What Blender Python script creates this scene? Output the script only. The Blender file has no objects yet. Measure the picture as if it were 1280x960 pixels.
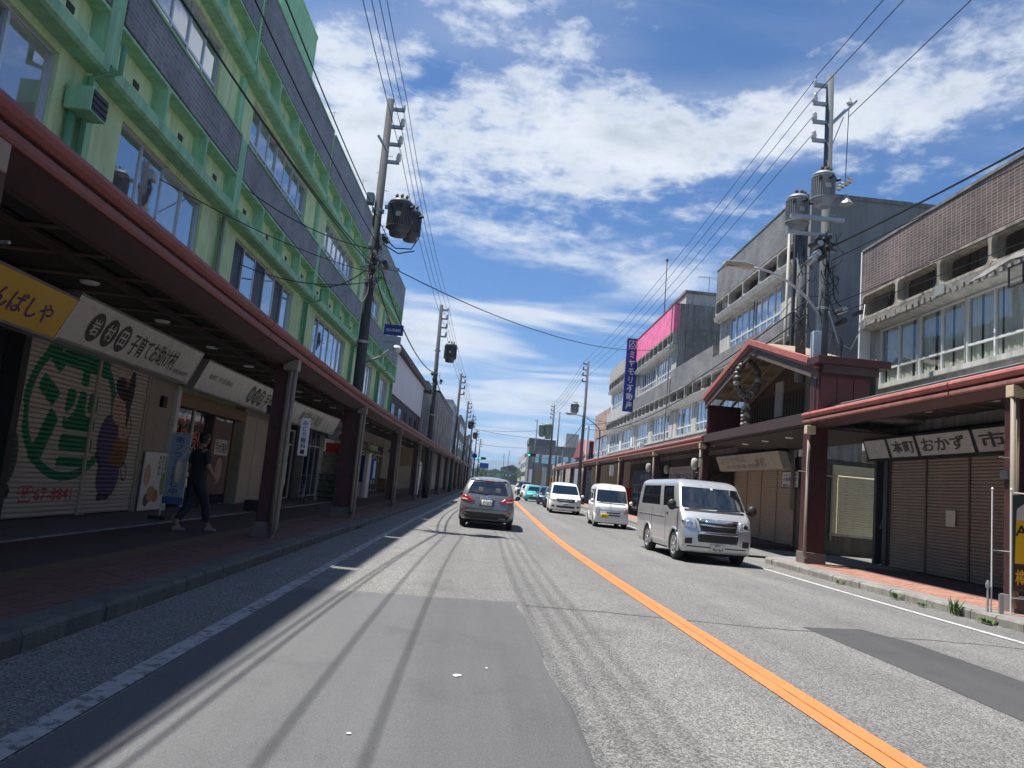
import bpy, bmesh, math, random
import numpy as np
from mathutils import Vector, Matrix
from mathutils.bvhtree import BVHTree
random.seed(7)
PI = math.pi
S = bpy.context.scene
COL = S.collection

# ---------------------------------------------------------------- camera, light, sky, exposure
YAW, PITCH, ROLL = -.0435, .1326, .093
G0, H1, G1, WA, WB = -.005, .030, .006, 10., 30.       # the street bends slightly right and dips then climbs
CAM_H, FPX = 1.35, 961.
def _rot():
    cy, sy, cp, sp, cr, sr = math.cos(YAW), math.sin(YAW), math.cos(PITCH), math.sin(PITCH), math.cos(ROLL), math.sin(ROLL)
    Ry = np.array([[cy, 0, sy], [0, 1, 0], [-sy, 0, cy]]); Rx = np.array([[1, 0, 0], [0, cp, sp], [0, -sp, cp]])
    Rz = np.array([[cr, -sr, 0], [sr, cr, 0], [0, 0, 1]])
    return Rz @ Rx @ Ry
RC = _rot()
def pix(u, v):                                          # photo pixel -> world direction scaled to y = 1
    d = RC.T @ np.array([(u - 640) / FPX, (v - 480) / FPX, 1.])
    return Vector((d[0] / d[2], 1., -d[1] / d[2]))
cam = bpy.data.cameras.new('camera'); camo = bpy.data.objects.new('camera', cam); COL.objects.link(camo)
r0, r1, r2 = [Vector((r[0], r[2], -r[1])) for r in RC]
M3 = Matrix((r0, -r1, -r2)).transposed()
camo.matrix_world = Matrix.Translation((0, 0, CAM_H)) @ M3.to_4x4()
cam.sensor_width = 36; cam.lens = 36 * FPX / 1280; cam.clip_end = 20000; cam.clip_start = .05
S.camera = camo
S.view_settings.view_transform = 'Standard'; S.view_settings.look = 'None'
S.view_settings.exposure = 0.84; S.view_settings.gamma = 1
LDIR = Vector((.362, -.06, -1)).normalized()
sun = bpy.data.lights.new('sun', 'SUN'); suno = bpy.data.objects.new('sun', sun); COL.objects.link(suno)
sun.energy = 5.0; sun.angle = math.radians(.55); sun.color = (1, .955, .89)
suno.rotation_euler = LDIR.to_track_quat('-Z', 'Y').to_euler()
W = bpy.data.worlds.new('World'); S.world = W; W.use_nodes = True
def build_sky():
    nt = W.node_tree; N = nt.nodes; L = nt.links; N.clear()
    out = N.new('ShaderNodeOutputWorld'); bg = N.new('ShaderNodeBackground'); L.new(bg.outputs[0], out.inputs[0])
    sky = N.new('ShaderNodeTexSky'); sky.sky_type = 'NISHITA'; sky.sun_disc = False
    sky.sun_elevation = math.asin(-LDIR.z); sky.sun_rotation = math.atan2(-LDIR.x, -LDIR.y)
    sky.altitude = 700; sky.air_density = 1.0; sky.dust_density = .3; sky.ozone_density = 2.5
    bg.inputs['Strength'].default_value = .05
    def m(op, a, b=None, c=None, clamp=False):
        n = N.new('ShaderNodeMath'); n.operation = op; n.use_clamp = clamp
        for i, x in enumerate((a, b, c)):
            if x is None: continue
            if isinstance(x, (int, float)): n.inputs[i].default_value = x
            else: L.new(x, n.inputs[i])
        return n.outputs[0]
    def sstep(x, a, b, lo=0., hi=1.):
        n = N.new('ShaderNodeMapRange'); n.interpolation_type = 'SMOOTHSTEP'
        L.new(x, n.inputs[0]); n.inputs[1].default_value = a; n.inputs[2].default_value = b
        n.inputs[3].default_value = lo; n.inputs[4].default_value = hi
        return n.outputs[0]
    tc = N.new('ShaderNodeTexCoord'); sp = N.new('ShaderNodeSeparateXYZ'); L.new(tc.outputs['Generated'], sp.inputs[0])
    dx, dy, dz = sp.outputs
    dyc = m('MAXIMUM', dy, .05)
    cu = N.new('ShaderNodeCombineXYZ'); L.new(m('DIVIDE', dx, dyc), cu.inputs[0]); L.new(m('DIVIDE', dz, dyc), cu.inputs[1])
    cz = m('ADD', m('MAXIMUM', dz, 0.), .09)
    cq = N.new('ShaderNodeCombineXYZ'); L.new(m('DIVIDE', dx, cz), cq.inputs[0]); L.new(m('DIVIDE', dy, cz), cq.inputs[1])
    def noise(vec, scale, det, rough, dist=0., off=(0, 0, 0), sc=(1, 1, 1), rz=0.):
        mp = N.new('ShaderNodeMapping'); L.new(vec, mp.inputs[0]); mp.inputs['Location'].default_value = off
        mp.inputs['Scale'].default_value = sc; mp.inputs['Rotation'].default_value = (0, 0, rz)
        n = N.new('ShaderNodeTexNoise'); L.new(mp.outputs[0], n.inputs['Vector'])
        n.inputs['Scale'].default_value = scale; n.inputs['Detail'].default_value = det
        n.inputs['Roughness'].default_value = rough; n.inputs['Distortion'].default_value = dist
        return n.outputs[0]
    # broad banks of cloud: (photo px of centre, half-sizes px, tilt deg, amount)
    blobs = [(450, 190, 80, 110, 10, .95), (620, 185, 240, 82, 3, 1.0), (880, 160, 210, 55, -5, .85), (690, 60, 170, 80, 12, .52), (550, 30, 90, 40, 0, .35),
             (1100, 150, 340, 44, -14, .66), (1230, 50, 260, 50, -20, .45), (880, 330, 120, 22, -20, .4), (1200, 200, 200, 25, -12, .3), (425, 60, 60, 60, 0, .75), (930, 270, 70, 40, 10, .42), (760, 235, 150, 30, 4, .35),
             (640, 300, 230, 26, 4, .72), (770, 350, 190, 26, 5, .80), (520, 425, 120, 46, 8, 1.05),
             (680, 395, 210, 20, 3, .85), (610, 500, 200, 34, 4, 1.15), (740, 460, 180, 16, 2, .70), (600, 552, 300, 15, 5, 1.0), (840, 515, 190, 18, 4, .75),
             (900, 60, 90, 80, 0, -.40), (950, 235, 150, 20, -4, -.45), (1150, 270, 220, 30, -10, -.35), (520, 105, 55, 22, -15, -.55), (620, 345, 130, 12, 3, -.4), (640, 455, 130, 10, 3, -.5), (610, 592, 200, 12, 5, -1.3)]
    cov = None
    for (u, v, a, b, rot, amt) in blobs:
        c = pix(u, v); e = pix(u + a, v); f = pix(u, v - b)
        ax = Vector((e.x - c.x, e.z - c.z)).length; ay = Vector((f.x - c.x, f.z - c.z)).length
        mp = N.new('ShaderNodeMapping'); mp.vector_type = 'TEXTURE'; L.new(cu.outputs[0], mp.inputs[0])
        mp.inputs['Location'].default_value = (c.x, c.z, 0); mp.inputs['Rotation'].default_value = (0, 0, -math.radians(rot) + ROLL)
        mp.inputs['Scale'].default_value = (ax, ay, 1)
        vl = N.new('ShaderNodeVectorMath'); vl.operation = 'LENGTH'; L.new(mp.outputs[0], vl.inputs[0])
        g = sstep(vl.outputs['Value'], 0., 1.55, amt, 0.)
        cov = g if cov is None else m('ADD', cov, g)
    front = sstep(dy, .05, .3)
    cov = m('ADD', m('MULTIPLY', cov, front), m('MULTIPLY', m('SUBTRACT', 1., front), .25))
    q = cq.outputs[0]
    n1 = noise(q, 2.4, 12, .65, .2, (3.1, 1.7, 0))
    n2 = noise(q, 12.0, 7, .62, .15, (0, 5, 0))
    n3 = noise(q, 1.7, 9, .56, .9, (1, 2, 4), (.45, 1, 1), -.25)
    puffy = m('ADD', m('MULTIPLY', m('SUBTRACT', n1, .5), 2.2), m('MULTIPLY', m('SUBTRACT', n2, .5), 2.2))
    wisp = m('MULTIPLY', m('SUBTRACT', n3, .5), 3.0)
    hi = sstep(dz, .16, .42)
    tex = m('ADD', m('MULTIPLY', puffy, hi), m('MULTIPLY', wisp, m('SUBTRACT', 1.15, hi)))
    d = m('ADD', m('MULTIPLY', cov, .80), m('MULTIPLY', tex, .92))
    mask = sstep(d, .02, 1.02, 0., .96)
    veil = sstep(m('ADD', n3, m('MULTIPLY', cov, .25)), .48, .80, 0., .26)
    mask = m('MAXIMUM', mask, veil)
    thick = sstep(d, .55, 1.35)
    n4 = noise(q, 3.2, 7, .6, .4, (9, 3, 0))
    shade = m('MULTIPLY', thick, sstep(n4, .35, .68))
    cc = N.new('ShaderNodeMixRGB'); cc.inputs[1].default_value = (9.8, 10.3, 10.9, 1); cc.inputs[2].default_value = (5.6, 6.3, 7.2, 1)
    L.new(shade, cc.inputs[0])
    tint = N.new('ShaderNodeMixRGB'); tint.blend_type = 'MULTIPLY'; tint.inputs[0].default_value = 1
    L.new(sky.outputs[0], tint.inputs[1]); tint.inputs[2].default_value = (.43, .93, 1.40, 1)
    mx = N.new('ShaderNodeMixRGB'); L.new(mask, mx.inputs[0]); L.new(tint.outputs[0], mx.inputs[1]); L.new(cc.outputs[0], mx.inputs[2])
    L.new(mx.outputs[0], bg.inputs[0])
build_sky()

# ---------------------------------------------------------------- materials
MATS = {}
def mat(name, col=(.5, .5, .5), rough=.7, metal=0., var=.12, vs=3., streak=0., speck=None, bump=0., bs=40., spec=.5, fn=None, emit=None, coat=0.):
    if name in MATS: return MATS[name]
    M = bpy.data.materials.new(name); MATS[name] = M; M.use_nodes = True
    nt = M.node_tree; N = nt.nodes; L = nt.links; P = N['Principled BSDF']
    P.inputs['Roughness'].default_value = rough; P.inputs['Metallic'].default_value = metal
    P.inputs['Specular IOR Level'].default_value = spec; P.inputs['Coat Weight'].default_value = coat
    P.inputs['Coat Roughness'].default_value = .05
    tc = N.new('ShaderNodeNewGeometry'); pos = tc.outputs['Position']
    c = None
    def rgb(k): return (col[0] * k, col[1] * k, col[2] * k, 1)
    if var > 0:
        n = N.new('ShaderNodeTexNoise'); L.new(pos, n.inputs['Vector']); n.inputs['Scale'].default_value = vs
        n.inputs['Detail'].default_value = 6; n.inputs['Roughness'].default_value = .65
        mr = N.new('ShaderNodeMapRange'); L.new(n.outputs[0], mr.inputs[0]); mr.inputs[1].default_value = .3; mr.inputs[2].default_value = .7
        mx = N.new('ShaderNodeMixRGB'); L.new(mr.outputs[0], mx.inputs[0]); mx.inputs[1].default_value = rgb(1 - var); mx.inputs[2].default_value = rgb(1 + var)
        c = mx.outputs[0]
        rr = N.new('ShaderNodeMapRange'); L.new(n.outputs[0], rr.inputs[0]); rr.inputs[1].default_value = .3; rr.inputs[2].default_value = .7
        rr.inputs[3].default_value = max(rough - .08, .02); rr.inputs[4].default_value = min(rough + .08, 1); L.new(rr.outputs[0], P.inputs['Roughness'])
    if streak > 0:                                       # rain stains that run down the surface
        mp = N.new('ShaderNodeMapping'); L.new(pos, mp.inputs[0]); mp.inputs['Scale'].default_value = (2.4, 2.4, .22)
        n = N.new('ShaderNodeTexNoise'); L.new(mp.outputs[0], n.inputs['Vector']); n.inputs['Scale'].default_value = 1.6
        n.inputs['Detail'].default_value = 8; n.inputs['Roughness'].default_value = .7
        mr = N.new('ShaderNodeMapRange'); L.new(n.outputs[0], mr.inputs[0]); mr.inputs[1].default_value = .42; mr.inputs[2].default_value = .68
        mr.inputs[4].default_value = streak
        mx = N.new('ShaderNodeMixRGB'); mx.blend_type = 'MULTIPLY'; L.new(mr.outputs[0], mx.inputs[0])
        if c: L.new(c, mx.inputs[1])
        else: mx.inputs[1].default_value = rgb(1)
        mx.inputs[2].default_value = (.33, .33, .32, 1); c = mx.outputs[0]
    if fn: c = fn(nt, pos, c, P) or c
    if c: L.new(c, P.inputs['Base Color'])
    else: P.inputs['Base Color'].default_value = rgb(1)
    if bump > 0:
        n = N.new('ShaderNodeTexNoise'); L.new(pos, n.inputs['Vector']); n.inputs['Scale'].default_value = bs; n.inputs['Detail'].default_value = 4
        b = N.new('ShaderNodeBump'); b.inputs['Strength'].default_value = bump; b.inputs['Distance'].default_value = .02
        L.new(n.outputs[0], b.inputs['Height']); L.new(b.outputs[0], P.inputs['Normal'])
    if emit:
        P.inputs['Emission Color'].default_value = (*col, 1); P.inputs['Emission Strength'].default_value = emit
    return M
def ramp(nt, fac, stops):
    r = nt.nodes.new('ShaderNodeValToRGB'); nt.links.new(fac, r.inputs[0]); e = r.color_ramp.elements
    while len(e) < len(stops): e.new(.5)
    for i, (p, c) in enumerate(stops): e[i].position = p; e[i].color = (*c, 1)
    return r.outputs[0]
def aggregate(c0, c1, c2, scale, big=True):             # asphalt with bright exposed stones, tyre-polished lanes, cracks
    def fn(nt, pos, c, P):
        N = nt.nodes; L = nt.links
        v = N.new('ShaderNodeTexVoronoi'); v.inputs['Scale'].default_value = scale; L.new(pos, v.inputs['Vector'])
        sep = N.new('ShaderNodeSeparateColor'); L.new(v.outputs['Color'], sep.inputs[0])
        col = ramp(nt, sep.outputs[0], [(0, c0), (.45, c1), (1, c2)])
        n2 = N.new('ShaderNodeTexNoise'); n2.inputs['Scale'].default_value = .35; n2.inputs['Detail'].default_value = 7; n2.inputs['Roughness'].default_value = .6
        mp = N.new('ShaderNodeMapping'); L.new(pos, mp.inputs[0]); mp.inputs['Scale'].default_value = (2.4, .10, 1); L.new(mp.outputs[0], n2.inputs['Vector'])
        k = ramp(nt, n2.outputs[0], [(.32, (.74, .74, .76)), (.68, (1.16, 1.16, 1.14))])
        mx = N.new('ShaderNodeMixRGB'); mx.blend_type = 'MULTIPLY'; mx.inputs[0].default_value = 1; L.new(col, mx.inputs[1]); L.new(k, mx.inputs[2])
        n5 = N.new('ShaderNodeTexNoise'); n5.inputs['Scale'].default_value = .8; n5.inputs['Detail'].default_value = 8; n5.inputs['Roughness'].default_value = .7; L.new(pos, n5.inputs['Vector'])
        k5 = ramp(nt, n5.outputs[0], [(.30, (.80, .79, .78)), (.46, (1, 1, 1)), (.72, (1.08, 1.08, 1.07))]); m5 = N.new('ShaderNodeMixRGB'); m5.blend_type = 'MULTIPLY'; m5.inputs[0].default_value = 1; L.new(mx.outputs[0], m5.inputs[1]); L.new(k5, m5.inputs[2]); mx = m5
        b = N.new('ShaderNodeBump'); b.inputs['Strength'].default_value = .5; b.inputs['Distance'].default_value = .006
        L.new(v.outputs['Distance'], b.inputs['Height']); b.invert = True; L.new(b.outputs[0], P.inputs['Normal'])
        return mx.outputs[0]
    return fn
def tiles(ca, cb, mortar, w, h, ms, facing='x'):         # small wall tiles with recessed joints
    def fn(nt, pos, c, P):
        N = nt.nodes; L = nt.links
        sp = N.new('ShaderNodeSeparateXYZ'); L.new(pos, sp.inputs[0]); cb_ = N.new('ShaderNodeCombineXYZ')
        L.new(sp.outputs[1 if facing == 'x' else 0], cb_.inputs[0]); L.new(sp.outputs[2], cb_.inputs[1])
        b = N.new('ShaderNodeTexBrick'); L.new(cb_.outputs[0], b.inputs['Vector']); b.inputs['Scale'].default_value = 1
        b.inputs['Brick Width'].default_value = w; b.inputs['Row Height'].default_value = h; b.inputs['Mortar Size'].default_value = ms
        b.inputs['Color1'].default_value = (*ca, 1); b.inputs['Color2'].default_value = (*cb, 1); b.inputs['Mortar'].default_value = (*mortar, 1)
        b.offset = .5 if w > h * 3.2 else 0.
        n2 = N.new('ShaderNodeTexNoise'); n2.inputs['Scale'].default_value = .9; n2.inputs['Detail'].default_value = 8; L.new(pos, n2.inputs['Vector'])
        k = ramp(nt, n2.outputs[0], [(.32, (.68, .68, .68)), (.68, (1.2, 1.18, 1.15))])
        mx = N.new('ShaderNodeMixRGB'); mx.blend_type = 'MULTIPLY'; mx.inputs[0].default_value = 1; L.new(b.outputs[0], mx.inputs[1]); L.new(k, mx.inputs[2])
        bp = N.new('ShaderNodeBump'); bp.inputs['Strength'].default_value = .7; bp.inputs['Distance'].default_value = .01; bp.invert = True
        L.new(b.outputs['Fac'], bp.inputs['Height']); L.new(bp.outputs[0], P.inputs['Normal'])
        return mx.outputs[0]
    return fn
def worn(c_under, amt, scale=14):
    def fn(nt, pos, c, P):
        N = nt.nodes; L = nt.links
        n = N.new('ShaderNodeTexNoise'); n.inputs['Scale'].default_value = scale; n.inputs['Detail'].default_value = 9; n.inputs['Roughness'].default_value = .75; L.new(pos, n.inputs['Vector'])
        mr = N.new('ShaderNodeMapRange'); L.new(n.outputs[0], mr.inputs[0]); mr.inputs[1].default_value = amt; mr.inputs[2].default_value = amt + .08
        mx = N.new('ShaderNodeMixRGB'); L.new(mr.outputs[0], mx.inputs[0]); L.new(c, mx.inputs[1]); mx.inputs[2].default_value = (*c_under, 1)
        return mx.outputs[0]
    return fn
def glassy(name, col, mixf=.5, rough=.03, trans=0.):
    if name in MATS: return MATS[name]
    M = bpy.data.materials.new(name); MATS[name] = M; M.use_nodes = True; nt = M.node_tree; N = nt.nodes; L = nt.links; N.clear()
    o = N.new('ShaderNodeOutputMaterial'); g = N.new('ShaderNodeBsdfGlossy'); g.inputs['Roughness'].default_value = rough
    g.inputs['Color'].default_value = (.93, .95, 1, 1)
    if trans:
        d = N.new('ShaderNodeBsdfTransparent'); d.inputs[0].default_value = (*col, 1)
    else:
        d = N.new('ShaderNodeBsdfDiffuse'); d.inputs[0].default_value = (*col, 1)
    fr = N.new('ShaderNodeLayerWeight'); fr.inputs['Blend'].default_value = .35
    mr = N.new('ShaderNodeMapRange'); L.new(fr.outputs['Fresnel'], mr.inputs[0]); mr.inputs[3].default_value = mixf * .45; mr.inputs[4].default_value = min(1, mixf * 1.5)
    tc = N.new('ShaderNodeNewGeometry'); n = N.new('ShaderNodeTexNoise'); L.new(tc.outputs['Position'], n.inputs['Vector']); n.inputs['Scale'].default_value = 1.3
    b = N.new('ShaderNodeBump'); b.inputs['Strength'].default_value = .08; b.inputs['Distance'].default_value = .05; L.new(n.outputs[0], b.inputs['Height']); L.new(b.outputs[0], g.inputs['Normal'])
    mx = N.new('ShaderNodeMixShader'); L.new(mr.outputs[0], mx.inputs[0]); L.new(d.outputs[0], mx.inputs[1]); L.new(g.outputs[0], mx.inputs[2])
    L.new(mx.outputs[0], o.inputs[0])
    return M
asphalt = mat('old_asphalt', rough=.85, var=0, fn=aggregate((.066, .066, .067), (.135, .135, .132), (.265, .26, .248), 88))
asphalt_far = asphalt
patchd_m = mat('fresh_dark_asphalt', rough=.8, var=0, fn=aggregate((.050, .051, .054), (.062, .063, .066), (.078, .078, .081), 170))
patch_m = mat('new_asphalt', rough=.8, var=0, fn=aggregate((.082, .083, .087), (.102, .103, .107), (.126, .126, .129), 170))
orange_m = mat('orange_road_paint', (.54, .185, .055), .7, vs=2.2, var=.07, fn=worn((.19, .16, .13), .555, 17))
white_worn_shade_m = mat('worn_shaded_white_road_paint', (.34, .34, .34), .8, var=.12, fn=worn((.12, .12, .12), .50, 10))  # left edge line: real wear, base tone also dimmed to stand for shade
white_m = mat('white_road_paint', (.50, .50, .49), .7, var=.08, fn=worn((.2, .2, .2), .53, 12))
kerbd_m = mat('shaded_kerb_concrete', (.10, .105, .10), .9, var=.3, vs=2.5, streak=.5, bump=.5)  # left kerb concrete, the shade on that side put into its colour
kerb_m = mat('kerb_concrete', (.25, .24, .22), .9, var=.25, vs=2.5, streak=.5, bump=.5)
pave_m = mat('pavement_concrete', (.21, .2, .195), .9, var=.2, vs=1.2, bump=.3)
apron_m = mat('shop_apron_concrete', (.15, .145, .15), .85, var=.2, vs=.9, bump=.2)
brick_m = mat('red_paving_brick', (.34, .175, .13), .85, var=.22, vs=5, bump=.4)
brickd_m = mat('shaded_red_paving', (.135, .066, .058), .85, var=.22, vs=5, bump=.4)  # left copy of the red paving, darkened to stand for the arcade's shade
tact_m = mat('yellow_tactile_tile', (.125, .090, .058), .8, var=.15, vs=6)
soil_m = mat('ground_soil', (.17, .165, .15), .95, var=.3, vs=.05)
conc_m = mat('aged_concrete', (.33, .325, .305), .9, var=.22, vs=1.6, streak=.85, bump=.4)
concl_m = mat('pale_concrete', (.46, .45, .42), .9, var=.16, vs=1.5, streak=.6, bump=.3)
concd_m = mat('dark_stained_concrete', (.19, .19, .185), .9, var=.3, vs=.7, streak=.9, bump=.4)
greywall_m = mat('grey_rendered_wall', (.20, .20, .20), .9, var=.14, vs=.7, streak=.35, bump=.2)
green_m = mat('green_paint', (.29, .57, .35), .75, var=.13, vs=1.6, streak=.45)
greenl_m = mat('pale_green_wall', (.58, .74, .41), .8, var=.12, vs=1.3, streak=.4)
greend_m = mat('deep_green_paint', (.12, .32, .19), .7, var=.1, vs=1.3, streak=.2)
gtile_m = mat('grey_mosaic_tile', rough=.55, var=0, fn=tiles((.12, .125, .14), (.19, .195, .215), (.25, .25, .26), .22, .10, .012))
ptile_m = mat('purple_wall_tile', rough=.5, var=0, fn=tiles((.092, .064, .052), (.135, .097, .080), (.30, .255, .235), .20, .085, .008))
grtile_m = mat('dull_grey_tile', rough=.6, var=0, fn=tiles((.17, .168, .165), (.22, .218, .21), (.15, .15, .15), .3, .1, .008))
pink_m = mat('faded_pink_panel', (.78, .17, .33), .7, var=.22, vs=1.6, streak=.25)
redroof_m = mat('red_gutter_paint', (.40, .125, .105), .6, var=.22, vs=2.5, streak=.3)
redpale_m = mat('faded_red_trim', (.36, .15, .13), .6, var=.2, vs=2.5, streak=.3)
maroon_m = mat('maroon_steel', (.066, .020, .022), .5, var=.3, vs=3, streak=.5)
soffd_m = mat('shaded_brown_soffit', (.030, .025, .023), .8, var=.25, vs=2)  # left soffit boards, deep shade under the arcade painted into the brown
leftboard_m = mat('shaded_maroon_board', (.042, .015, .017), .6, var=.2, vs=2)  # left fascia maroon, darkened in colour to read as shaded
leftred_m = mat('shaded_red_gutter', (.235, .062, .058), .6, var=.18, vs=2.5, streak=.3)  # left gutter red with the building's shade mixed into its colour
leftred2_m = mat('shaded_red_trim', (.20, .062, .056), .6, var=.18, vs=2.5, streak=.3)  # left trim red, dimmed for shade like the gutter above it
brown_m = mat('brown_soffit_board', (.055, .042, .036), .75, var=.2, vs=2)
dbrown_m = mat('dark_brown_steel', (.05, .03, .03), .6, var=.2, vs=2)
pale_b_m = mat('beige_downpipe', (.25, .21, .165), .6, var=.12, vs=4, streak=.25)
beige_m = mat('beige_box_paint', (.55, .45, .30), .65, var=.08)
alu_m = mat('aluminium_frame', (.55, .57, .60), .35, .6, var=.05)
aluw_m = mat('white_window_frame', (.62, .63, .62), .5, var=.05)
white_p = mat('white_paint', (.72, .72, .70), .55, var=.05, vs=2)
white_w = mat('white_siding', (.66, .66, .68), .6, var=.05, vs=1, streak=.1)
black_p = mat('black_paint', (.012, .012, .014), .45, var=.2)
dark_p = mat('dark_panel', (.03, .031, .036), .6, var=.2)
slat_b = mat('beige_shutter_paint', (.48, .41, .32), .5, var=.08, vs=2, streak=.15)
slat_br = mat('brown_shutter_paint', (.34, .27, .235), .5, var=.12, vs=2, streak=.15)
slat_y = mat('cream_shutter_paint', (.74, .67, .48), .5, var=.07, vs=2, streak=.1)
polec_m = mat('utility_pole_concrete', (.115, .13, .145), .85, var=.15, vs=2, streak=.4)
poled_m = mat('dark_weathered_pole', (.055, .063, .075), .85, var=.2, vs=2, streak=.4)  # left poles: concrete colour darkened to look backlit
steel_m = mat('galvanised_steel', (.38, .40, .42), .45, .7, var=.12)
trans_m = mat('transformer_grey', (.28, .30, .32), .5, .2, var=.1, streak=.3)
transd_m = mat('transformer_dark', (.095, .105, .12), .5, .2, var=.1)
wire_m = mat('black_cable', (.012, .012, .014), .6, var=0)
insul_m = mat('porcelain_insulator', (.62, .6, .57), .25, var=0)
insd_m = mat('brown_insulator', (.10, .07, .06), .3, var=0)
blue_m = mat('blue_sign_face', (.012, .030, .22), .45, var=.06)
yellow_m = mat('yellow_sign_face', (.72, .44, .02), .4, var=.05)
sign_w = mat('off_white_sign_face', (.55, .545, .53), .28, var=.06, vs=1.5)
ink_m = mat('black_ink', (.015, .015, .018), .5, var=0)
purple_m = mat('purple_ink', (.10, .03, .20), .5, var=0)
red_m = mat('red_print', (.55, .03, .03), .5, var=0)
glass_w = glassy('window_glass', (.10, .11, .12), .95)
glass_w2 = glassy('window_glass_curtained', (.27, .275, .26), .8)
glass_w3 = glassy('window_glass_dim', (.045, .05, .055), .85)
glass_d = glassy('dark_shop_glass', (.015, .018, .02), .3)
glass_c = glassy('clear_old_glass', (.88, .90, .88), .10, .04, 1.)
curtain_m = mat('pale_curtain', (.66, .65, .58), .9, var=.1, vs=5)
leaf_m = mat('leaf_green', (.07, .13, .03), .7, var=.35, vs=3)
leafd_m = mat('tree_leaf_dark', (.05, .09, .035), .8, var=.4, vs=.6)
bark_m = mat('bark', (.09, .07, .05), .9, var=.3)
# ---------------------------------------------------------------- mesh helpers
class MB:
    def __init__(s): s.v = []; s.f = []; s.mi = []
    def add(s, vs, fs, mi=0):
        o = len(s.v); s.v += [tuple(v) for v in vs]; s.f += [tuple(i + o for i in f) for f in fs]; s.mi += [mi] * len(fs); return s
    def box(s, x0, x1, y0, y1, z0, z1, c=0, mi=0):
        if x0 > x1: x0, x1 = x1, x0
        if y0 > y1: y0, y1 = y1, y0
        if z0 > z1: z0, z1 = z1, z0
        s.add([(x0, y0, z0), (x1, y0, z0), (x1, y1, z0), (x0, y1, z0), (x0, y0, z1), (x1, y0, z1), (x1, y1, z1), (x0, y1, z1)],
              [(0, 3, 2, 1), (4, 5, 6, 7), (0, 1, 5, 4), (1, 2, 6, 5), (2, 3, 7, 6), (3, 0, 4, 7)], mi); return s
    def cyl(s, p0, p1, r0, r1=None, n=12, cap=True, mi=0):
        r1 = r0 if r1 is None else r1; p0 = Vector(p0); p1 = Vector(p1); d = (p1 - p0).normalized()
        a = d.orthogonal().normalized(); b = d.cross(a); o = len(s.v)
        for p, r in ((p0, r0), (p1, r1)):
            for i in range(n):
                t = 2 * PI * i / n; s.v.append(tuple(p + a * math.cos(t) * r + b * math.sin(t) * r))
        for i in range(n):
            j = (i + 1) % n; s.f.append((o + i, o + j, o + n + j, o + n + i)); s.mi.append(mi)
        if cap: s.f.append(tuple(o + n - 1 - i for i in range(n))); s.f.append(tuple(o + n + i for i in range(n))); s.mi += [mi, mi]
        return s
    def tube(s, pts, r, n=6, rs=None, mi=0):
        pts = [Vector(p) for p in pts]; o = len(s.v); m = len(pts); a = None
        for k, p in enumerate(pts):
            d = (pts[min(k + 1, m - 1)] - pts[max(k - 1, 0)]).normalized()
            a = d.orthogonal().normalized() if a is None else (a - d * a.dot(d)).normalized(); b = d.cross(a)
            rr = rs[k] if rs else r
            for i in range(n):
                t = 2 * PI * i / n; s.v.append(tuple(p + a * math.cos(t) * rr + b * math.sin(t) * rr))
        for k in range(m - 1):
            for i in range(n):
                j = (i + 1) % n; s.f.append((o + k * n + i, o + k * n + j, o + k * n + n + j, o + k * n + n + i)); s.mi.append(mi)
        s.f.append(tuple(o + n - 1 - i for i in range(n))); s.f.append(tuple(o + (m - 1) * n + i for i in range(n))); s.mi += [mi, mi]; return s
    def prism(s, poly, axis, a, b, mi=0):                # poly: 2-D outline extruded along axis from a to b
        n = len(poly)
        def P(q, t): return (t, q[0], q[1]) if axis == 'x' else (q[0], t, q[1]) if axis == 'y' else (q[0], q[1], t)
        s.add([P(q, a) for q in poly] + [P(q, b) for q in poly], [tuple(range(n))[::-1], tuple(range(n, 2 * n))] + [(i, (i + 1) % n, n + (i + 1) % n, n + i) for i in range(n)], mi); return s
    def lathe(s, prof, c=(0, 0, 0), n=16, axis='z', mi=0):
        o = len(s.v)
        for r, h in prof:
            for i in range(n):
                t = 2 * PI * i / n; q = (r * math.cos(t), r * math.sin(t), h)
                if axis == 'x': q = (q[2], q[0], q[1])
                if axis == 'y': q = (q[0], q[2], q[1])
                s.v.append((q[0] + c[0], q[1] + c[1], q[2] + c[2]))
        for k in range(len(prof) - 1):
            for i in range(n):
                j = (i + 1) % n; s.f.append((o + k * n + i, o + k * n + j, o + k * n + n + j, o + k * n + n + i)); s.mi.append(mi)
        return s
    def mesh(s, name, m=None, smooth=False):
        me = bpy.data.meshes.new(name); me.from_pydata(s.v, [], s.f)
        ms = m if isinstance(m, (list, tuple)) else [m]
        for x in ms: me.materials.append(x)
        if len(ms) > 1: me.polygons.foreach_set('material_index', s.mi)
        if smooth: me.polygons.foreach_set('use_smooth', [True] * len(me.polygons))
        bm = bmesh.new(); bm.from_mesh(me); bmesh.ops.recalc_face_normals(bm, faces=bm.faces); bm.to_mesh(me); bm.free()
        me.update(); return me
    def build(s, name, m, parent=None, smooth=False, loc=None):
        return link(name, s.mesh(name, m, smooth), parent, loc)
def link(name, me, parent=None, loc=None, rot=None, scale=None):
    o = bpy.data.objects.new(name, me); COL.objects.link(o)
    if parent is not None: o.parent = parent
    if loc is not None: o.location = loc
    if rot is not None: o.rotation_euler = rot
    if scale is not None: o.scale = scale
    return o
def tag(o, label=None, cat=None, group=None, kind=None):
    if label: o['label'] = label
    if cat: o['category'] = cat
    if group: o['group'] = group
    if kind: o['kind'] = kind
    return o
RIGID = set()
def thing(name, label, cat, loc=(0, 0, 0), group=None, rz=0., rigid=False, kind=None):
    o = link(name, None, None, loc, (0, 0, rz)); o.empty_display_size = .2
    if rigid: RIGID.add(o.name)
    return tag(o, label, cat, group, kind)
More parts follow.
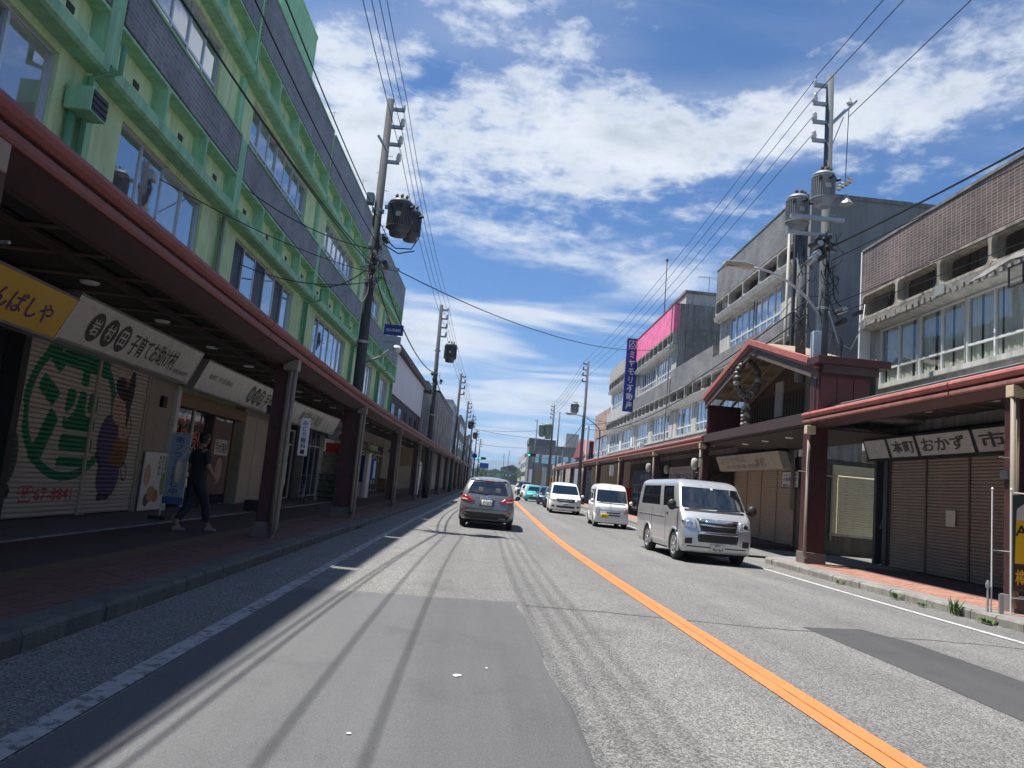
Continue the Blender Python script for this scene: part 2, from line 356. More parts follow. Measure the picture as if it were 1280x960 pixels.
def part(mb, name, m, par, smooth=False, bev=0.):
    """mesh given in world (street) coordinates, attached to par whose origin may be anywhere"""
    o = mb.build(name, m, par, smooth)
    w = world_of(par).inverted(); o.data.transform(w)
    if bev: o.modifiers.new('bevel', 'BEVEL').width = bev; o.modifiers['bevel'].segments = 2; o.modifiers['bevel'].limit_method = 'ANGLE'
    return o
def world_of(o):
    M = o.matrix_basis.copy()
    while o.parent is not None: o = o.parent; M = o.matrix_basis @ M
    return M
def basis(o): return Matrix.LocRotScale(o.location, o.rotation_euler, o.scale)
def put(o, M): o.location, q, o.scale = M.decompose(); o.rotation_euler = q.to_euler()
def world_of(o):
    M = basis(o)
    while o.parent is not None: o = o.parent; M = basis(o) @ M
    return M
def piece(me, name, par, M):                             # shared-mesh piece placed by a world matrix
    o = link(name, me, par); put(o, world_of(par).inverted() @ M); return o
def copy_tree(o, parent=None):
    c = o.copy(); COL.objects.link(c); c.parent = parent
    if o.name in RIGID: RIGID.add(c.name)
    for ch in list(KIDS.get(o.name, [])) or [k for k in bpy.data.objects if k.parent == o]:
        copy_tree(ch, c)
    return c
KIDS = {}
DG = None
_tc = {}
def text_mesh(s, vertical=False, bold=.014):
    key = (s, vertical)
    if key in _tc: return _tc[key]
    vs = []; fs = []; off = 0; yo = 0.
    for ch in (list(s) if vertical else [s]):
        cu = bpy.data.curves.new('t', 'FONT'); cu.body = ch; cu.resolution_u = 2; cu.offset = bold
        o = bpy.data.objects.new('t', cu); COL.objects.link(o); bpy.context.view_layer.update()
        me = bpy.data.meshes.new_from_object(o.evaluated_get(bpy.context.evaluated_depsgraph_get()))
        P = [Vector(v.co) for v in me.vertices]
        if P:
            cx = (min(p.x for p in P) + max(p.x for p in P)) / 2 if vertical else 0
            for p in P: vs.append((p.x - cx, p.y + yo))
            fs += [tuple(i + off for i in f.vertices) for f in me.polygons]; off += len(P)
        yo -= 1.05
        bpy.data.objects.remove(o); bpy.data.curves.remove(cu); bpy.data.meshes.remove(me)
    A = np.array(vs); mn = A.min(0); mx = A.max(0)
    r = ((A - mn), fs, mx - mn); _tc[key] = r; return r
def text(s, parent, origin, xa, ya, w, h, m, name='lettering', vertical=False, thick=.004):
    """lettering fitted into a w x h field: origin = lower-left corner, xa / ya = unit directions of its width and height"""
    A, fs, sz = text_mesh(s, vertical); xa = Vector(xa); ya = Vector(ya); nn = xa.cross(ya); o = Vector(origin)
    mb = MB(); n = len(A); sx, sy = w / sz[0], h / sz[1]
    vs = [o + xa * a[0] * sx + ya * a[1] * sy + nn * thick for a in A]
    mb.add(vs, fs)
    return part(mb, name, m, parent)
def text_grid(s, vertical=False, n=220):                  # rasterise lettering into a boolean field
    A, fs, sz = text_mesh(s, vertical); H = max(2, int(n * sz[1] / sz[0])); G = np.zeros((H, n), bool); B = A / sz * [n - 1, H - 1]
    for f in fs:
        for k in range(1, len(f) - 1):
            p = B[[f[0], f[k], f[k + 1]]]; x0, y0 = np.floor(p.min(0)).astype(int); x1, y1 = np.ceil(p.max(0)).astype(int)
            X, Y = np.meshgrid(np.arange(x0, x1 + 1), np.arange(y0, y1 + 1)); e = []
            for a, b in ((0, 1), (1, 2), (2, 0)): e.append((p[b][0] - p[a][0]) * (Y - p[a][1]) - (p[b][1] - p[a][1]) * (X - p[a][0]))
            e = np.array(e); ins = (e >= -.5).all(0) | (e <= .5).all(0)
            yy = np.clip(Y[ins], 0, H - 1); xx = np.clip(X[ins], 0, n - 1); G[yy, xx] = True
    return G
# ---- the street's bend and dip, applied to everything once it is built straight
def _I(s):
    t = min(max((s - WA) / (WB - WA), 0.), 1.); return (WB - WA) * t * t / 2 + max(s - WB, 0.)
def warp(p): i = _I(p[1]); return Vector((p[0] + H1 * i, p[1], p[2] + G0 * p[1] + (G1 - G0) * i))
def heading(s): return -math.atan(H1 * min(max((s - WA) / (WB - WA), 0.), 1.))
def bend_cuts(me, M):
    ys = [(M @ v.co).y for v in me.vertices] if len(me.vertices) < 400 else []
    if not ys: return
    lo, hi = min(ys), max(ys)
    if hi - lo < 3.2 or hi < WA or lo > WB: return
    bm = bmesh.new(); bm.from_mesh(me); Mi = M.inverted(); nrm = (Mi.to_3x3() @ Vector((0, 1, 0))).normalized()
    for y in np.arange(WA, WB + .1, 2.):
        if lo + .3 < y < hi - .3: bmesh.ops.bisect_plane(bm, geom=bm.verts[:] + bm.edges[:] + bm.faces[:], plane_co=Mi @ Vector((0, y, 0)), plane_no=nrm, dist=1e-5)
    bm.to_mesh(me); bm.free()
def warp_all():
    kids = {}; users = {}
    for o in bpy.data.objects:
        if o.parent: kids.setdefault(o.parent.name, []).append(o)
        if o.type == 'MESH': users[o.data.name] = users.get(o.data.name, 0) + 1
    def rec(o, oldP, newP, rigid):
        B = basis(o); oldW = oldP @ B
        if rigid: newW = newP @ B
        else:
            t = oldW.translation; R = Matrix.Rotation(heading(t.y), 4, 'Z')
            newW = Matrix.Translation(warp(t)) @ R @ Matrix.Translation(-t) @ oldW
            put(o, newP.inverted() @ newW)
            if o.type == 'MESH' and users[o.data.name] == 1 and o.name not in RIGID:
                me = o.data; bend_cuts(me, oldW); n = len(me.vertices); a = np.empty(n * 3); me.vertices.foreach_get('co', a); a = a.reshape(-1, 3)
                Mo = np.array(oldW); w = a @ Mo[:3, :3].T + Mo[:3, 3]
                t_ = np.clip((w[:, 1] - WA) / (WB - WA), 0, 1); I = (WB - WA) * t_ * t_ / 2 + np.maximum(w[:, 1] - WB, 0)
                w[:, 0] += H1 * I; w[:, 2] += G0 * w[:, 1] + (G1 - G0) * I
                Mi = np.array(newW.inverted()); a = w @ Mi[:3, :3].T + Mi[:3, 3]
                me.vertices.foreach_set('co', a.ravel()); me.update()
        r2 = rigid or (o.name in RIGID)
        for k in kids.get(o.name, []): rec(k, oldW, newW, r2)
    for o in list(bpy.data.objects):
        if o.parent is None and o.type in ('MESH', 'EMPTY'): rec(o, Matrix(), Matrix(), False)

# ---------------------------------------------------------------- ground, road, markings, kerbs, pavements
def srange(a, b, far=False):
    r = [a]
    while r[-1] < b - 1e-6: r.append(min(b, r[-1] + (2. if r[-1] < 60 else 20 if r[-1] < 400 else 200)))
    return r
def strip(name, x0, x1, a, b, z, m, kind='structure', parent=None, label=None):
    mb = MB(); ss = srange(a, b); vs = []
    for s in ss: vs += [(x0, s, z), (x1, s, z)]
    mb.add(vs, [(2 * i, 2 * i + 1, 2 * i + 3, 2 * i + 2) for i in range(len(ss) - 1)])
    o = mb.build(name, m, parent)
    if parent is None: tag(o, label, None, None, kind)
    return o
def slab(name, x0, x1, a, b, z0, z1, m, parent=None, kind='structure', label=None):
    mb = MB(); ss = srange(a, b); vs = []
    for s in ss: vs += [(x0, s, z0), (x0, s, z1), (x1, s, z1), (x1, s, z0)]
    fs = []
    for i in range(len(ss) - 1):
        for k in range(3): fs.append((4 * i + k, 4 * i + k + 1, 4 * i + 5 + k, 4 * i + 4 + k))
    n = 4 * (len(ss) - 1); fs += [(0, 3, 2, 1), (n, n + 1, n + 2, n + 3)]
    mb.add(vs, fs); o = mb.build(name, m, parent)
    if parent is None: tag(o, label, None, None, kind)
    return o
strip('ground', -3000, 3000, -300, 9000, -.05, soil_m)
strip('road', -2.82, 8.22, -60, 900, 0, asphalt)
strip('side_road', 8.22, 40, 23.9, 28.0, .012, asphalt)
def poly_sheet(name, pts, z, m):
    mb = MB(); mb.add([(x, y, z) for x, y in pts], [tuple(range(len(pts)))]); me = mb.mesh(name, m)
    return tag(link(name, me), None, None, None, 'structure')
rough_edge = lambda a, b, n, j: [(a[0] + (b[0] - a[0]) * i / n + random.uniform(-j, j), a[1] + (b[1] - a[1]) * i / n + random.uniform(-j, j)) for i in range(n)]
poly_sheet('road_patch', rough_edge((-1.86, -6), (.92, -6), 4, 0) + rough_edge((.86, -6), (.80, 4), 18, .02) + rough_edge((.80, 4), (.72, 9.7), 14, .03) + rough_edge((.72, 9.7), (-1.86, 9.35), 10, .06) + rough_edge((-1.86, 9.35), (-1.86, -6), 10, .0), .004, patch_m)
poly_sheet('road_patch', rough_edge((4.33, 9.72), (5.2, 9.95), 3, .02) + rough_edge((5.2, 9.95), (5.45, 9.2), 3, .02) + rough_edge((5.45, 9.2), (5.45, -3), 16, .02) + rough_edge((5.45, -3), (4.25, -3), 3, 0) + rough_edge((4.25, -3), (4.33, 9.72), 14, .02), .004, patchd_m)
mb = MB(); c = [(x, 9.45 + .08 * math.sin(x * 1.3) + random.uniform(-.03, .03), 0) for x in np.arange(.8, 8.1, .18)]
for a, b in zip(c[:-1], c[1:]): mb.add([(a[0], a[1] - .012, .0045), (b[0], b[1] - .012, .0045), (b[0], b[1] + .012, .0045), (a[0], a[1] + .012, .0045)], [(0, 1, 2, 3)])
tag(mb.build('road_crack', mat('crack_tar', (.05, .05, .05), .9, var=.3)), kind='structure')
strip('centre_line', 2.49, 2.76, -40, 128, .008, orange_m)
mb = MB(); ss = np.arange(2, 40, .4); vs = []
for s in ss: w = .004 + random.uniform(-.002, .003); x = 2.622 + random.uniform(-.004, .004); vs += [(x - w, s, .0125), (x + w, s, .0125)]
mb.add(vs, [(2 * i, 2 * i + 1, 2 * i + 3, 2 * i + 2) for i in range(len(ss) - 1)])
tag(mb.build('centre_line_seam', mat('seam_grime', (.36, .14, .045), .9, var=.4, vs=9)), kind='structure')
strip('edge_line', -2.03, -1.88, -40, 150, .008, white_worn_shade_m)
strip('edge_line', 7.32, 7.44, -40, 22.6, .008, white_m)
strip('edge_line', 7.32, 7.44, 28.6, 120, .008, white_m)
# left pavement: kerb stones, red brick strip, tactile tiles, asphalt walk, concrete apron
kl = thing('kerb', None, None, (-2.9, 0, 0), kind='structure')
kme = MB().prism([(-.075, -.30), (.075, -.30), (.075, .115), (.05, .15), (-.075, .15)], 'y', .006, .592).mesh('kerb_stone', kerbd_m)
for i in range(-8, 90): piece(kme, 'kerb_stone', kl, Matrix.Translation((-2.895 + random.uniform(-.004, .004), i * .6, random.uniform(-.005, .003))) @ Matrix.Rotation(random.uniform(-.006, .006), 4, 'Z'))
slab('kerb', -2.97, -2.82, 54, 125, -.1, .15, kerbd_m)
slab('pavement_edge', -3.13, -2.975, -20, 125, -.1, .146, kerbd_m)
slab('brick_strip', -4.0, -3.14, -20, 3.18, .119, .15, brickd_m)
slab('pavement_bed', -7.2, -3.135, -20, 125, -.1, .118, mat('joint_mortar', (.10, .07, .06), .95, var=.2))
slab('asphalt_walk', -5.6, -4.30, -20, 125, .119, .152, mat('walkway_asphalt', (.078, .052, .054), .9, var=.25, vs=1.4, bump=.3))
slab('shop_apron', -7.2, -5.63, -20, 125, .119, .172, apron_m)
slab('apron_edging', -5.63, -5.605, -20, 125, .119, .178, mat('pale_edging', (.24, .24, .25), .8, var=.3, vs=3))
def paving(name, x0, x1, a, b, m, bw, bl, zt, parent, limit):
    me = MB().box(.003, bw - .003, .003, bl - .003, -.05, 0).mesh(name, m); n = 0; st = MB(); row = 0; y = a
    while y < b:
        x = x0; k = 0
        while x < x1 - bw * .4:
            dz = random.uniform(-.004, .002); yy = y + (bl / 2 if (k % 2) else 0)
            if n < limit: piece(me, name, parent, Matrix.Translation((x, yy, zt + dz)))
            else: st.box(x + .003, x + bw - .003, yy + .003, yy + bl - .003, zt + dz - .05, zt + dz)
            n += 1; x += bw; k += 1
        y += bl
    if st.v: tag(part(st, name + 's', m, parent), kind='stuff')
pb = thing('brick_paving', None, None, (-3.6, 2.4, .15), kind='structure')
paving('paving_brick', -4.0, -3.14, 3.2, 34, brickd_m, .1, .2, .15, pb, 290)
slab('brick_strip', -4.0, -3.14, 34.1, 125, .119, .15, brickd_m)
tp = thing('tactile_paving', None, None, (-4.15, 4, .15), kind='structure')
paving('tactile_tile', -4.295, -4.0, 3.0, 60, tact_m, .295, .3, .152, tp, 200)
# right pavement
kr = thing('kerb', None, None, (8.3, 0, 0), kind='structure')
kme2 = MB().prism([(-.075, -.30), (.075, -.30), (.075, .15), (-.05, .15), (-.075, .115)], 'y', .006, .592).mesh('kerb_stone', kerb_m)
for i in range(-8, 33): piece(kme2, 'kerb_stone', kr, Matrix.Translation((8.295 + random.uniform(-.004, .004), i * .6 + .9, random.uniform(-.006, .003))))
for i in range(34): piece(kme2, 'kerb_stone', kr, Matrix.Translation((8.295, 29 + i * .6, 0)))
slab('kerb', 8.22, 8.37, 49.4, 125, -.1, .15, kerb_m)
slab('pavement_edge', 8.375, 8.8, -20, 20.7, -.1, .146, pave_m)
slab('pavement_edge', 8.375, 8.8, 29, 125, -.1, .146, pave_m)
arc = [(8.38 + 2.4 * (1 - math.cos(a)), 20.7 + 2.4 * math.sin(a)) for a in np.linspace(0, PI / 2, 9)]
mb = MB(); mb.add([(12.3, 20.7, .15)] + [(x, y, .145) for x, y in arc] + [(12.3, 23.1, .14)], [tuple(range(len(arc) + 2))])
for i in range(8):
    a = (i + .5) / 8 * PI / 2; piece(kme2, 'kerb_stone', kr, Matrix.Translation((8.295 + 2.4 * (1 - math.cos(a)) , 20.7 + 2.4 * math.sin(a), -.012 * i)) @ Matrix.Rotation(-a, 4, 'Z') @ Matrix.Translation((0, -.24, 0)) @ Matrix.Scale(.82, 4, (0, 1, 0)))
tag(mb.build('pavement_ramp', pave_m), kind='structure')
slab('pavement_bed', 8.81, 12.3, -20, 20.7, -.1, .118, MATS['joint_mortar'])
slab('pavement_bed', 8.81, 12.3, 29, 125, -.1, .118, MATS['joint_mortar'])
pr = thing('brick_paving', None, None, (9.3, 9, .15), kind='structure')
paving('paving_slab', 8.805, 10.0, 9.0, 20.6, brick_m, .2, .2, .15, pr, 290)
slab('brick_strip', 8.805, 10.0, 29, 125, .119, .15, brick_m)
slab('brick_strip', 8.805, 10.0, -20, 8.98, .119, .15, brick_m)
slab('asphalt_walk', 10.01, 12.25, -20, 20.69, .119, .152, MATS['walkway_asphalt'])
slab('asphalt_walk', 10.01, 12.25, 29, 125, .119, .152, MATS['walkway_asphalt'])
rg = random.Random(21); mb = MB()
for i in range(1500):                                     # grit, dead leaves and crumbs swept against the kerbs
    right = i % 3 > 0; y = rg.uniform(3.5, 20.5) if right else rg.uniform(3.5, 26); x = (8.21 - abs(rg.gauss(0, .10))) if right else (-2.81 + abs(rg.gauss(0, .10))); r_ = rg.uniform(.004, .016); a0 = rg.uniform(0, 6.3)
    mb.add([(x + r_ * math.cos(a0 + k * 1.57) * (1.6 if k % 2 else .8), y + r_ * math.sin(a0 + k * 1.57) * (1.6 if k % 2 else .8), .006 + (r_ * .5 if k == 1 else 0)) for k in range(4)], [(0, 1, 2, 3)])
tag(mb.build('kerb_grit', mat('grit_and_leaves', (.13, .11, .075), .95, var=.5, vs=30)), kind='stuff'); bpy.data.objects['kerb_grit']['label'] = 'grit and dead leaves swept against both kerbs'
mb = MB()
for (x, y, a, b, r) in ((.05, 5.75, .035, .018, .2), (.27, 6.05, .012, .008, .6), (-.5, 4.3, .015, .006, 1), (-1.95, 8.3, .03, .01, .4)):
    n = 9; mb.add([(x + a * math.cos(2 * PI * i / n + r) * random.uniform(.7, 1.1), y + b * math.sin(2 * PI * i / n + r) * random.uniform(.7, 1.3) * 2.2, .011) for i in range(n)], [tuple(range(n))])
tag(mb.build('road_paint_splash', white_p), kind='structure')
# ---------------------------------------------------------------- facade kit (side -1: left row facing +X, side +1: right row facing -X)
rgl = random.Random(17)
class Fac:
    def __init__(s, side, plane, par): s.sd = side; s.pl = plane; s.par = par; s.cache = {}
    def X(s, d): return s.pl - s.sd * d                  # d metres out towards the street
    def box(s, name, m, a, b, z0, z1, d0, d1, par=None, bev=0.):
        return part(MB().box(s.X(d0), s.X(d1), a, b, z0, z1), name, m, par or s.par, bev=bev)
    def frame(s, a, b, z): return Matrix.Translation((s.X(0), (a + b) / 2, z))
    def window(s, a, b, z0, z1, n, trans=None, fm=None, gm=None, curtain=False, black=(), d=-.12, tw=.05, sashes=True):
        fm = fm or alu_m; gm = gm or glass_w; mb = MB(); X = s.X; t = tw
        for (p, q, u, v) in ((a, b, z0, z0 + t), (a, b, z1 - t, z1), (a, a + t, z0 + t, z1 - t), (b - t, b, z0 + t, z1 - t)): mb.box(X(d - .04), X(d + .06), p, q, u, v)
        w = (b - a) / n
        for i in range(1, n): mb.box(X(d - .035), X(d + .05), a + i * w - t * .6, a + i * w + t * .6, z0 + t, z1 - t)
        rows = [(z0, z1)] if trans is None else [(z0, trans), (trans, z1)]
        if trans is not None:
            for i in range(n): mb.box(X(d - .03), X(d + .045), a + i * w + t * .6, a + (i + 1) * w - t * .6, trans - t * .6, trans + t * .6)
        wnd = part(mb, 'window', fm, s.par)
        for i in range(n):
            for k, (u, v) in enumerate(rows):
                gm2 = rgl.choice((gm, gm, glass_w2, glass_w3)) if gm is glass_w else gm; key = ('pane', round(w, 3), round(v - u, 3), i in black, gm2.name)
                if key not in s.cache: s.cache[key] = MB().box(-.006, .006, -w / 2 + .02, w / 2 - .02, -(v - u) / 2 + .02, (v - u) / 2 - .02).mesh('pane', black_p if i in black else gm2)
                dd = d + random.uniform(-.012, .012) + (.012 if i % 2 else 0)
                o = piece(s.cache[key], 'pane', wnd, Matrix.Translation((X(dd), a + (i + .5) * w, (u + v) / 2)) @ Matrix.Rotation(random.uniform(-.012, .012), 4, 'Z'))
        if curtain:
            mb = MB(); ys = np.arange(a + .05, b - .05, .045); vs = []
            for y in ys: x = X(d - .055 + .015 * math.sin(y * 38) + .012 * math.sin(y * 23)); vs += [(x, y, z0 + .05), (x, y, z1 - .03)]
            mb.add(vs, [(2 * i, 2 * i + 1, 2 * i + 3, 2 * i + 2) for i in range(len(ys) - 1) if math.sin(i * .37 + a) > -.93]); part(mb, 'curtain', curtain_m, wnd)
        return wnd
    def cell(s, a, b, z0, z1, depth, m, r=.12, rim=.09, n=4, name='balcony_cell'):
        key = ('cell', round(b - a, 2), round(z1 - z0, 2), m.name)
        if key not in s.cache:
            w, h = (b - a) / 2, (z1 - z0) / 2; iw, ih = w - rim * .6, h - rim; ring = []
            for cx, cy, t0 in ((iw - r, ih - r, 0), (-iw + r, ih - r, PI / 2), (-iw + r, -ih + r, PI), (iw - r, -ih + r, 1.5 * PI)):
                for k in range(n): t = t0 + PI / 2 * k / (n - 1); ring.append((cx + r * math.cos(t), cy + r * math.sin(t)))
            out = []
            for (x, y) in ring: k = max(abs(x) / w, abs(y) / h); out.append((x / k, y / k))
            for i, (sx, sy) in enumerate(((1, 1), (-1, 1), (-1, -1), (1, -1))): out[i * n + n // 2] = (sx * w, sy * h)
            N = len(ring); f0 = -s.sd * depth; mb = MB()
            vs = [(f0, x, y) for x, y in out] + [(f0, x, y) for x, y in ring] + [(0, x * .97, y * .97) for x, y in ring] + [(0, x, y) for x, y in out]
            fs = []
            for i in range(N):
                j = (i + 1) % N; fs += [(i, j, N + j, N + i), (N + i, N + j, 2 * N + j, 2 * N + i), (3 * N + i, 3 * N + j, j, i)]
            mb.add(vs, fs); s.cache[key] = mb.mesh(name, m)
        return piece(s.cache[key], name, s.par, Matrix.Translation((s.X(.004), (a + b) / 2, (z0 + z1) / 2)))
    def shutter(s, a, b, z0, z1, m, pitch=.085, d=-.08, n=1, box=None, rail=None):
        sh = part(MB().box(s.X(d - .04), s.X(d - .05), a, b, z0, z1), 'shutter', m, s.par); X = s.X; w = (b - a) / n
        for i in range(n + 1):
            y = a + i * w; part(MB().box(X(d - .03), X(d + .045), y - .035, y + .035, z0, z1), 'guide_rail', rail or m, sh)
        k = int((z1 - z0) / pitch); key = ('slat', round(w, 3), m.name)
        if key not in s.cache:
            q = -s.sd; s.cache[key] = MB().prism([(-.03 * q, 0), (.0, 0), (.018 * q, .012), (.024 * q, .035), (.018 * q, .064), (.0, .080), (-.03 * q, .080)], 'y', -w / 2 + .036, w / 2 - .036).mesh('slat', m)
        for i in range(n):
            for j in range(k): piece(s.cache[key], 'slat', sh, Matrix.Translation((X(d), a + (i + .5) * w, z0 + j * pitch)) @ Matrix.Scale(pitch / .085, 4, (0, 0, 1)))
        if box: part(MB().box(X(d - .05), X(.16), a - .05, b + .05, z1 - .01, z1 + box), 'shutter_box', rail or m, s.par)
        return sh

# ---------------------------------------------------------------- left row: three-storey green building
GB = thing('green_building', 'long three-storey green building with grey tile bands above the left arcade', 'building', (-11, 20, 0))
F = Fac(-1, -7.0, GB)
units = [(-8, 3.6, (-6.5, 2.4, 8), (-6, 2.4, 8)), (3.6, 12.5, (4.6, 11.6, 6), (5, 11.6, 6)), (12.5, 19.3, (13.8, 18.0, 4), (13.4, 17.85, 5)), (19.3, 28.4, (20.5, 26.8, 6), (20.45, 26.85, 7)),
         (28.4, 38, (30.2, 36.4, 6), (30.1, 36.3, 7)), (38, 46.5, (39.4, 44.8, 6), (39.3, 44.9, 7)), (46.5, 52.6, (47.5, 51.4, 4), (47.4, 51.4, 4))]
F.box('wall', greenl_m, -8, 52.6, 4.0, 5.2, -6, 0)
F.box('body', greenl_m, -8, 52.6, 0, 12.62, -9, -.32)
F.box('wall', greenl_m, -8, 52.6, 7.42, 9.70, -.31, 0); F.box('wall', greenl_m, -8, 52.6, 11.30, 12.62, -.31, 0)
for ui, (a, b, w2, w3) in enumerate(units):
    for (w, z0, z1, tr) in ((w2, 5.2, 7.42, None), (w3, 9.70, 11.30, 10.28)):
        F.box('wall', greenl_m, a, w[0], z0, z1, -.31, 0); F.box('wall', greenl_m, w[1], b, z0, z1, -.31, 0)
        F.window(w[0], w[1], z0, z1, w[2], tr, alu_m, glass_w, black=(0, 2, 4) if (ui == 3 and tr is None) else ())
        F.box('window_sill', green_m, w[0] - .05, w[1] + .05, z0 - .05, z0 - .002, .002, .07)
    jb = .1
    for z0, dd in ((7.56, .36), (11.42, .34)):
        o = part(MB().prism([(F.X(.003), z0), (F.X(dd - .06), z0), (F.X(dd), z0 + .04), (F.X(dd), z0 + .24), (F.X(.003), z0 + .24)], 'y', a + jb, b - jb), 'ledge', green_m, GB)
        nc = round((b - a) / 2.2); cw = (b - a - 2 * jb) / nc
        for i in range(nc):
            y = a + jb + i * cw; F.cell(y, y + cw, z0 + .243, z0 + 1.12, .29, green_m, rim=.075)
            F.box('vent', dark_p, y + cw * .60, y + cw * .60 + .22, z0 + .62, z0 + .74, .003, .02)
    F.box('tile_band', gtile_m, a + .28, b - .28, 8.70, 9.62, .003, .30, bev=.01); F.box('parapet', gtile_m, a + .20, b - .20, 12.54, 14.14, .04, .31, bev=.01)
    F.box('coping', green_m, a + .28, b - .28, 9.622, 9.68, .003, .33); F.box('coping', green_m, a + .18, b - .18, 14.142, 14.20, .02, .34)
    for z0, z1 in ((4.0, 7.49), (9.70, 11.31)): F.box('pilaster', green_m, b - .16, b + .16, z0, z1, .003, .10)
    F.box('pilaster', green_m, b - .22, b + .22, 7.82, 9.66, .003, .295); 
    F.box('parapet_post', green_m, b - .19, b - .08, 11.74, 14.25, .04, .33)
    pt = MB().tube([(F.X(.17), b - .25, 4), (F.X(.17), b - .25, 7.4), (F.X(.62), b - .25, 7.55), (F.X(.62), b - .25, 8.0)] if ui % 2 else [(F.X(.17), b - .3, 4.), (F.X(.17), b - .3, 7.48)], .05, 8)
    part(pt, 'downpipe', greend_m if ui != 2 else pale_b_m, GB, True)
for i in (1, 3, 5):                                       # small rods over the parapets
    part(MB().cyl((F.X(.5), 24 + i * 3.2, 14.18), (F.X(.5), 24 + i * 3.2, 14.5), .012, n=6).cyl((F.X(.7), 24 + i * 3.2, 14.45), (F.X(.1), 24 + i * 3.2, 14.45), .012, n=6), 'parapet_rod', steel_m, GB)
mb = MB().box(-13.5, -9.6, 28.6, 33.8, 12.63, 21.0); part(mb, 'rooftop_tower', mat('stained_green_tower', (.42, .47, .41), .85, var=.15, streak=.9), GB)
part(MB().box(-9.597, -9.45, 28.55, 33.85, 12.63, 21.05), 'tower_face', green_m, GB); part(MB().box(-13.6, -9.43, 28.5, 33.9, 21.053, 21.2), 'tower_coping', green_m, GB)
hd = part(MB().box(F.X(.03), F.X(.46), 11.85, 12.38, 6.68, 7.08), 'exhaust_hood', green_m, GB, bev=.015)
part(MB().box(F.X(.461), F.X(.47), 11.88, 12.35, 6.71, 7.05), 'hood_mouth', black_p, hd)
for k in range(3): part(MB().box(F.X(.47), F.X(.485), 11.9, 12.33, 6.76 + k * .1, 6.79 + k * .1), 'louvre', dark_p, hd)
part(MB().tube([(F.X(.1), 12.0, 6.72), (F.X(.1), 12.0, 4)], .07, 8), 'exhaust_pipe', greend_m, GB, True)
# ---- ground floor shop fronts of the green building
tanw = mat('tan_shop_wall', (.36, .33, .28), .8, var=.1, streak=.2); tanf = mat('wood_brown_frame', (.25, .15, .08), .6, var=.2)
F.box('shop_wall', tanw, -8, 52.6, 3.12, 4.0, -.3, -.001)
F.box('shop_recess', dark_p, 8.4, 12.0, .17, 3.12, -.31, -.25); F.box('shop_pillar', dark_p, 12.0, 12.18, .17, 3.119, -.24, .02)
F.box('shop_wall', tanw, -8, 8.4, .17, 3.119, -.3, -.001)
F.box('shop_wall', tanw, 16.75, 18.2, .17, 3.119, -.3, -.002); F.box('door_jamb', aluw_m, 18.0, 18.2, .17, 2.95, .0, .10)
F.box('shop_wall', tanw, 23.4, 26.9, .17, 3.119, -.3, -.002)
F.box('meter_box', black_p, 17.3, 17.5, 2.45, 2.7, .002, .08)
for i in range(3): F.box('metal_panel', slat_b, 23.46 + i * 1.14, 24.56 + i * 1.14, .2, 2.8, .001, .03, bev=.006)
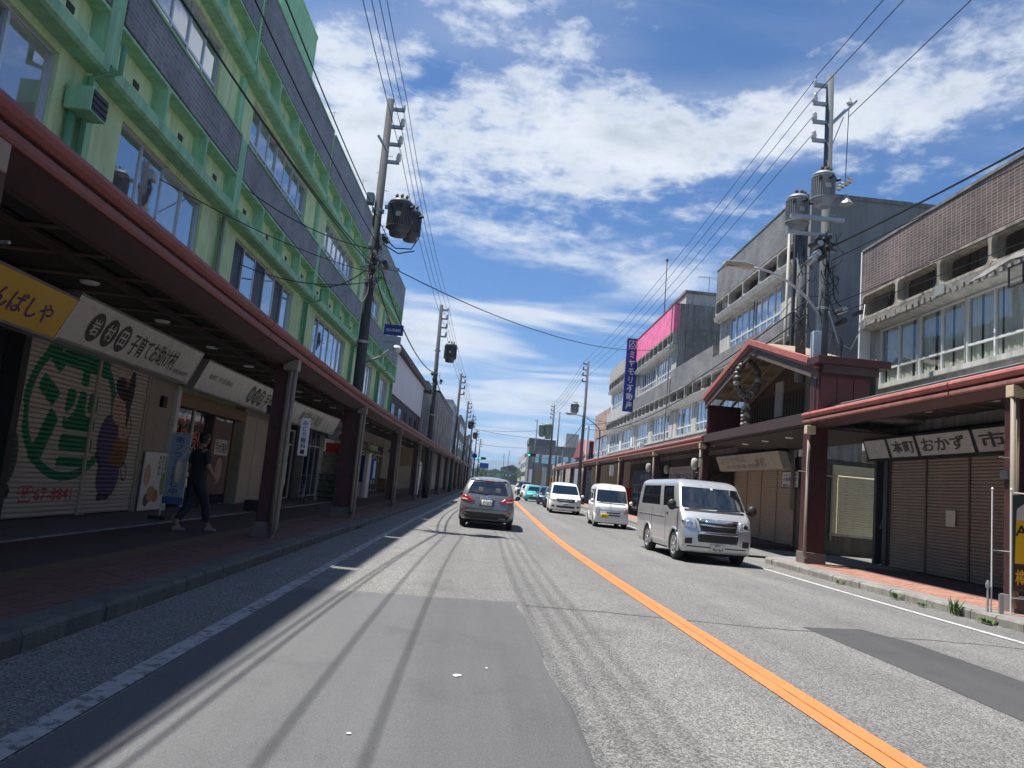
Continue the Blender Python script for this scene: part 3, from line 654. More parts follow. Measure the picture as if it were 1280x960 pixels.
# mural shutter: the slats carry a print
def mural(s, z):
    """flat print: green ring with a brushed character, a kimono pair, red phone number"""
    col = np.empty(s.shape + (3,)); col[:] = (.50, .44, .385)
    def put_(mask, c): col[mask] = c
    ell = lambda cx, cz, a, b, r=0.: (((s - cx) * math.cos(r) + (z - cz) * math.sin(r)) / a) ** 2 + ((-(s - cx) * math.sin(r) + (z - cz) * math.cos(r)) / b) ** 2
    g = (.0, .17, .075)
    e = ell(13.90, 2.05, 1.55, 1.25); put_((e < 1) & (e > .77), g)
    G = MUR['sake']; cx0, cx1, cz0, cz1 = 12.72, 14.98, 1.05, 3.08
    ii = ((z - cz0) / (cz1 - cz0) * (G.shape[0] - 1)); jj = ((s - cx0) / (cx1 - cx0) * (G.shape[1] - 1)); ok = (ii >= 0) & (ii < G.shape[0] - 1) & (jj >= 0) & (jj < G.shape[1] - 1)
    k = np.zeros(s.shape, bool); I = ii[ok].astype(int); J = jj[ok].astype(int); k[ok] = G[I, J]; put_(k, g)
    G = MUR['tel']; cx0, cx1, cz0, cz1 = 12.62, 14.3, .42, .72
    ii = ((z - cz0) / (cz1 - cz0) * (G.shape[0] - 1)); jj = ((s - cx0) / (cx1 - cx0) * (G.shape[1] - 1)); ok = (ii >= 0) & (ii < G.shape[0] - 1) & (jj >= 0) & (jj < G.shape[1] - 1)
    k = np.zeros(s.shape, bool); k[ok] = G[ii[ok].astype(int), jj[ok].astype(int)]; put_(k, (.42, .03, .03))
    sk = (.55, .36, .28); pu = (.085, .06, .17); oc = (.30, .13, .04); hair = (.02, .018, .03)
    for (cx, cz, a_, b_) in ((15.62, 2.28, .31, .36), (15.95, 1.88, .27, .26), (15.35, 1.55, .40, .52), (15.55, .92, .43, .43), (15.9, 1.45, .31, .37)): put_(ell(cx, cz, a_ + .03, b_ + .03) < 1, hair)
    put_(ell(15.35, 1.55, .38, .50, .2) < 1, pu); put_(ell(15.55, .92, .42, .42, -.1) < 1, pu); put_(ell(15.9, 1.45, .30, .36) < 1, oc); put_(ell(15.78, 1.28, .3, .2) < 1, (.2, .09, .04))
    put_(ell(15.62, 2.28, .31, .36) < 1, sk); put_(ell(15.95, 1.88, .27, .26) < 1, sk)
    put_((ell(15.66, 2.62, .36, .20, -.35) < 1) | (ell(15.98, 2.62, .15, .42, -.1) < 1) | (ell(16.0, 2.2, .07, .3) < 1), hair); put_(ell(15.8, 2.74, .07, .09) < 1, oc)
    for (cx, cz) in ((15.5, 2.27), (15.7, 2.25), (15.88, 1.86), (16.03, 1.86)): put_(ell(cx, cz, .035, .012) < 1, hair)
    put_(ell(15.6, 2.1, .05, .015) < 1, (.4, .1, .1)); put_(ell(15.95, 1.74, .05, .015) < 1, (.4, .1, .1))
    put_(ell(15.35, .5, .14, .08) < 1, hair); put_(ell(15.6, .5, .13, .07) < 1, hair); put_((ell(16.2, 1.0, .13, .2, .4) < 1) & (ell(16.2, 1.0, .09, .15, .4) > 1), hair)
    put_(ell(12.28, 1.7, .16, .42) < 1, (.55, .42, .36)); put_(ell(12.25, 1.15, .22, .42) < 1, (.05, .09, .06)); put_(ell(12.25, .62, .16, .14) < 1, hair)
    return col
def fat(G, k):
    for _ in range(k): H = G.copy(); H[1:] |= G[:-1]; H[:-1] |= G[1:]; H[:, 1:] |= G[:, :-1]; H[:, :-1] |= G[:, 1:]; G = H
    return G
MUR = {'sake': fat(text_grid('酒', n=150), 4), 'tel': text_grid('☎67-8841', n=260)}
mu = mat('mural_shutter_print', (.5, .4, .33), .5, var=0)
nt = mu.node_tree; vc = nt.nodes.new('ShaderNodeVertexColor'); vc.layer_name = 'print'; nt.links.new(vc.outputs[0], nt.nodes['Principled BSDF'].inputs['Base Color'])
sh = F.box('mural_shutter', slat_b, 12.2, 16.72, .19, 3.12, -.13, -.11)
for y in (12.2, 14.55, 16.72): part(MB().box(F.X(-.10), F.X(-.02), y - .03, y + .03, .19, 3.12), 'guide_rail', slat_b, sh)
for (ya, yb) in ((12.235, 14.515), (14.585, 16.685)):
    nx = int((yb - ya) / .014); ys = np.linspace(ya, yb, nx)
    for j in range(36):
        z0 = .20 + j * .0805; prof = [(-.08, 0), (-.067, .005), (-.062, .012), (-.058, .021), (-.056, .030), (-.0555, .039), (-.056, .048), (-.059, .058), (-.063, .068), (-.08, .078)]
        V = np.array([[(F.X(d), y, z0 + h) for (d, h) in prof] for y in ys]).reshape(-1, 3); K = len(prof)
        fs = [(i * K + k, i * K + k + 1, (i + 1) * K + k + 1, (i + 1) * K + k) for i in range(nx - 1) for k in range(K - 1)]
        me = bpy.data.meshes.new('slat'); me.from_pydata(V.tolist(), [], fs); me.materials.append(mu)
        at = me.color_attributes.new('print', 'FLOAT_COLOR', 'POINT'); cc = np.ones((len(V), 4)); cc[:, :3] = mural(V[:, 1], V[:, 2]); at.data.foreach_set('color', cc.ravel())
        me.transform(world_of(sh).inverted()); link('slat', me, sh)
part(MB().box(F.X(-.1), F.X(.16), 12.15, 16.8, 3.05, 3.118), 'shutter_box', alu_m, sh)
part(MB().tube([(F.X(.02), 14.4, .2), (F.X(.05), 14.55, .21), (F.X(.02), 14.7, .2)], .012, 6), 'pull_handle', steel_m, sh)
# entrance with glass doors, red lettering and posters inside
ent = F.box('shop_entrance', tanf, 18.2, 23.4, 2.60, 2.90, -.25, .05)
for y in (18.2, 19.75, 21.3, 22.95): part(MB().box(F.X(-.2), F.X(-.12), y, y + .07, .172, 2.6), 'door_frame', tanf if y > 20 else aluw_m, ent)
for i, (y0, y1) in enumerate(((18.27, 19.75), (19.82, 21.3), (21.37, 22.95))): part(MB().box(F.X(-.17), F.X(-.16), y0, y1, .2, 2.6), 'door_glass', glass_d, ent)
text('祭り', ent, (F.X(-.14), 18.35, 1.55), (0, 1, 0), (0, 0, 1), 1.1, .65, red_m)
text('受付中', ent, (F.X(-.14), 19.85, 1.60), (0, 1, 0), (0, 0, 1), 1.1, .5, mat('orange_print', (.6, .12, .03), .5))
part(MB().box(F.X(-.155), F.X(-.15), 21.45, 22.85, .45, 2.5), 'poster', mat('brown_poster', (.16, .10, .08), .6, var=.3), ent)
part(MB().box(F.X(-.149), F.X(-.144), 21.6, 22.7, 1.55, 1.98), 'poster', sign_w, ent); text('手仕事村', ent, (F.X(-.142), 21.68, 1.62), (0, 1, 0), (0, 0, 1), .95, .28, ink_m)
mb = MB(); n = 18; mb.add([(F.X(-.146), 22.15 + .26 * math.cos(2 * PI * i / n), 1.12 + .36 * math.sin(2 * PI * i / n)) for i in range(n)], [tuple(range(n))]); part(mb, 'poster_face', mat('poster_skin', (.5, .33, .26), .6), ent)
for x0 in (18.5, 19.0, 20.1, 20.6): part(MB().box(F.X(-.145), F.X(-.14), x0, x0 + .32, .65, 1.15), 'notice', sign_w, ent)
# further fronts, darker and glazed
F.window(27.0, 29.7, .2, 2.75, 3, 2.2, aluw_m, glass_d, d=-.1); F.box('shop_wall', tanw, 26.9, 27.0, .17, 3.119, -.3, -.002)
F.box('shop_pillar', dark_p, 29.7, 31.0, .17, 3.119, -.3, .03)
F.window(31.0, 34.6, .2, 2.9, 4, 2.3, alu_m, glass_d, d=-.2); F.box('shop_wall', white_p, 34.6, 36.6, .17, 3.119, -.3, .02)
F.window(36.6, 40.6, .2, 2.7, 4, 2.2, tanf, glass_d, d=-.2); F.box('shop_wall', tanw, 40.6, 42, .17, 3.119, -.3, .02)
F.shutter(42, 46.2, .2, 3.0, slat_b, .1, n=2); F.box('shop_wall', tanw, 46.2, 47.2, .17, 3.119, -.3, .02)
F.window(47.2, 52.4, .2, 2.8, 5, 2.2, alu_m, glass_d, d=-.2)
for j in range(8): F.box('shelf', tanf, 47.3 + j * .6, 47.7 + j * .6, .4, 1.2 + (j % 3) * .3, -.5, -.3)

# ---------------------------------------------------------------- right row kit
def storey(F, a, b, zb, wins, tile, cellm=None, wallm=None, tilem_top=True, cells=True, pier=None, n_c=None, curtain=False, ledge_m=None, tile_h=1.38, sill=True):
    """one storey: window band, projecting ledge, row of concrete cells, tiled spandrel. zb = window sill height"""
    cellm = cellm or conc_m; wallm = wallm or concl_m; z1 = zb + 1.78
    p = a
    for (w0, w1, n) in wins:
        F.box('wall_pier', wallm, p, w0, zb - .001, z1, -.25, 0); F.window(w0, w1, zb, z1, n, zb + .5, aluw_m, glass_c if curtain else glass_w, curtain=curtain, d=-.1); p = w1
    F.box('wall_pier', wallm, p, b, zb - .001, z1, -.25, 0)
    if sill: F.box('window_sill', ledge_m or concl_m, a + .01, b - .01, zb - .14, zb - .003, -.2, .12)
    if cells:
        part(MB().prism([(F.X(-.2), z1 + .003), (F.X(.36), z1 + .07), (F.X(.42), z1 + .30), (F.X(-.2), z1 + .34)], 'y', a, b), 'ledge', ledge_m or concl_m, F.par)
        nc = n_c or max(1, round((b - a) / 2.15)); cw = (b - a) / nc
        for i in range(nc):
            F.cell(a + i * cw, a + (i + 1) * cw, z1 + .343, z1 + 1.22, .33, cellm, r=.14, rim=.10)
            F.box('vent', dark_p, a + i * cw + .5, a + i * cw + .75, z1 + .62, z1 + .92, .012, .03)
    F.box('tile_band', tile, a, b, z1 + (1.223 if cells else .003), z1 + 1.22 + tile_h, -.25, .34 if cells else .04)
    return z1 + 1.22 + tile_h
R1 = thing('tiled_building', 'two-storey concrete building with purple brick parapet over the brown shutters, right edge', 'building', (16, 12, 0))
F1 = Fac(1, 12.2, R1)
F1.box('body', concd_m, -8, 23.88, 3.3, 9.6, -9, -.55); F1.box('ground_floor_body', concd_m, -8, 22.95, 0, 3.298, -9, -.55)
F1.box('end_wall', concl_m, 23.6, 23.9, 3.2, 9.9, -9.01, -.003)
top = storey(F1, -7.9, 23.55, 5.56, [(-6, -3.8, 2), (-3.6, 2.8, 6), (3.9, 10.3, 6), (10.9, 15.3, 4), (16.55, 18.70, 2), (18.72, 20.86, 2), (20.88, 23.02, 2)], ptile_m, cellm=mat('stained_cell_concrete', (.30, .28, .235), .95, var=.3, vs=2.2, streak=.9, bump=.8, bs=30), curtain=True, tile_h=1.42, n_c=15)
F1.box('coping', concd_m, -7.9, 23.55, top + .002, top + .08, -.28, .37); F1.box('corner_panel', aluw_m, 23.56, 23.64, 3.9, 10.0, .0, .36); F1.box('corner_gap', dark_p, 23.65, 23.75, 8.6, 9.9, -.2, .30)
F1.box('wall', concl_m, -8, 23.55, 4.0, 5.41, -.3, -.002)
mb = MB(); zz = 7.66                                      # spalled edge of the ledge
for i in range(46):
    y = 10 + i * .29; mb.box(F1.X(.30), F1.X(.425 + random.uniform(0, .015)), y, y + random.uniform(.1, .28), 7.42 + random.uniform(-.03, .02), 7.50 + random.uniform(0, .09))
tag(part(mb, 'spalled_render', mat('exposed_render', (.22, .21, .19), .95, var=.4, vs=8, bump=.8), R1), kind='stuff')
part(MB().prism([(15.2, 7.60), (16.2, 7.70), (17.2, 7.60), (17.9, 7.46), (17.3, 7.47), (16.4, 7.60), (15.2, 7.48)], 'x', F1.X(.427), F1.X(.445)), 'torn_flashing', concl_m, R1)
part(MB().box(F1.X(.43), F1.X(.44), 18.9, 19.35, 7.45, 7.72), 'patch_plate', mat('patch_grey', (.22, .25, .25), .6), R1)
part(MB().prism([(23.05, 5.62), (23.5, 5.62), (23.5, 6.9), (23.3, 7.0), (23.35, 6.2), (23.1, 6.15)], 'x', F1.X(.001), F1.X(.012)), 'peeling_paint', mat('bare_render', (.36, .35, .33), .9, var=.2), R1)
for k in range(2): part(MB().tube([(F1.X(.25 + k * .18), 12, 4.72 - k * .1), (F1.X(.25 + k * .18), 22.6, 4.62 - k * .1)], .06, 8), 'roof_pipe', dark_p if k else steel_m, R1, True)
cg = part(MB().box(F1.X(.9), F1.X(.4), 14.95, 15.0, 6.9, 6.95), 'lamp_bracket', black_p, R1)
for (dx, dz) in ((0, 0), (.45, 0), (0, .45), (.45, .45)): part(MB().box(F1.X(.45 + dx), F1.X(.48 + dx), 15.3, 15.75, 6.7 + dz, 6.73 + dz), 'cage_bar', black_p, R1)
for (dx, dy) in ((0, 0), (.45, 0), (0, .45), (.45, .45)): part(MB().box(F1.X(.45 + dx), F1.X(.48 + dx), 15.3 + dy, 15.33 + dy, 6.7, 7.18), 'cage_bar', black_p, R1)
# ground floor: brown shutters in three bays
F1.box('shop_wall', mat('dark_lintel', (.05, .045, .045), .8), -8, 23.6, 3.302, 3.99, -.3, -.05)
F1.shutter(9.2, 22.15, .16, 3.28, slat_br, .085, n=7, d=-.05, rail=mat('brown_rail', (.10, .065, .06), .5))
F1.box('door_jamb', mat('blue_grey_jamb', (.055, .065, .085), .6), 22.2, 22.42, .15, 3.3, -.3, .05); F1.box('dark_doorway', black_p, 22.42, 22.8, .15, 3.3, -.3, -.2); F1.box('door_jamb', MATS['blue_grey_jamb'], 22.8, 22.95, .15, 3.3, -.3, .06)
F1.box('shop_wall', tanw, -8, 9.1, .15, 3.3, -.3, -.02)
part(MB().box(F1.X(.02), F1.X(.012), 18.95, 19.35, 1.45, 1.86), 'paper_notice', white_p, R1)
part(MB().tube([(F1.X(-.15), 22.6, 1.3), (F1.X(-.05), 22.6, 1.25), (F1.X(-.05), 22.75, 1.2), (F1.X(-.15), 22.75, 1.5)], .02, 6), 'door_handle', steel_m, R1)
# R2: grey tiled three-storey with the big blank side wall
R2 = thing('grey_building', 'three-storey grey building with a big blank side wall behind the right transformers', 'building', (16, 34, 0))
F2 = Fac(1, 12.2, R2)
F2.box('body', greywall_m, 29.0, 40.5, 0, 13.9, -9, -.56); part(MB().box(12.21, 21.2, 28.7, 28.99, 4.6, 14.1), 'side_wall', greywall_m, R2)
part(MB().box(12.21, 21.2, 28.71, 28.99, 0, 4.597), 'side_wall', mat('brown_grey_wall', (.17, .155, .135), .9, var=.15, streak=.5), R2)
for y0, w in ((12.4, 3.9), (16.4, 4.8)): part(MB().box(y0, y0 + w, 28.66, 28.699, 13.95, 14.12), 'coping', concd_m, R2)
storey(F2, 29.0, 40.5, 5.5, [(30.2, 33.7, 4), (34.4, 39.6, 6)], grtile_m, tile_h=.75)
top = storey(F2, 29.0, 40.5, 9.35, [(31.6, 35.1, 4), (35.1, 38.8, 4)], grtile_m, tile_h=1.7, ledge_m=concl_m)
F2.box('white_sill', white_w, 31, 39.2, 9.12, 9.2, .125, .16); F2.box('wall', grtile_m, 29, 40.5, 4.0, 5.35, -.3, .0)
F2.box('corner_pipe', dark_p, 29.05, 29.2, 4, 13.9, .36, .46); part(MB().tube([(11.7, 29.6, 4), (11.7, 29.6, 13.5)], .06, 8), 'downpipe', concl_m, R2, True)
F2.box('coping', concd_m, 29.0, 40.5, top + .003, top + .07, -.28, .37)
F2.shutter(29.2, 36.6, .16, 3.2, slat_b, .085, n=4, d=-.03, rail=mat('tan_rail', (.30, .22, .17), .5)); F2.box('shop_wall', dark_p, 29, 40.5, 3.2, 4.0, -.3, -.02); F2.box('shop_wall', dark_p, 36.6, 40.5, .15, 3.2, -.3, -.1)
# cream shutter on the side wall, with electrics
G2 = Fac(1, 12.2, R2)
sw = part(MB().box(13.45, 15.15, 28.64, 28.66, .8, 2.95), 'side_shutter', slat_y, R2)
slm = MB().prism([(.02, 0), (0, 0), (-.018, .012), (-.022, .035), (-.018, .064), (0, .08), (.02, .08)], 'x', 13.46, 15.14).mesh('slat', slat_y)
for j in range(25): piece(slm, 'slat', sw, Matrix.Translation((0, 28.64, .8 + j * .086)))
part(MB().box(13.4, 15.2, 28.5, 28.655, 2.95, 3.35), 'shutter_box', mat('cream_box', (.60, .55, .40), .6), sw); part(MB().box(13.35, 15.25, 28.55, 28.7, .7, .79), 'shutter_sill', concl_m, sw)
part(MB().box(13.39, 13.449, 28.6, 28.65, .5, 2.95), 'guide_rail', concl_m, sw)
part(MB().box(12.75, 13.1, 28.55, 28.70, 1.75, 2.95), 'meter_cabinet', mat('meter_grey', (.30, .31, .31), .6), R2); part(MB().box(12.22, 16, 28.66, 28.70, 3.55, 4.75), 'render_band', conc_m, R2)
part(MB().tube([(15.0, 28.6, 5.2), (15.0, 28.6, 7.6)], .05, 8), 'roof_post', steel_m, R2)
# R2b: low two-storey between
R3 = thing('low_tiled_building', 'two-storey dull grey tiled building between the grey building and the pink one', 'building', (16, 45, 0)); F3 = Fac(1, 12.2, R3)
F3.box('body', conc_m, 40.52, 50.4, 0, 9.7, -9, -.56); F3.box('wall', grtile_m, 40.52, 50.4, 4, 5.35, -.3, 0)
storey(F3, 40.52, 50.4, 5.5, [(41.3, 44.6, 4), (45.6, 49.4, 4)], grtile_m, tile_h=1.45)
F3.box('shop_wall', brown_m, 40.52, 50.4, 2.9, 4, -.3, -.02); F3.window(41, 45.4, .2, 2.9, 4, 2.3, tanf, glass_d, d=-.2); F3.box('shop_wall', tanw, 45.4, 50.4, .15, 2.9, -.3, 0)
# pink building
R4 = thing('pink_topped_building', 'three-storey building with a faded pink parapet and stained concrete side wall', 'building', (16, 58, 0)); F4 = Fac(1, 12.2, R4)
F4.box('body', concd_m, 50.62, 65.0, 0, 14.4, -9, -.56); part(MB().box(12.21, 21.2, 50.42, 50.615, 4, 14.65), 'side_wall', concd_m, R4)
F4.box('wall', grtile_m, 50.62, 65, 4, 5.35, -.3, 0); storey(F4, 50.62, 65, 5.5, [(51.6, 57.2, 6), (58.6, 63.9, 6)], grtile_m, tile_h=.95, n_c=9)
storey(F4, 50.62, 65, 9.75, [(52.0, 56.6, 6), (57.0, 63.6, 8)], pink_m, tile_h=1.85, n_c=9); F4.box('coping', mat('red_coping', (.3, .08, .08), .6), 50.62, 65, 14.61, 14.68, -.28, .38)
part(MB().box(12.7, 18.5, 51.0, 56.0, 14.4, 15.55), 'rooftop_hut', concl_m, R4); part(MB().box(12.6, 18.7, 50.9, 56.1, 15.555, 15.75), 'hut_roof', concd_m, R4)
for (x0, x1, z0, z1) in ((12.7, 15.6, 9.3, 12.9), (16.2, 17.6, 10.8, 13.2)): part(MB().box(x0, x1, 50.38, 50.42, z0, z1), 'render_patch', mat('darker_render', (.15, .15, .15), .95, var=.3, streak=.8), R4)
part(MB().tube([(11.7, 50.55, 4), (11.7, 50.55, 14.6)], .035, 6), 'downpipe', concd_m, R4)
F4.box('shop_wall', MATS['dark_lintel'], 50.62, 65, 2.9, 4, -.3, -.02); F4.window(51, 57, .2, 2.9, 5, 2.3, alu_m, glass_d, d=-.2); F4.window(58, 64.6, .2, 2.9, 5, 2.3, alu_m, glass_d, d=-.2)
# R5 grey tall, R6 small brick, R7 red roof, R8 far block
R5 = thing('window_building', 'slim grey building with white window rows just behind the blue vertical sign', 'building', (16, 72, 0)); F5 = Fac(1, 12.2, R5)
F5.box('body', concl_m, 65.3, 79.3, 0, 13.7, -9, -.56); F5.box('wall', concl_m, 65.3, 79.3, 4, 5.35, -.3, 0)
storey(F5, 65.3, 79.3, 5.5, [(66.2, 71.2, 5), (72.2, 78.4, 6)], concl_m, tile_h=.9, n_c=8, wallm=white_w); storey(F5, 65.3, 79.3, 9.7, [(66.2, 71.2, 5), (72.2, 78.4, 6)], mat('beige_grey_panel', (.36, .34, .31), .8, var=.08, streak=.2), tile_h=1.3, n_c=8, wallm=white_w)
F5.box('shop_wall', tanw, 65.3, 79.3, .15, 4, -.3, 0)
R6 = thing('small_brick_building', 'small two-storey building with worn brown brick top beside the slim grey one', 'building', (16, 85, 0)); F6 = Fac(1, 12.2, R6)
F6.box('body', conc_m, 79.5, 91, 0, 10.2, -8, -.3); F6.box('brick_face', mat('brown_brick_wall', rough=.9, var=0, fn=tiles((.30, .19, .14), (.38, .26, .2), (.36, .33, .3), .4, .16, .02)), 79.5, 91, 7.5, 10.3, -.29, .02)
F6.box('wall', concl_m, 79.5, 91, 0, 5.2, -.29, 0); F6.window(80, 90.4, 5.25, 7.4, 8, 5.9, aluw_m, glass_w, d=-.1)
R7 = thing('red_roof_house', 'grey house with a red sheet metal gable roof at the far right arcade end', 'house', (16, 104, 0))
part(MB().box(12.4, 20, 98, 112, 0, 6.0), 'wall', mat('bluegrey_wall', (.22, .27, .30), .8, var=.1), R7)
part(MB().prism([(97.4, 5.8), (112.6, 5.8), (105, 8.3)], 'x', 12.0, 20.4), 'roof', mat('red_sheet_roof', (.30, .085, .085), .6, var=.2, streak=.3), R7)
part(MB().box(12.1, 12.35, 97.6, 98.3, 0, 9.6), 'white_fin', white_p, R7); part(MB().box(12.4, 12.9, 96.4, 97.3, 4, 7.6), 'dark_tower', dark_p, R7)
R8 = thing('concrete_block', 'wide dark concrete block at the far crossing behind the right traffic light', 'building', (15, 184, 0))
part(MB().box(8.5, 23.5, 180, 192, 0, 10.9), 'body', mat('far_grey_block', (.20, .205, .20), .9, var=.3, vs=.5, streak=.7), R8); part(MB().box(8.3, 14.6, 179.8, 192.2, 10.903, 12.2), 'upper_storey', mat('far_slate', (.12, .135, .14), .9, var=.2, vs=.5), R8)
part(MB().box(17.0, 20.0, 181, 184, 10.91, 14.2), 'water_tower', concl_m, R8)
for i in range(6): part(MB().box(9.3 + i * 2.3, 10.9 + i * 2.3, 179.9, 179.99, 6.6, 8.6), 'window', glass_w, R8)
for i in range(3): part(MB().box(8.9 + i * 1.5, 10.0 + i * 1.5, 179.9, 179.99, .3, 5.0 + i * .4), 'shop_front', [white_p, tanf, concl_m][i], R8)
# ---------------------------------------------------------------- left row beyond the green building
L2 = thing('white_sided_building', 'white metal-sided two-storey building with a dark lower storey next to the green building', 'building', (-11, 63, 0)); FL = Fac(-1, -7.0, L2)
FL.box('body', dark_p, 52.9, 74.5, 0, 9.3, -8, -.3)
for i, (a, b) in enumerate(((52.9, 58.4), (58.43, 63.9), (63.93, 69.3), (69.33, 74.4))): FL.box('siding_panel', white_w, a, b, 6.9, 9.85, -.29, .12, bev=.01)
part(MB().prism([(-6.55, 10.28), (-6.6, 9.86), (-16, 9.4), (-16, 9.8)], 'y', 52.7, 74.8), 'roof', mat('dark_roof_edge', (.075, .06, .055), .7, var=.2), L2)
FL.box('dark_storey', mat('dark_timber', (.035, .03, .035), .7, var=.3, streak=.2), 52.9, 74.4, 4.0, 6.88, -.29, .02)
for i in range(5): FL.box('window', glass_d, 54 + i * 4, 55.5 + i * 4, 4.9, 6.3, .021, .06)
FL.box('shop_wall', tanw, 52.9, 74.4, .15, 4, -.29, 0)
gw = mat('blotchy_grey_wall', (.36, .37, .36), .9, var=.25, vs=.5, streak=.8)
L3 = thing('grey_concrete_building', 'blotchy grey concrete building standing forward behind the second left pole', 'building', (-10, 87, 0)); F = Fac(-1, -5.4, L3)
F.box('body', gw, 75, 99, 0, 9.3, -9, -.3); F.box('facade', gw, 75, 99, 0, 9.6, -.29, 0)
for k in range(6):
    for z0 in (3.9, 6.5): F.box('window', [glass_w, dark_p][(k + int(z0)) % 2], 77 + k * 3.6, 78.8 + k * 3.6, z0 + .3, z0 + 1.7, .002, .04)
    F.box('pilaster', concl_m, 76 + k * 3.8, 76.3 + k * 3.8, 3.8, 9.4, .003, .25)
F.box('roof_rail', dark_p, 75, 99, 9.603, 9.8, -1, .1); F.box('roof_hut', concd_m, 75.5, 80, 9.81, 10.7, -6, -1.2)
bl = thing('blue_grey_building', 'tall narrow blue-grey building past the grey concrete one on the left', 'building', (-10, 110, 0)); F = Fac(-1, -5.5, bl)
F.box('body', mat('blue_grey_wall', (.20, .25, .33), .85, var=.2, vs=.4, streak=.5), 100, 113, 0, 11.5, -9, 0); F.box('white_pier', concl_m, 99.3, 99.95, 0, 11, -1, .3)
for k in range(4):
    for z0 in (4, 6.6, 9): F.box('window', glass_d, 101 + k * 3, 102.6 + k * 3, z0, z0 + 1.4, .003, .05)
far = [(-5.8, 114, 126, 9.0, 'pale concrete shop block right after the blue-grey building on the left', concl_m), (-5.6, 127, 148, 11.5, 'dark brown block with dim windows further down the left side', concd_m), (-6, 149, 172, 8.4, 'low cream shop row far down the left side', tanw),
       (-5.5, 173, 200, 11.0, 'distant grey office block on the left near the far crossing', greywall_m), (-6, 201, 240, 9.0, 'faraway white block at the left end of the street', white_w)]
for (x, a, b, h, lab, m) in far:
    t = thing('street_building', lab, 'building', (x - 4, (a + b) / 2, 0)); F = Fac(-1, x, t); F.box('body', m, a, b, 0, h, -9, 0)
    for k in range(int((b - a) / 3.4)):
        for z0 in np.arange(1.0, h - 1.6, 2.7): F.box('window', glass_d if (k % 2) else glass_w, a + .9 + k * 3.4, a + 2.9 + k * 3.4, z0, z0 + 1.3, .003, .06)
    F.box('parapet', concd_m, a, b, h + .002, h + .3, -.3, .08)
for (x, a, b, h, lab, m) in [(12.3, 113.5, 128, 5.2, 'low grey shop after the red-roofed house on the right', conc_m), (12.6, 130, 158, 5.8, 'long low brown shop row on the right before the far crossing', tanw), (9.5, 215, 260, 9, 'pale apartment block beyond the far crossing on the right', concl_m), (11, 270, 330, 12, 'faraway tan block on the right beyond the footbridge', tanw)]:
    t = thing('street_building', lab, 'building', (x + 4, (a + b) / 2, 0)); F = Fac(1, x, t); F.box('body', m, a, b, 0, h, -9, 0)
    for k in range(int((b - a) / 3.4)):
        for z0 in np.arange(1.0, h - 1.6, 2.7): F.box('window', glass_d if (k % 2) else glass_w, a + .9 + k * 3.4, a + 2.9 + k * 3.4, z0, z0 + 1.3, .003, .06)
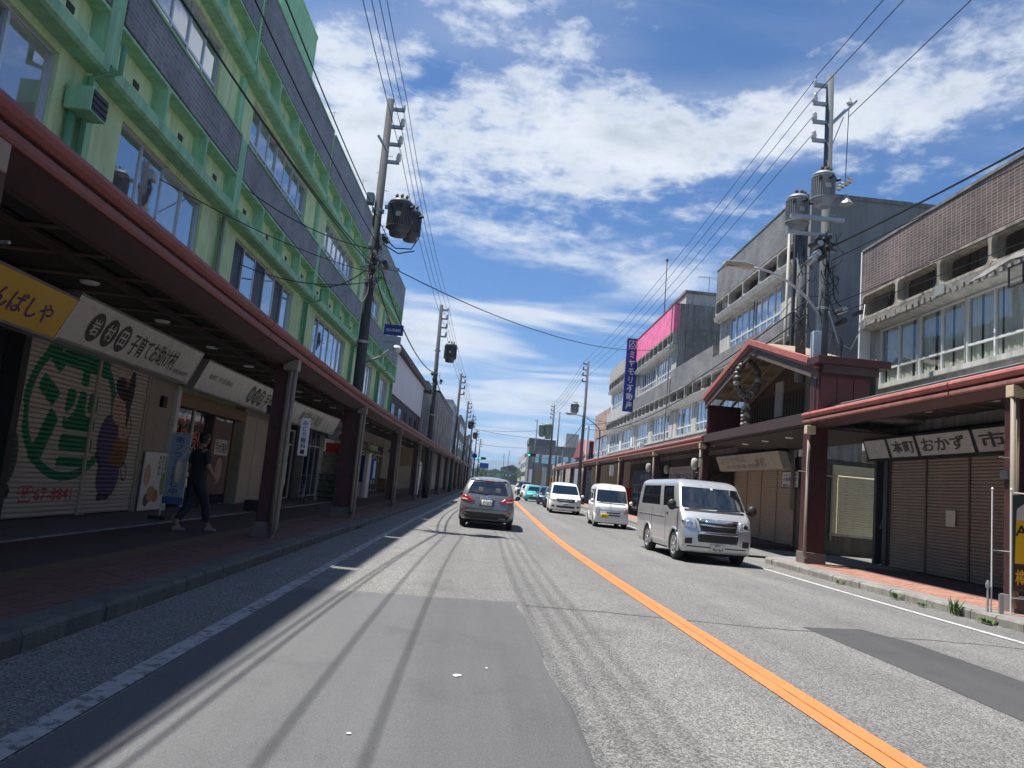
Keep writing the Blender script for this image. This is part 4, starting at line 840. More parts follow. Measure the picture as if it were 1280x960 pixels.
# ---------------------------------------------------------------- covered arcades over the pavements
def arcade(name, label, side, ex, wallx, zt, a, b, posts, big=(), red=redroof_m, red2=redpale_m, seg=8.6, panels=60, pipes=True, sof=brown_m, brd=maroon_m):
    t = thing(name, label, 'arcade', ((ex + wallx) / 2, (a + b) / 2, 0)); o = side                # o: +1 = wall lies towards +X
    X = lambda d: ex + o * d                              # d metres in from the street edge
    y = a; k = 0
    while y < b - .1:
        e = min(y + seg, b); g = .018
        pr = [(X(.02), zt - .15), (X(-.02), zt - .12), (X(-.035), zt - .075), (X(-.02), zt - .03), (X(.03), zt), (X(.16), zt + .005), (X(.16), zt - .15)]
        part(MB().prism(pr, 'y', y + g, e - g), 'gutter', red, t)
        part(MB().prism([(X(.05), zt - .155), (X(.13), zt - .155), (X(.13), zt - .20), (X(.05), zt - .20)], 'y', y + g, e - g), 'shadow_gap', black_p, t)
        part(MB().prism([(X(.0), zt - .205), (X(.12), zt - .205), (X(.12), zt - .28), (X(.02), zt - .285), (X(-.0), zt - .26)], 'y', y + g, e - g), 'lower_trim', red2, t)
        part(MB().prism([(X(.06), zt - .29), (X(.12), zt - .29), (X(.34), zt - .40), (X(.28), zt - .43)], 'y', y + .004, e - .004), 'fascia_board', brd, t)
        part(MB().prism([(X(.162), zt - .01), (X(.162), zt - .05), (X(.5), zt + .15), (wallx - o * .02, zt + .40), (wallx - o * .02, zt + .45), (X(.5), zt + .20)], 'y', y + .006, e - .006), 'roof_sheet', brown_m if side < 0 else steel_m, t)
        part(MB().box(X(.345), X(.37), y + .004, e - .004, zt - .43, zt + .14), 'inner_board', dbrown_m, t)
        y = e
    zs = zt + .10
    wd = abs(wallx - ex)
    for i, (d0, d1) in enumerate(((.35, .35 + (wd - .4) * .40), (.35 + (wd - .4) * .43, wd - .02))):
        yy = a + .02; n = 0; st = MB()
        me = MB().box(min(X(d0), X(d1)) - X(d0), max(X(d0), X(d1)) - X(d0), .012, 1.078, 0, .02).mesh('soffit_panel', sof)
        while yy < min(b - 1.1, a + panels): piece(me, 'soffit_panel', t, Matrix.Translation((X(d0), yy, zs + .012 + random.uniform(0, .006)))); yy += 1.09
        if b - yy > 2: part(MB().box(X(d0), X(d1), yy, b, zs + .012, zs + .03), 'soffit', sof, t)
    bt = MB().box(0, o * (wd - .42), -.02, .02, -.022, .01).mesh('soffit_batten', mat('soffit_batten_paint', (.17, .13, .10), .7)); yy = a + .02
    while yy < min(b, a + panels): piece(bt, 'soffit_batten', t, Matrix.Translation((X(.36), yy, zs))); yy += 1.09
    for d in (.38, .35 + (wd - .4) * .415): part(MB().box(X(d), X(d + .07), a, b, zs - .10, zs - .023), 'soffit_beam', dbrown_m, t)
    lm = MB().lathe([(0, -.035), (.11, -.03), (.13, -.01), (.13, .0)], n=14).mesh('ceiling_light', white_p); yy = a + 1.5
    while yy < min(b, 70): piece(lm, 'ceiling_light', t, Matrix.Translation((X(2.35), yy, zs + .004))); yy += 2.55
    for s in posts:
        w = .27 if s not in big else .5; x0 = X(.16); c = X(.16 + w / 2); near = abs(s) < 40
        p = part(MB().box(c - w / 2, c + w / 2, s - w / 2, s + w / 2, .14, zt - .04), 'post', maroon_m, t, bev=.012 if near else 0)
        part(MB().box(c - w / 2 - .035, c + w / 2 + .035, s - w / 2 - .035, s + w / 2 + .035, .05, .42), 'post_base', mat('plinth_concrete', (.15, .13, .125), .85, var=.2), p, bev=.01 if near else 0)
        if pipes:
            part(MB().box(X(.0), X(.26), s - w / 2 - .17, s - w / 2 + .02, zt - .50, zt - .30), 'rainwater_box', beige_m if side > 0 else pale_b_m, p, bev=.01 if near else 0)
            part(MB().tube([(X(.05), s - w / 2 - .10, zt - .5), (X(.05), s - w / 2 - .10, .34), (X(.12), s - w / 2 - .08, .24)], .042 if side < 0 or near else .03, 8), 'downpipe', pale_b_m, p, True)
            if side < 0 or near: part(MB().tube([(X(.16), s - w / 2 - .06, zt - .5), (X(.16), s - w / 2 - .06, .3)], .028, 8), 'conduit', mat('brown_conduit', (.2, .15, .11), .6), p, True)
        if near:
            part(MB().box(c - w / 2 - .06, c - w / 2 + .02, s - w / 2 - .02, s + w / 2 + .02, 2.3, 2.45), 'junction_box', dark_p, p)
            part(MB().cyl((c - o * (w / 2), s, 2.65), (c - o * (w / 2 + .22), s - .06, 2.65), .012, n=6), 'flag_holder', steel_m, p)
    return t
LP = [5.1, 13.9, 22.4, 31.5, 40.3, 49.1, 57.9, 66.7, 75.5, 84.3, 93.1, 102, 111]
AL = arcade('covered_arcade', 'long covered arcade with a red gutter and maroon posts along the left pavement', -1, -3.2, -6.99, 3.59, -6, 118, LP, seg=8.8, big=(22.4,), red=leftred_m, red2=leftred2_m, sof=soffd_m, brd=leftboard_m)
AR = arcade('covered_arcade', 'short covered arcade with a red gutter in front of the brown shutters, right', 1, 8.8, 12.15, 4.15, -5.9, 20.5, [-4.4, 4.2, 12.45], seg=6.6)
AF = arcade('covered_arcade', 'long covered arcade with a red edge running into the distance on the right', 1, 8.8, 12.15, 4.13, 30.35, 106, [30.9, 40, 51, 62, 71.5, 83.7, 92.3, 101], seg=9.3)
# the corner column that carries the utility pole and the gabled gateway
# ---------------------------------------------------------------- gabled gateway over the side street
GT = thing('gabled_gateway', 'maroon gabled gateway roof over the side street mouth, hung with wooden beads', 'gateway', (9.6, 23, 3.5))
part(MB().box(8.92, 9.42, 20.2, 20.68, .14, 3.85), 'corner_column', maroon_m, GT, bev=.015); cc_ = part(MB().box(8.88, 9.46, 20.16, 20.72, .05, .44), 'column_base', MATS['plinth_concrete'], GT, bev=.012)
part(MB().box(8.74, 8.99, 20.0, 20.19, 3.55, 3.78), 'rainwater_box', beige_m, GT, bev=.01); part(MB().tube([(8.84, 20.08, 3.4), (8.84, 20.08, .4), (8.9, 20.1, .3)], .045, 8), 'downpipe', pale_b_m, GT, True)
part(MB().cyl((8.92, 20.3, 2.55), (8.65, 20.25, 2.55), .012, n=6).cyl((9.42, 20.3, 2.5), (9.75, 20.2, 2.5), .014, n=6), 'flag_holder', steel_m, GT)
zL, zP, zR, sL, sP, sR = 5.62, 6.93, 5.42, 30.3, 25.0, 19.75
def bar(p, q, wx0, wx1, h0, h1): return [(p[0], p[1] + h0), (q[0], q[1] + h0), (q[0], q[1] + h1), (p[0], p[1] + h1)]
for (p, q, nm) in (((sL, zL), (sP, zP), 'left'), ((sP, zP), (sR, zR), 'right')):
    part(MB().prism(bar(p, q, 0, 0, -.05, .12), 'x', 8.72, 8.90), 'ridge_trim', redroof_m, GT); part(MB().prism(bar(p, q, 0, 0, -.14, -.065), 'x', 8.76, 8.90), 'lower_trim', redpale_m, GT)
    part(MB().prism(bar(p, q, 0, 0, -.42, -.15), 'x', 8.82, 8.90), 'bargeboard', mat('grey_brown_board', (.10, .075, .07), .7, var=.15), GT)
    part(MB().prism(bar(p, q, 0, 0, .0, .05), 'x', 8.91, 10.65), 'roof_sheet', mat('tan_roof', (.30, .24, .18), .8, var=.2), GT)
    n = 6                                                 # rafters seen from below
    for k in range(n):
        f = (k + .5) / n; y = p[0] + (q[0] - p[0]) * f; z = p[1] + (q[1] - p[1]) * f; part(MB().box(8.91, 10.55, y - .04, y + .04, z - .16, z - .055), 'rafter', mat('tan_rafter', (.33, .22, .13), .7), GT)
    for x in (9.4, 9.9, 10.4): part(MB().prism(bar(p, q, 0, 0, -.26, -.17), 'x', x, x + .07), 'purlin', MATS['tan_rafter'], GT)
for (y0, y1) in ((19.77, 19.93), (30.1, 30.27)):        # boarded side walls
    part(MB().box(8.92, 10.3, y0, y1, 4.18, 5.36), 'side_board', maroon_m, GT)
    for k in range(3): part(MB().box(8.95 + k * .45, 9.38 + k * .45, y0 - .03, y0 - .002, 4.2, 5.1), 'side_panel', mat('maroon_panel', (.095, .02, .024), .45, var=.2), GT)
part(MB().box(8.7, 10.65, 19.35, 20.1, 5.38, 5.58), 'eave_beam', maroon_m, GT, bev=.01); part(MB().box(8.9, 10.4, 19.5, 20.0, 5.16, 5.376), 'eave_beam', dbrown_m, GT)
part(MB().prism([(19.93, 4.2), (19.93, 5.4), (20.3, 5.45), (20.3, 4.2)], 'x', 8.91, 9.02), 'front_board', maroon_m, GT)
part(MB().box(8.86, 9.1, 20.52, 30.33, 3.86, 4.17), 'cross_beam', dbrown_m, GT); part(MB().box(9.1, 12.1, 20.75, 30.33, 3.80, 3.86), 'soffit', brown_m, GT)
for k in range(4): part(MB().lathe([(0, -.035), (.11, -.03), (.13, 0)], (9.9, 22.0 + k * 2.1, 3.795), 12), 'ceiling_light', white_p, GT)
part(MB().prism([(24.6, 4.2), (30.09, 4.2), (30.09, 5.6), (25.0, 6.75), (24.6, 6.7)], 'x', 10.56, 10.62), 'back_wall', mat('ribbed_brown_board', (.13, .085, .06), .7, var=.2), GT)
part(MB().prism([(19.95, 4.2), (24.58, 4.2), (24.58, 6.65), (19.95, 5.4)], 'x', 10.56, 10.62), 'back_wall', conc_m, GT)
for k in range(20): part(MB().box(10.535, 10.559, 24.7 + k * .27, 24.76 + k * .27, 4.2, 5.55), 'batten', brown_m, GT)
part(MB().box(10.50, 10.555, 26.4, 27.1, 4.75, 6.0), 'pale_panel', aluw_m, GT); part(MB().tube([(11.75, 30.1, 5.4), (11.75, 30.1, 3.95), (11.78, 29.7, 3.75), (11.8, 28.7, 3.68), (11.8, 28.45, 3.4), (11.8, 28.45, 1.5)], .07, 8), 'downpipe', pale_b_m, GT, True)
part(MB().box(10.65, 12.2, 20.4, 23.4, 4.17, 4.3), 'rear_board', conc_m, GT)
# giant string of wooden beads hanging in the gable
BD = thing('bead_string', 'giant string of dark and pale wooden prayer beads hanging inside the gabled gateway', 'ornament', (9.05, 25.9, 4.2))
bm_a = mat('dark_bead_wood', (.11, .095, .085), .45, var=.25); bm_b = mat('pale_bead_wood', (.42, .38, .32), .5, var=.2)
bead = [MB().lathe([(.001, -.115), (.06, -.105), (.115, -.05), (.125, 0), (.115, .05), (.06, .105), (.001, .115)], n=12).mesh('bead', m) for m in (bm_a, bm_b)]
for me in bead: me.polygons.foreach_set('use_smooth', [True] * len(me.polygons))
nb = 22
for i in range(nb):
    t = 2 * PI * i / nb; M = Matrix.Translation((9.05 + .38 * math.cos(t), 25.9 + .04 * math.sin(i * 2.1), 5.84 + .58 * math.sin(t)))
    piece(bead[1 if i % 6 == 0 else 0], 'bead', BD, M @ Matrix.Rotation(-t, 4, 'Y'))
for k in range(5): piece(bead[k % 2], 'bead', BD, Matrix.Translation((9.05 + .02 * math.sin(k), 25.9, 5.1 - k * .16)) @ Matrix.Scale(.8, 4))
for s_ in (-.16, .16):
    for k in range(5): piece(bead[(k + 1) % 2], 'bead', BD, Matrix.Translation((9.05 + s_ * .6, 25.9, 4.83 - k * .14)) @ Matrix.Scale(.62, 4))
part(MB().tube([(9.05, 25.9, 6.4), (9.05, 25.8, 6.75)], .015, 6), 'hanging_cord', black_p, BD)

# ---------------------------------------------------------------- signs
def tilt_sign(name, label, side, xt, xb, a, b, z0, z1, m, par=None, end=True, frame_=alu_m, cat='sign', group=None):
    t = thing(name, label, cat, ((xt + xb) / 2, (a + b) / 2, z0), group); o = side
    part(MB().prism([(xb, z0), (xt, z1), (xt + o * .22, z1), (xb + o * .22, z0)], 'y', a, b), 'sign_box', m, t)
    for (x, z) in ((xb, z0), (xt, z1)): part(MB().box(x - o * .012, x + o * .23, a - .01, b + .01, z - .018, z + .018), 'frame', frame_, t)
    for y in (a, b): part(MB().prism([(xb - o * .012, z0), (xt - o * .012, z1), (xt + o * .23, z1), (xb + o * .23, z0)], 'y', y - .012, y + .012), 'frame', frame_, t)
    up = Vector((xt - xb, 0, z1 - z0)).normalized()
    return t, up
def on_sign(t, up, side, xb, z0, y, h0, w, h, s, m, **k):  # lettering on a tilted sign; y = where its left edge is
    xa = Vector((0, -side, 0)); o = Vector((xb, y, z0)) + up * h0 + xa.cross(up) * .003
    return text(s, t, o, xa, up, w, h, m, **k)
t, up = tilt_sign('shop_sign', 'yellow shop sign with purple hiragana at the left edge under the arcade', -1, -6.0, -6.28, 5.5, 11.48, 2.93, 3.55, yellow_m)
on_sign(t, up, -1, -6.28, 2.93, 9.75, .16, 1.35, .30, 'んばしや', purple_m)
t, up = tilt_sign('shop_sign', 'first white sign with three black ovals and brushed characters beside the yellow sign', -1, -6.0, -6.28, 11.52, 16.75, 2.97, 3.66, sign_w)
def ovals(t, up, xb, z0, y, r, h, chars='岩村田'):
    for i, ch in enumerate(chars):
        yc = y + i * r * 2.15; mb = MB(); n = 20; c = Vector((xb, yc, z0)) + up * h; nn = Vector((0, 1, 0)).cross(up)
        mb.add([c + Vector((0, 1, 0)) * math.cos(2 * PI * k / n) * r + up * math.sin(2 * PI * k / n) * r * 1.12 + nn * .004 for k in range(n)], [tuple(range(n))]); part(mb, 'oval', ink_m, t)
        text(ch, t, c - Vector((0, 1, 0)) * r * .55 - up * r * .62 + nn * .004, (0, 1, 0), up, r * 1.1, r * 1.25, sign_w)
ovals(t, up, -6.28, 2.97, 12.35, .225, .36)
on_sign(t, up, -1, -6.28, 2.97, 13.65, .14, 2.05, .42, '子育てお助け村', ink_m); on_sign(t, up, -1, -6.28, 2.97, 15.75, .12, .8, .10, '本町商店街', mat('grey_ink', (.2, .2, .2), .5))
t, up = tilt_sign('shop_sign', 'second white sign with brushed characters above the shop entrance on the left', -1, -6.0, -6.28, 17.15, 24.7, 2.92, 3.58, sign_w)
on_sign(t, up, -1, -6.28, 2.92, 17.6, .32, 1.7, .14, '本町 手仕事村', MATS['grey_ink']); ovals(t, up, -6.28, 2.92, 20.9, .22, .34); on_sign(t, up, -1, -6.28, 2.92, 22.2, .12, 1.7, .42, '手仕事村', ink_m)
t, up = tilt_sign('shop_sign', 'third white sign with grey brush lettering and an emblem, past the second left post', -1, -6.0, -6.28, 24.8, 32.6, 2.86, 3.5, sign_w)
on_sign(t, up, -1, -6.28, 2.86, 26.5, .10, 3.3, .44, '本町手仕事村', MATS['grey_ink']); on_sign(t, up, -1, -6.28, 2.86, 30.8, .14, .5, .36, '人', white_p)
t = thing('shop_sign', 'dull blue sign board under the left arcade behind the third white sign', 'sign', (-6.6, 35, 2.7)); part(MB().box(-6.7, -6.55, 33.2, 38.5, 2.7, 3.3), 'board', mat('dull_blue_board', (.09, .14, .23), .6), t); part(MB().box(-6.549, -6.54, 35, 36.4, 2.9, 3.15), 'label_plate', mat('pinkish_plate', (.4, .3, .3), .6), t)
t = thing('shop_sign', 'cream awning board hanging over a dark shop near the fourth left post', 'sign', (-6.3, 44, 2.4)); part(MB().prism([(-6.9, 2.75), (-5.9, 2.4), (-5.9, 2.34), (-6.95, 2.6)], 'y', 42.5, 46.5), 'board', beige_m, t)
t = thing('banner', 'plain beige cloth banner hanging from the left arcade ceiling', 'banner', (-4.9, 50, 2)); part(MB().box(-5.6, -4.2, 50, 50.04, 1.95, 3.15), 'cloth', beige_m, t)
# right: market sign in four boxes
MK = thing('market_sign', 'dark-framed white market sign in four boxes above the brown shutters', 'sign', (11.6, 19, 3.2)); 
for (a, b, s_) in ((21.22, 22.5, ''), (19.78, 21.18, '本町'), (17.42, 19.74, 'おかず'), (15.0, 17.38, '市場')):
    part(MB().prism([(11.72, 3.20), (11.52, 3.76), (11.75, 3.76), (11.95, 3.20)], 'y', a + .03, b - .03), 'sign_box', mat('grey_white_acrylic', (.40, .40, .40), .25), MK)
    for (x, z) in ((11.72, 3.2), (11.52, 3.76)): part(MB().box(x - .02, x + .24, a, b, z - .03, z + .02), 'frame', black_p, MK)
    for y in (a, b - .03): part(MB().prism([(11.70, 3.18), (11.50, 3.78), (11.75, 3.78), (11.95, 3.18)], 'y', y, y + .03), 'frame', black_p, MK)
    if s_: up = Vector((-.2, 0, .56)).normalized(); on_sign(MK, up, 1, 11.715, 3.2, b - .2, .12, (b - a) * .78, .36, s_, ink_m)
t = thing('shop_sign', 'weathered cream sign board with faded lettering above the beige shutters of the side street corner', 'sign', (11.5, 32.5, 3.1)); part(MB().prism([(11.5, 3.02), (11.25, 3.68), (11.6, 3.68), (11.85, 3.02)], 'y', 28.6, 36.7), 'sign_box', mat('weathered_cream', (.46, .42, .37), .6, var=.15, vs=2.5, streak=.2), t)
up = Vector((-.25, 0, .66)).normalized()
on_sign(t, up, 1, 11.497, 3.02, 36.2, .36, 3.6, .26, 'ふじや洋品', MATS['grey_ink']); on_sign(t, up, 1, 11.497, 3.02, 35.4, .1, 4.2, .16, '紳士服 婦人服 学生服', MATS['grey_ink']); on_sign(t, up, 1, 11.497, 3.02, 31.5, .1, 1.3, .42, '本町', MATS['grey_ink'])
t = thing('notice_sign', 'small white notice sign with a black edge on the beige corner shutters', 'sign', (11.9, 28.9, 2.3)); part(MB().box(11.9, 11.96, 28.05, 29.75, 2.32, 2.98), 'board', black_p, t); part(MB().box(11.885, 11.899, 28.1, 29.68, 2.36, 2.94), 'face', white_w, t)
for k, (s_, h) in enumerate((('ふとん・毛布', .1), ('小林寝具店', .16), ('電話 67-3311', .1))): text(s_, t, (11.884, 29.55, 2.78 - k * .2), (0, -1, 0), (0, 0, 1), 1.3, h, ink_m if k != 1 else blue_m)
t = thing('shop_sign', 'white sign board with blue-grey lettering under the far right arcade beside the maroon post', 'sign', (11.2, 43, 2.6)); part(MB().box(11.3, 11.5, 41.0, 46.6, 2.35, 3.35), 'board', mat('dim_white_board', (.42, .42, .42), .5), t); text('お食事処 だるま', t, (11.29, 46.3, 2.55), (0, -1, 0), (0, 0, 1), 5.0, .45, mat('navy_ink', (.05, .06, .16), .5)); text('カメラ 時計 メガネ', t, (11.29, 46.0, 3.08), (0, -1, 0), (0, 0, 1), 4, .16, MATS['grey_ink'])
t = thing('shop_sign', 'dark blue fascia sign under the far right arcade', 'sign', (11.6, 54, 2.6)); part(MB().box(11.6, 11.8, 50.8, 60.5, 2.4, 3.35), 'board', mat('navy_board', (.03, .06, .15), .5), t); text('本町薬局', t, (11.59, 57.5, 2.65), (0, -1, 0), (0, 0, 1), 3.6, .4, mat('pale_blue_ink', (.25, .35, .5), .5))
t = thing('shop_awning', 'brown wooden canopy under the right arcade next to the cream sign board', 'awning', (11, 38.6, 2.6)); part(MB().prism([(10.9, 2.45), (11.7, 3.0), (11.7, 2.9), (11.6, 2.2)], 'y', 37.0, 40.4), 'canopy', brown_m, t)
# blue vertical sign
BS = thing('vertical_sign', 'tall blue vertical sign with white katakana and kanji on the pink-topped building', 'sign', (11.5, 64.4, 8.4))
part(MB().box(11.0, 12.0, 64.3, 64.55, 8.4, 14.7), 'panel', blue_m, BS, bev=.01); part(MB().box(10.98, 12.02, 64.28, 64.57, 14.703, 14.76), 'rim', alu_m, BS)
text('ミヤモリ不動産', BS, (11.22, 64.295, 8.6), (1, 0, 0), (0, 0, 1), .56, 5.0, white_w, vertical=True)
mb = MB()
for (p, q) in (((11.22, 13.95), (11.5, 14.4)), ((11.5, 14.4), (11.78, 13.95)), ((11.2, 13.8), (11.2, 14.5)), ((11.2, 14.5), (11.8, 14.5)), ((11.8, 14.5), (11.8, 13.8)), ((11.3, 13.85), (11.7, 13.85)), ((11.38, 14.02), (11.62, 14.02))):
    d = Vector((q[0] - p[0], 0, q[1] - p[1])).normalized(); n_ = Vector((d.z, 0, -d.x)) * .028; P_ = Vector((p[0], 64.29, p[1])); Q_ = Vector((q[0], 64.29, q[1])); mb.add([P_ - n_, Q_ - n_, Q_ + n_, P_ + n_], [(0, 1, 2, 3)])
part(mb, 'emblem', white_w, BS)
for z in (9.0, 11.5, 14.2): part(MB().box(12.0, 12.25, 64.38, 64.46, z, z + .08), 'bracket', steel_m, BS)
# air conditioners and mast
for i, (s_, lab) in enumerate(((56.6, 'larger white air conditioner unit on the wall shelf of the pink-topped building'), (58.2, 'air conditioner unit left of the larger one on the pink-topped building'))):
    t = thing('air_conditioner', lab, 'air conditioner', (11.5, s_, 4.35), 'air conditioners on the pink-topped building'); part(MB().box(11.15, 11.5, s_ - .45, s_ + .45, 4.42, 5.15 + .2 * (1 - i)), 'casing', aluw_m, t, bev=.02)
    part(MB().lathe([(.01, 0), (.26, 0), (.28, .012)], (11.14, s_, 4.85), 16, 'x'), 'fan_grille', dark_p, t); part(MB().box(11.1, 11.9, s_ - .5, s_ + .5, 4.36, 4.415), 'shelf', steel_m, t)
t = thing('antenna_mast', 'thin tall antenna mast on the roof of the pink-topped building', 'mast', (11.45, 53, 14.3)); part(MB().cyl((12.5, 57, 14.3), (12.45, 57, 19.6), .045, .03, 6), 'pole', mat('red_brown_mast', (.22, .08, .07), .6), t); part(MB().lathe([(.01, -.1), (.1, -.08), (.1, .05), (.01, .1)], (12.45, 57, 19.65), 8), 'tip', dark_p, t)
t = thing('tv_antenna', 'small television antenna above the stained rooftop hut', 'antenna', (14.5, 52, 15.7)); mb = MB().cyl((14.5, 52, 15.7), (14.5, 52, 17.2), .025, n=6).cyl((13.7, 52, 17.1), (15.0, 52, 17.15), .02, n=6)
for k in range(7): mb.cyl((13.75 + k * .2, 51.7, 17.1), (13.75 + k * .2, 52.3, 17.1), .012, n=5)
part(mb, 'aerial', steel_m, t)

# ---------------------------------------------------------------- utility poles
def pole(label, x, s, h, arm_side, far=False, pm=None, name='utility_pole', n_arm=4, lean=(0, 0)):
    t = thing(name, label, 'utility pole', (x, s, .1), 'concrete utility poles', rigid=True)
    top = (x + lean[0], s + lean[1], h)
    part(MB().cyl((x, s, .0), top, .175, .105, 14 if not far else 8), 'shaft', pm or (poled_m if x < 0 else polec_m), t, True)
    fx = lambda z: x + lean[0] * z / h
    for k in range(n_arm):
        z = h - .30 - k * .56; q = fx(z); part(MB().box(q, q + arm_side * .46, s - .05, s + .05, z - .045, z + .045), 'arm', steel_m if not far else dark_p, t)
        g = MB(); c = (q + arm_side * .43, s, z)
        if k == 0: g.lathe([(.03, .045), (.05, .07), (.02, .12), (.045, .15), (.02, .18)], c, 10)
        else: g.lathe([(.05, .045), (.085, .06), (.06, .11), (.085, .14), (.05, .19), (.07, .22), (.03, .30)], c, 10)
        part(g, 'insulator', insul_m if not far else insd_m, t, True)
    if not far:
        for k in range(14): part(MB().cyl((fx(3.6), s, 3.8 + k * .55), (fx(3.6) + (.22 if k % 2 else -.22), s, 3.8 + k * .55), .01, n=5), 'step_bolt', steel_m, t)
        for z in (5.2, 7.1, 9.2): part(MB().lathe([(.182, -.04), (.186, -.04), (.186, .04), (.18, .04)], (fx(z), s, z), 14), 'band', steel_m, t)
    return t
def transformer(t, x, s, z, r, h, m, hook=None):
    """finned pole transformer: tank, radiator fins, lid, bushings"""
    k = part(MB().lathe([(.01, 0), (r * .72, .0), (r * .78, h * .08), (r * .82, h * .16), (r, h * .18), (r, h * .88), (r * 1.04, h * .89), (r * 1.04, h * .93), (r * .8, h), (.01, h * 1.03)], (x, s, z), 20), 'transformer', m, t, True)
    f = MB()
    for i in range(34):
        a = 2 * PI * i / 34; c, q = math.cos(a), math.sin(a); n = Vector((-q, c, 0)) * .008; p = Vector((x + c * r, s + q * r, z + h * .2)); e = Vector((x + c * (r + .03), s + q * (r + .03), z + h * .2)); u = Vector((0, 0, h * .64))
        f.add([p - n, e - n, e + n, p + n, p - n + u, e - n + u, e + n + u, p + n + u], [(0, 3, 2, 1), (4, 5, 6, 7), (0, 1, 5, 4), (1, 2, 6, 5), (2, 3, 7, 6), (3, 0, 4, 7)])
    part(f, 'cooling_fin', m, k)
    part(MB().box(x - .07, x + .07, s - r - .045, s - r - .034, z + h * .45, z + h * .58), 'number_plate', mat('dull_plate', (.38, .38, .34), .6), k)
    for zz in (.22, .84): part(MB().lathe([(r + .032, -.015), (r + .04, -.015), (r + .04, .015), (r + .032, .015)], (x, s, z + h * zz), 20), 'hoop', m, k)
    for i in range(3):
        a = -2.2 + i * .8; part(MB().lathe([(.05, 0), (.04, .1), (.06, .11), (.03, .17)], (x + math.cos(a) * r * .6, s + math.sin(a) * r * .6, z + h * .97), 8), 'bushing', insd_m, k)
        part(MB().cyl((x + r * math.cos(a), s + r * math.sin(a), z + h * .75), (x + (r + .16) * math.cos(a), s + (r + .16) * math.sin(a), z + h * .75), .045, n=8), 'bushing', dark_p, k)
    return k
def tangle(t, x, s, z0, z1, n, spread=.35, m=wire_m, name='cable_tangle'):
    mb = MB()
    for i in range(n):
        p = Vector((x + random.uniform(-.15, .15), s - .15, random.uniform(z0, z1))); q = p + Vector((random.uniform(-spread, spread) * .55, random.uniform(-spread, .1) * .5, random.uniform(-1.0, .4))); pts = []
        sag = random.uniform(.02, .16)
        for k in range(10): f = k / 9; v = p.lerp(q, f); v.z -= sag * 4 * f * (1 - f); v.x += .05 * math.sin(5 * f + i); pts.append(v)
        mb.tube(pts, random.uniform(.006, .016), 5)
    part(mb, name, m, t, True)
def closures(t, x, s, z, n, m=dark_p):
    for i in range(n):
        y = s - .2 - random.uniform(0, .2); q = x + random.uniform(-.3, .35); zz = z + random.uniform(-.5, .5)
        part(MB().cyl((q, y - .2, zz), (q, y + .2, zz + random.uniform(-.05, .05)), random.uniform(.05, .09), n=8), 'splice_closure', m if i % 3 else steel_m, t)
P1 = pole('tall concrete utility pole with dark transformers in front of the green building', -3.58, 22.35, 12.75, 1, lean=(-.05, 0))
transformer(P1, -2.92, 22.1, 8.42, .34, 1.08, transd_m); transformer(P1, -2.62, 22.6, 8.45, .27, .95, transd_m)
part(MB().box(-3.4, -2.5, 22.15, 22.25, 9.25, 9.35), 'hanger', steel_m, P1); part(MB().cyl((-3.5, 22.2, 11.0), (-3.85, 22.2, 11.5), .04, n=8), 'arm', steel_m, P1); part(MB().box(-3.95, -3.75, 22.05, 22.35, 9.35, 9.65), 'cutout_box', steel_m, P1)
tangle(P1, -3.45, 22.2, 6.9, 8.4, 26); tangle(P1, -3.45, 22.2, 6.9, 8.3, 9, m=mat('white_cable', (.5, .5, .5), .6)); closures(P1, -3.45, 22.2, 7.8, 7); part(MB().box(-3.9, -2.75, 22.1, 22.2, 7.38, 7.45), 'arm', steel_m, P1)
part(MB().tube([(-3.3, 22, 8.3), (-2.9, 21.8, 7.95), (-2.45, 21.9, 8.0), (-2.3, 22.1, 8.4)], .018, 6).tube([(-3.3, 22, 8.1), (-2.8, 21.8, 7.8), (-2.35, 21.9, 7.95)], .018, 6), 'drop_cable', wire_m, P1)
SG = thing('street_sign', 'blue and grey street sign on a bracket halfway up the first left utility pole', 'sign', (-2.9, 21.9, 5.2), rigid=True)
part(MB().box(-2.92, -2.38, 21.6, 21.64, 5.36, 5.66), 'blue_plate', blue_m, SG); text('佐久市本町', SG, (-2.86, 21.597, 5.45), (1, 0, 0), (0, 0, 1), .42, .10, white_w); part(MB().box(-2.95, -2.42, 21.62, 21.66, 4.95, 5.33), 'grey_plate', steel_m, SG); text('岩村田本町', SG, (-2.88, 21.617, 5.12), (1, 0, 0), (0, 0, 1), .36, .07, MATS['grey_ink'])
part(MB().tube([(-3.45, 22, 4.55), (-3.0, 21.8, 4.72), (-2.65, 21.7, 5.0), (-2.6, 21.65, 5.4)], .035, 8), 'bracket', steel_m, SG); part(MB().lathe([(.01, -.1), (.1, -.08), (.13, .05), (.08, .12)], (-2.5, 21.6, 4.95), 12), 'lamp', aluw_m, SG)
P2 = pole('second utility pole on the left, rising beside the grey concrete building with one transformer', -3.4, 47.2, 12.1, 1, lean=(-.2, 0)); transformer(P2, -2.75, 47.2, 8.55, .36, 1.15, transd_m); tangle(P2, -3.4, 47.2, 6.2, 8.6, 22); closures(P2, -3.4, 47.2, 7.4, 6)
labs = ['third utility pole along the left, bare with four small arms', 'fourth utility pole along the left, with a street lamp arm', 'fifth utility pole far down the left side', 'sixth and thinnest utility pole far down the left side', 'last tiny utility pole visible at the left end of the street']
for i, (x, s, h) in enumerate(((-3.3, 72.3, 11.3), (-3.3, 95, 11.0), (-3.3, 118, 11.3), (-3.3, 150, 11.0), (-3.3, 190, 11.5))):
    p = pole(labs[i], x, s, h, 1, True); 
    if i in (1, 2): transformer(p, x + .6, s, 7.6, .35, 1.0, transd_m)
    tangle(p, x, s, 6, 7.6, 8)
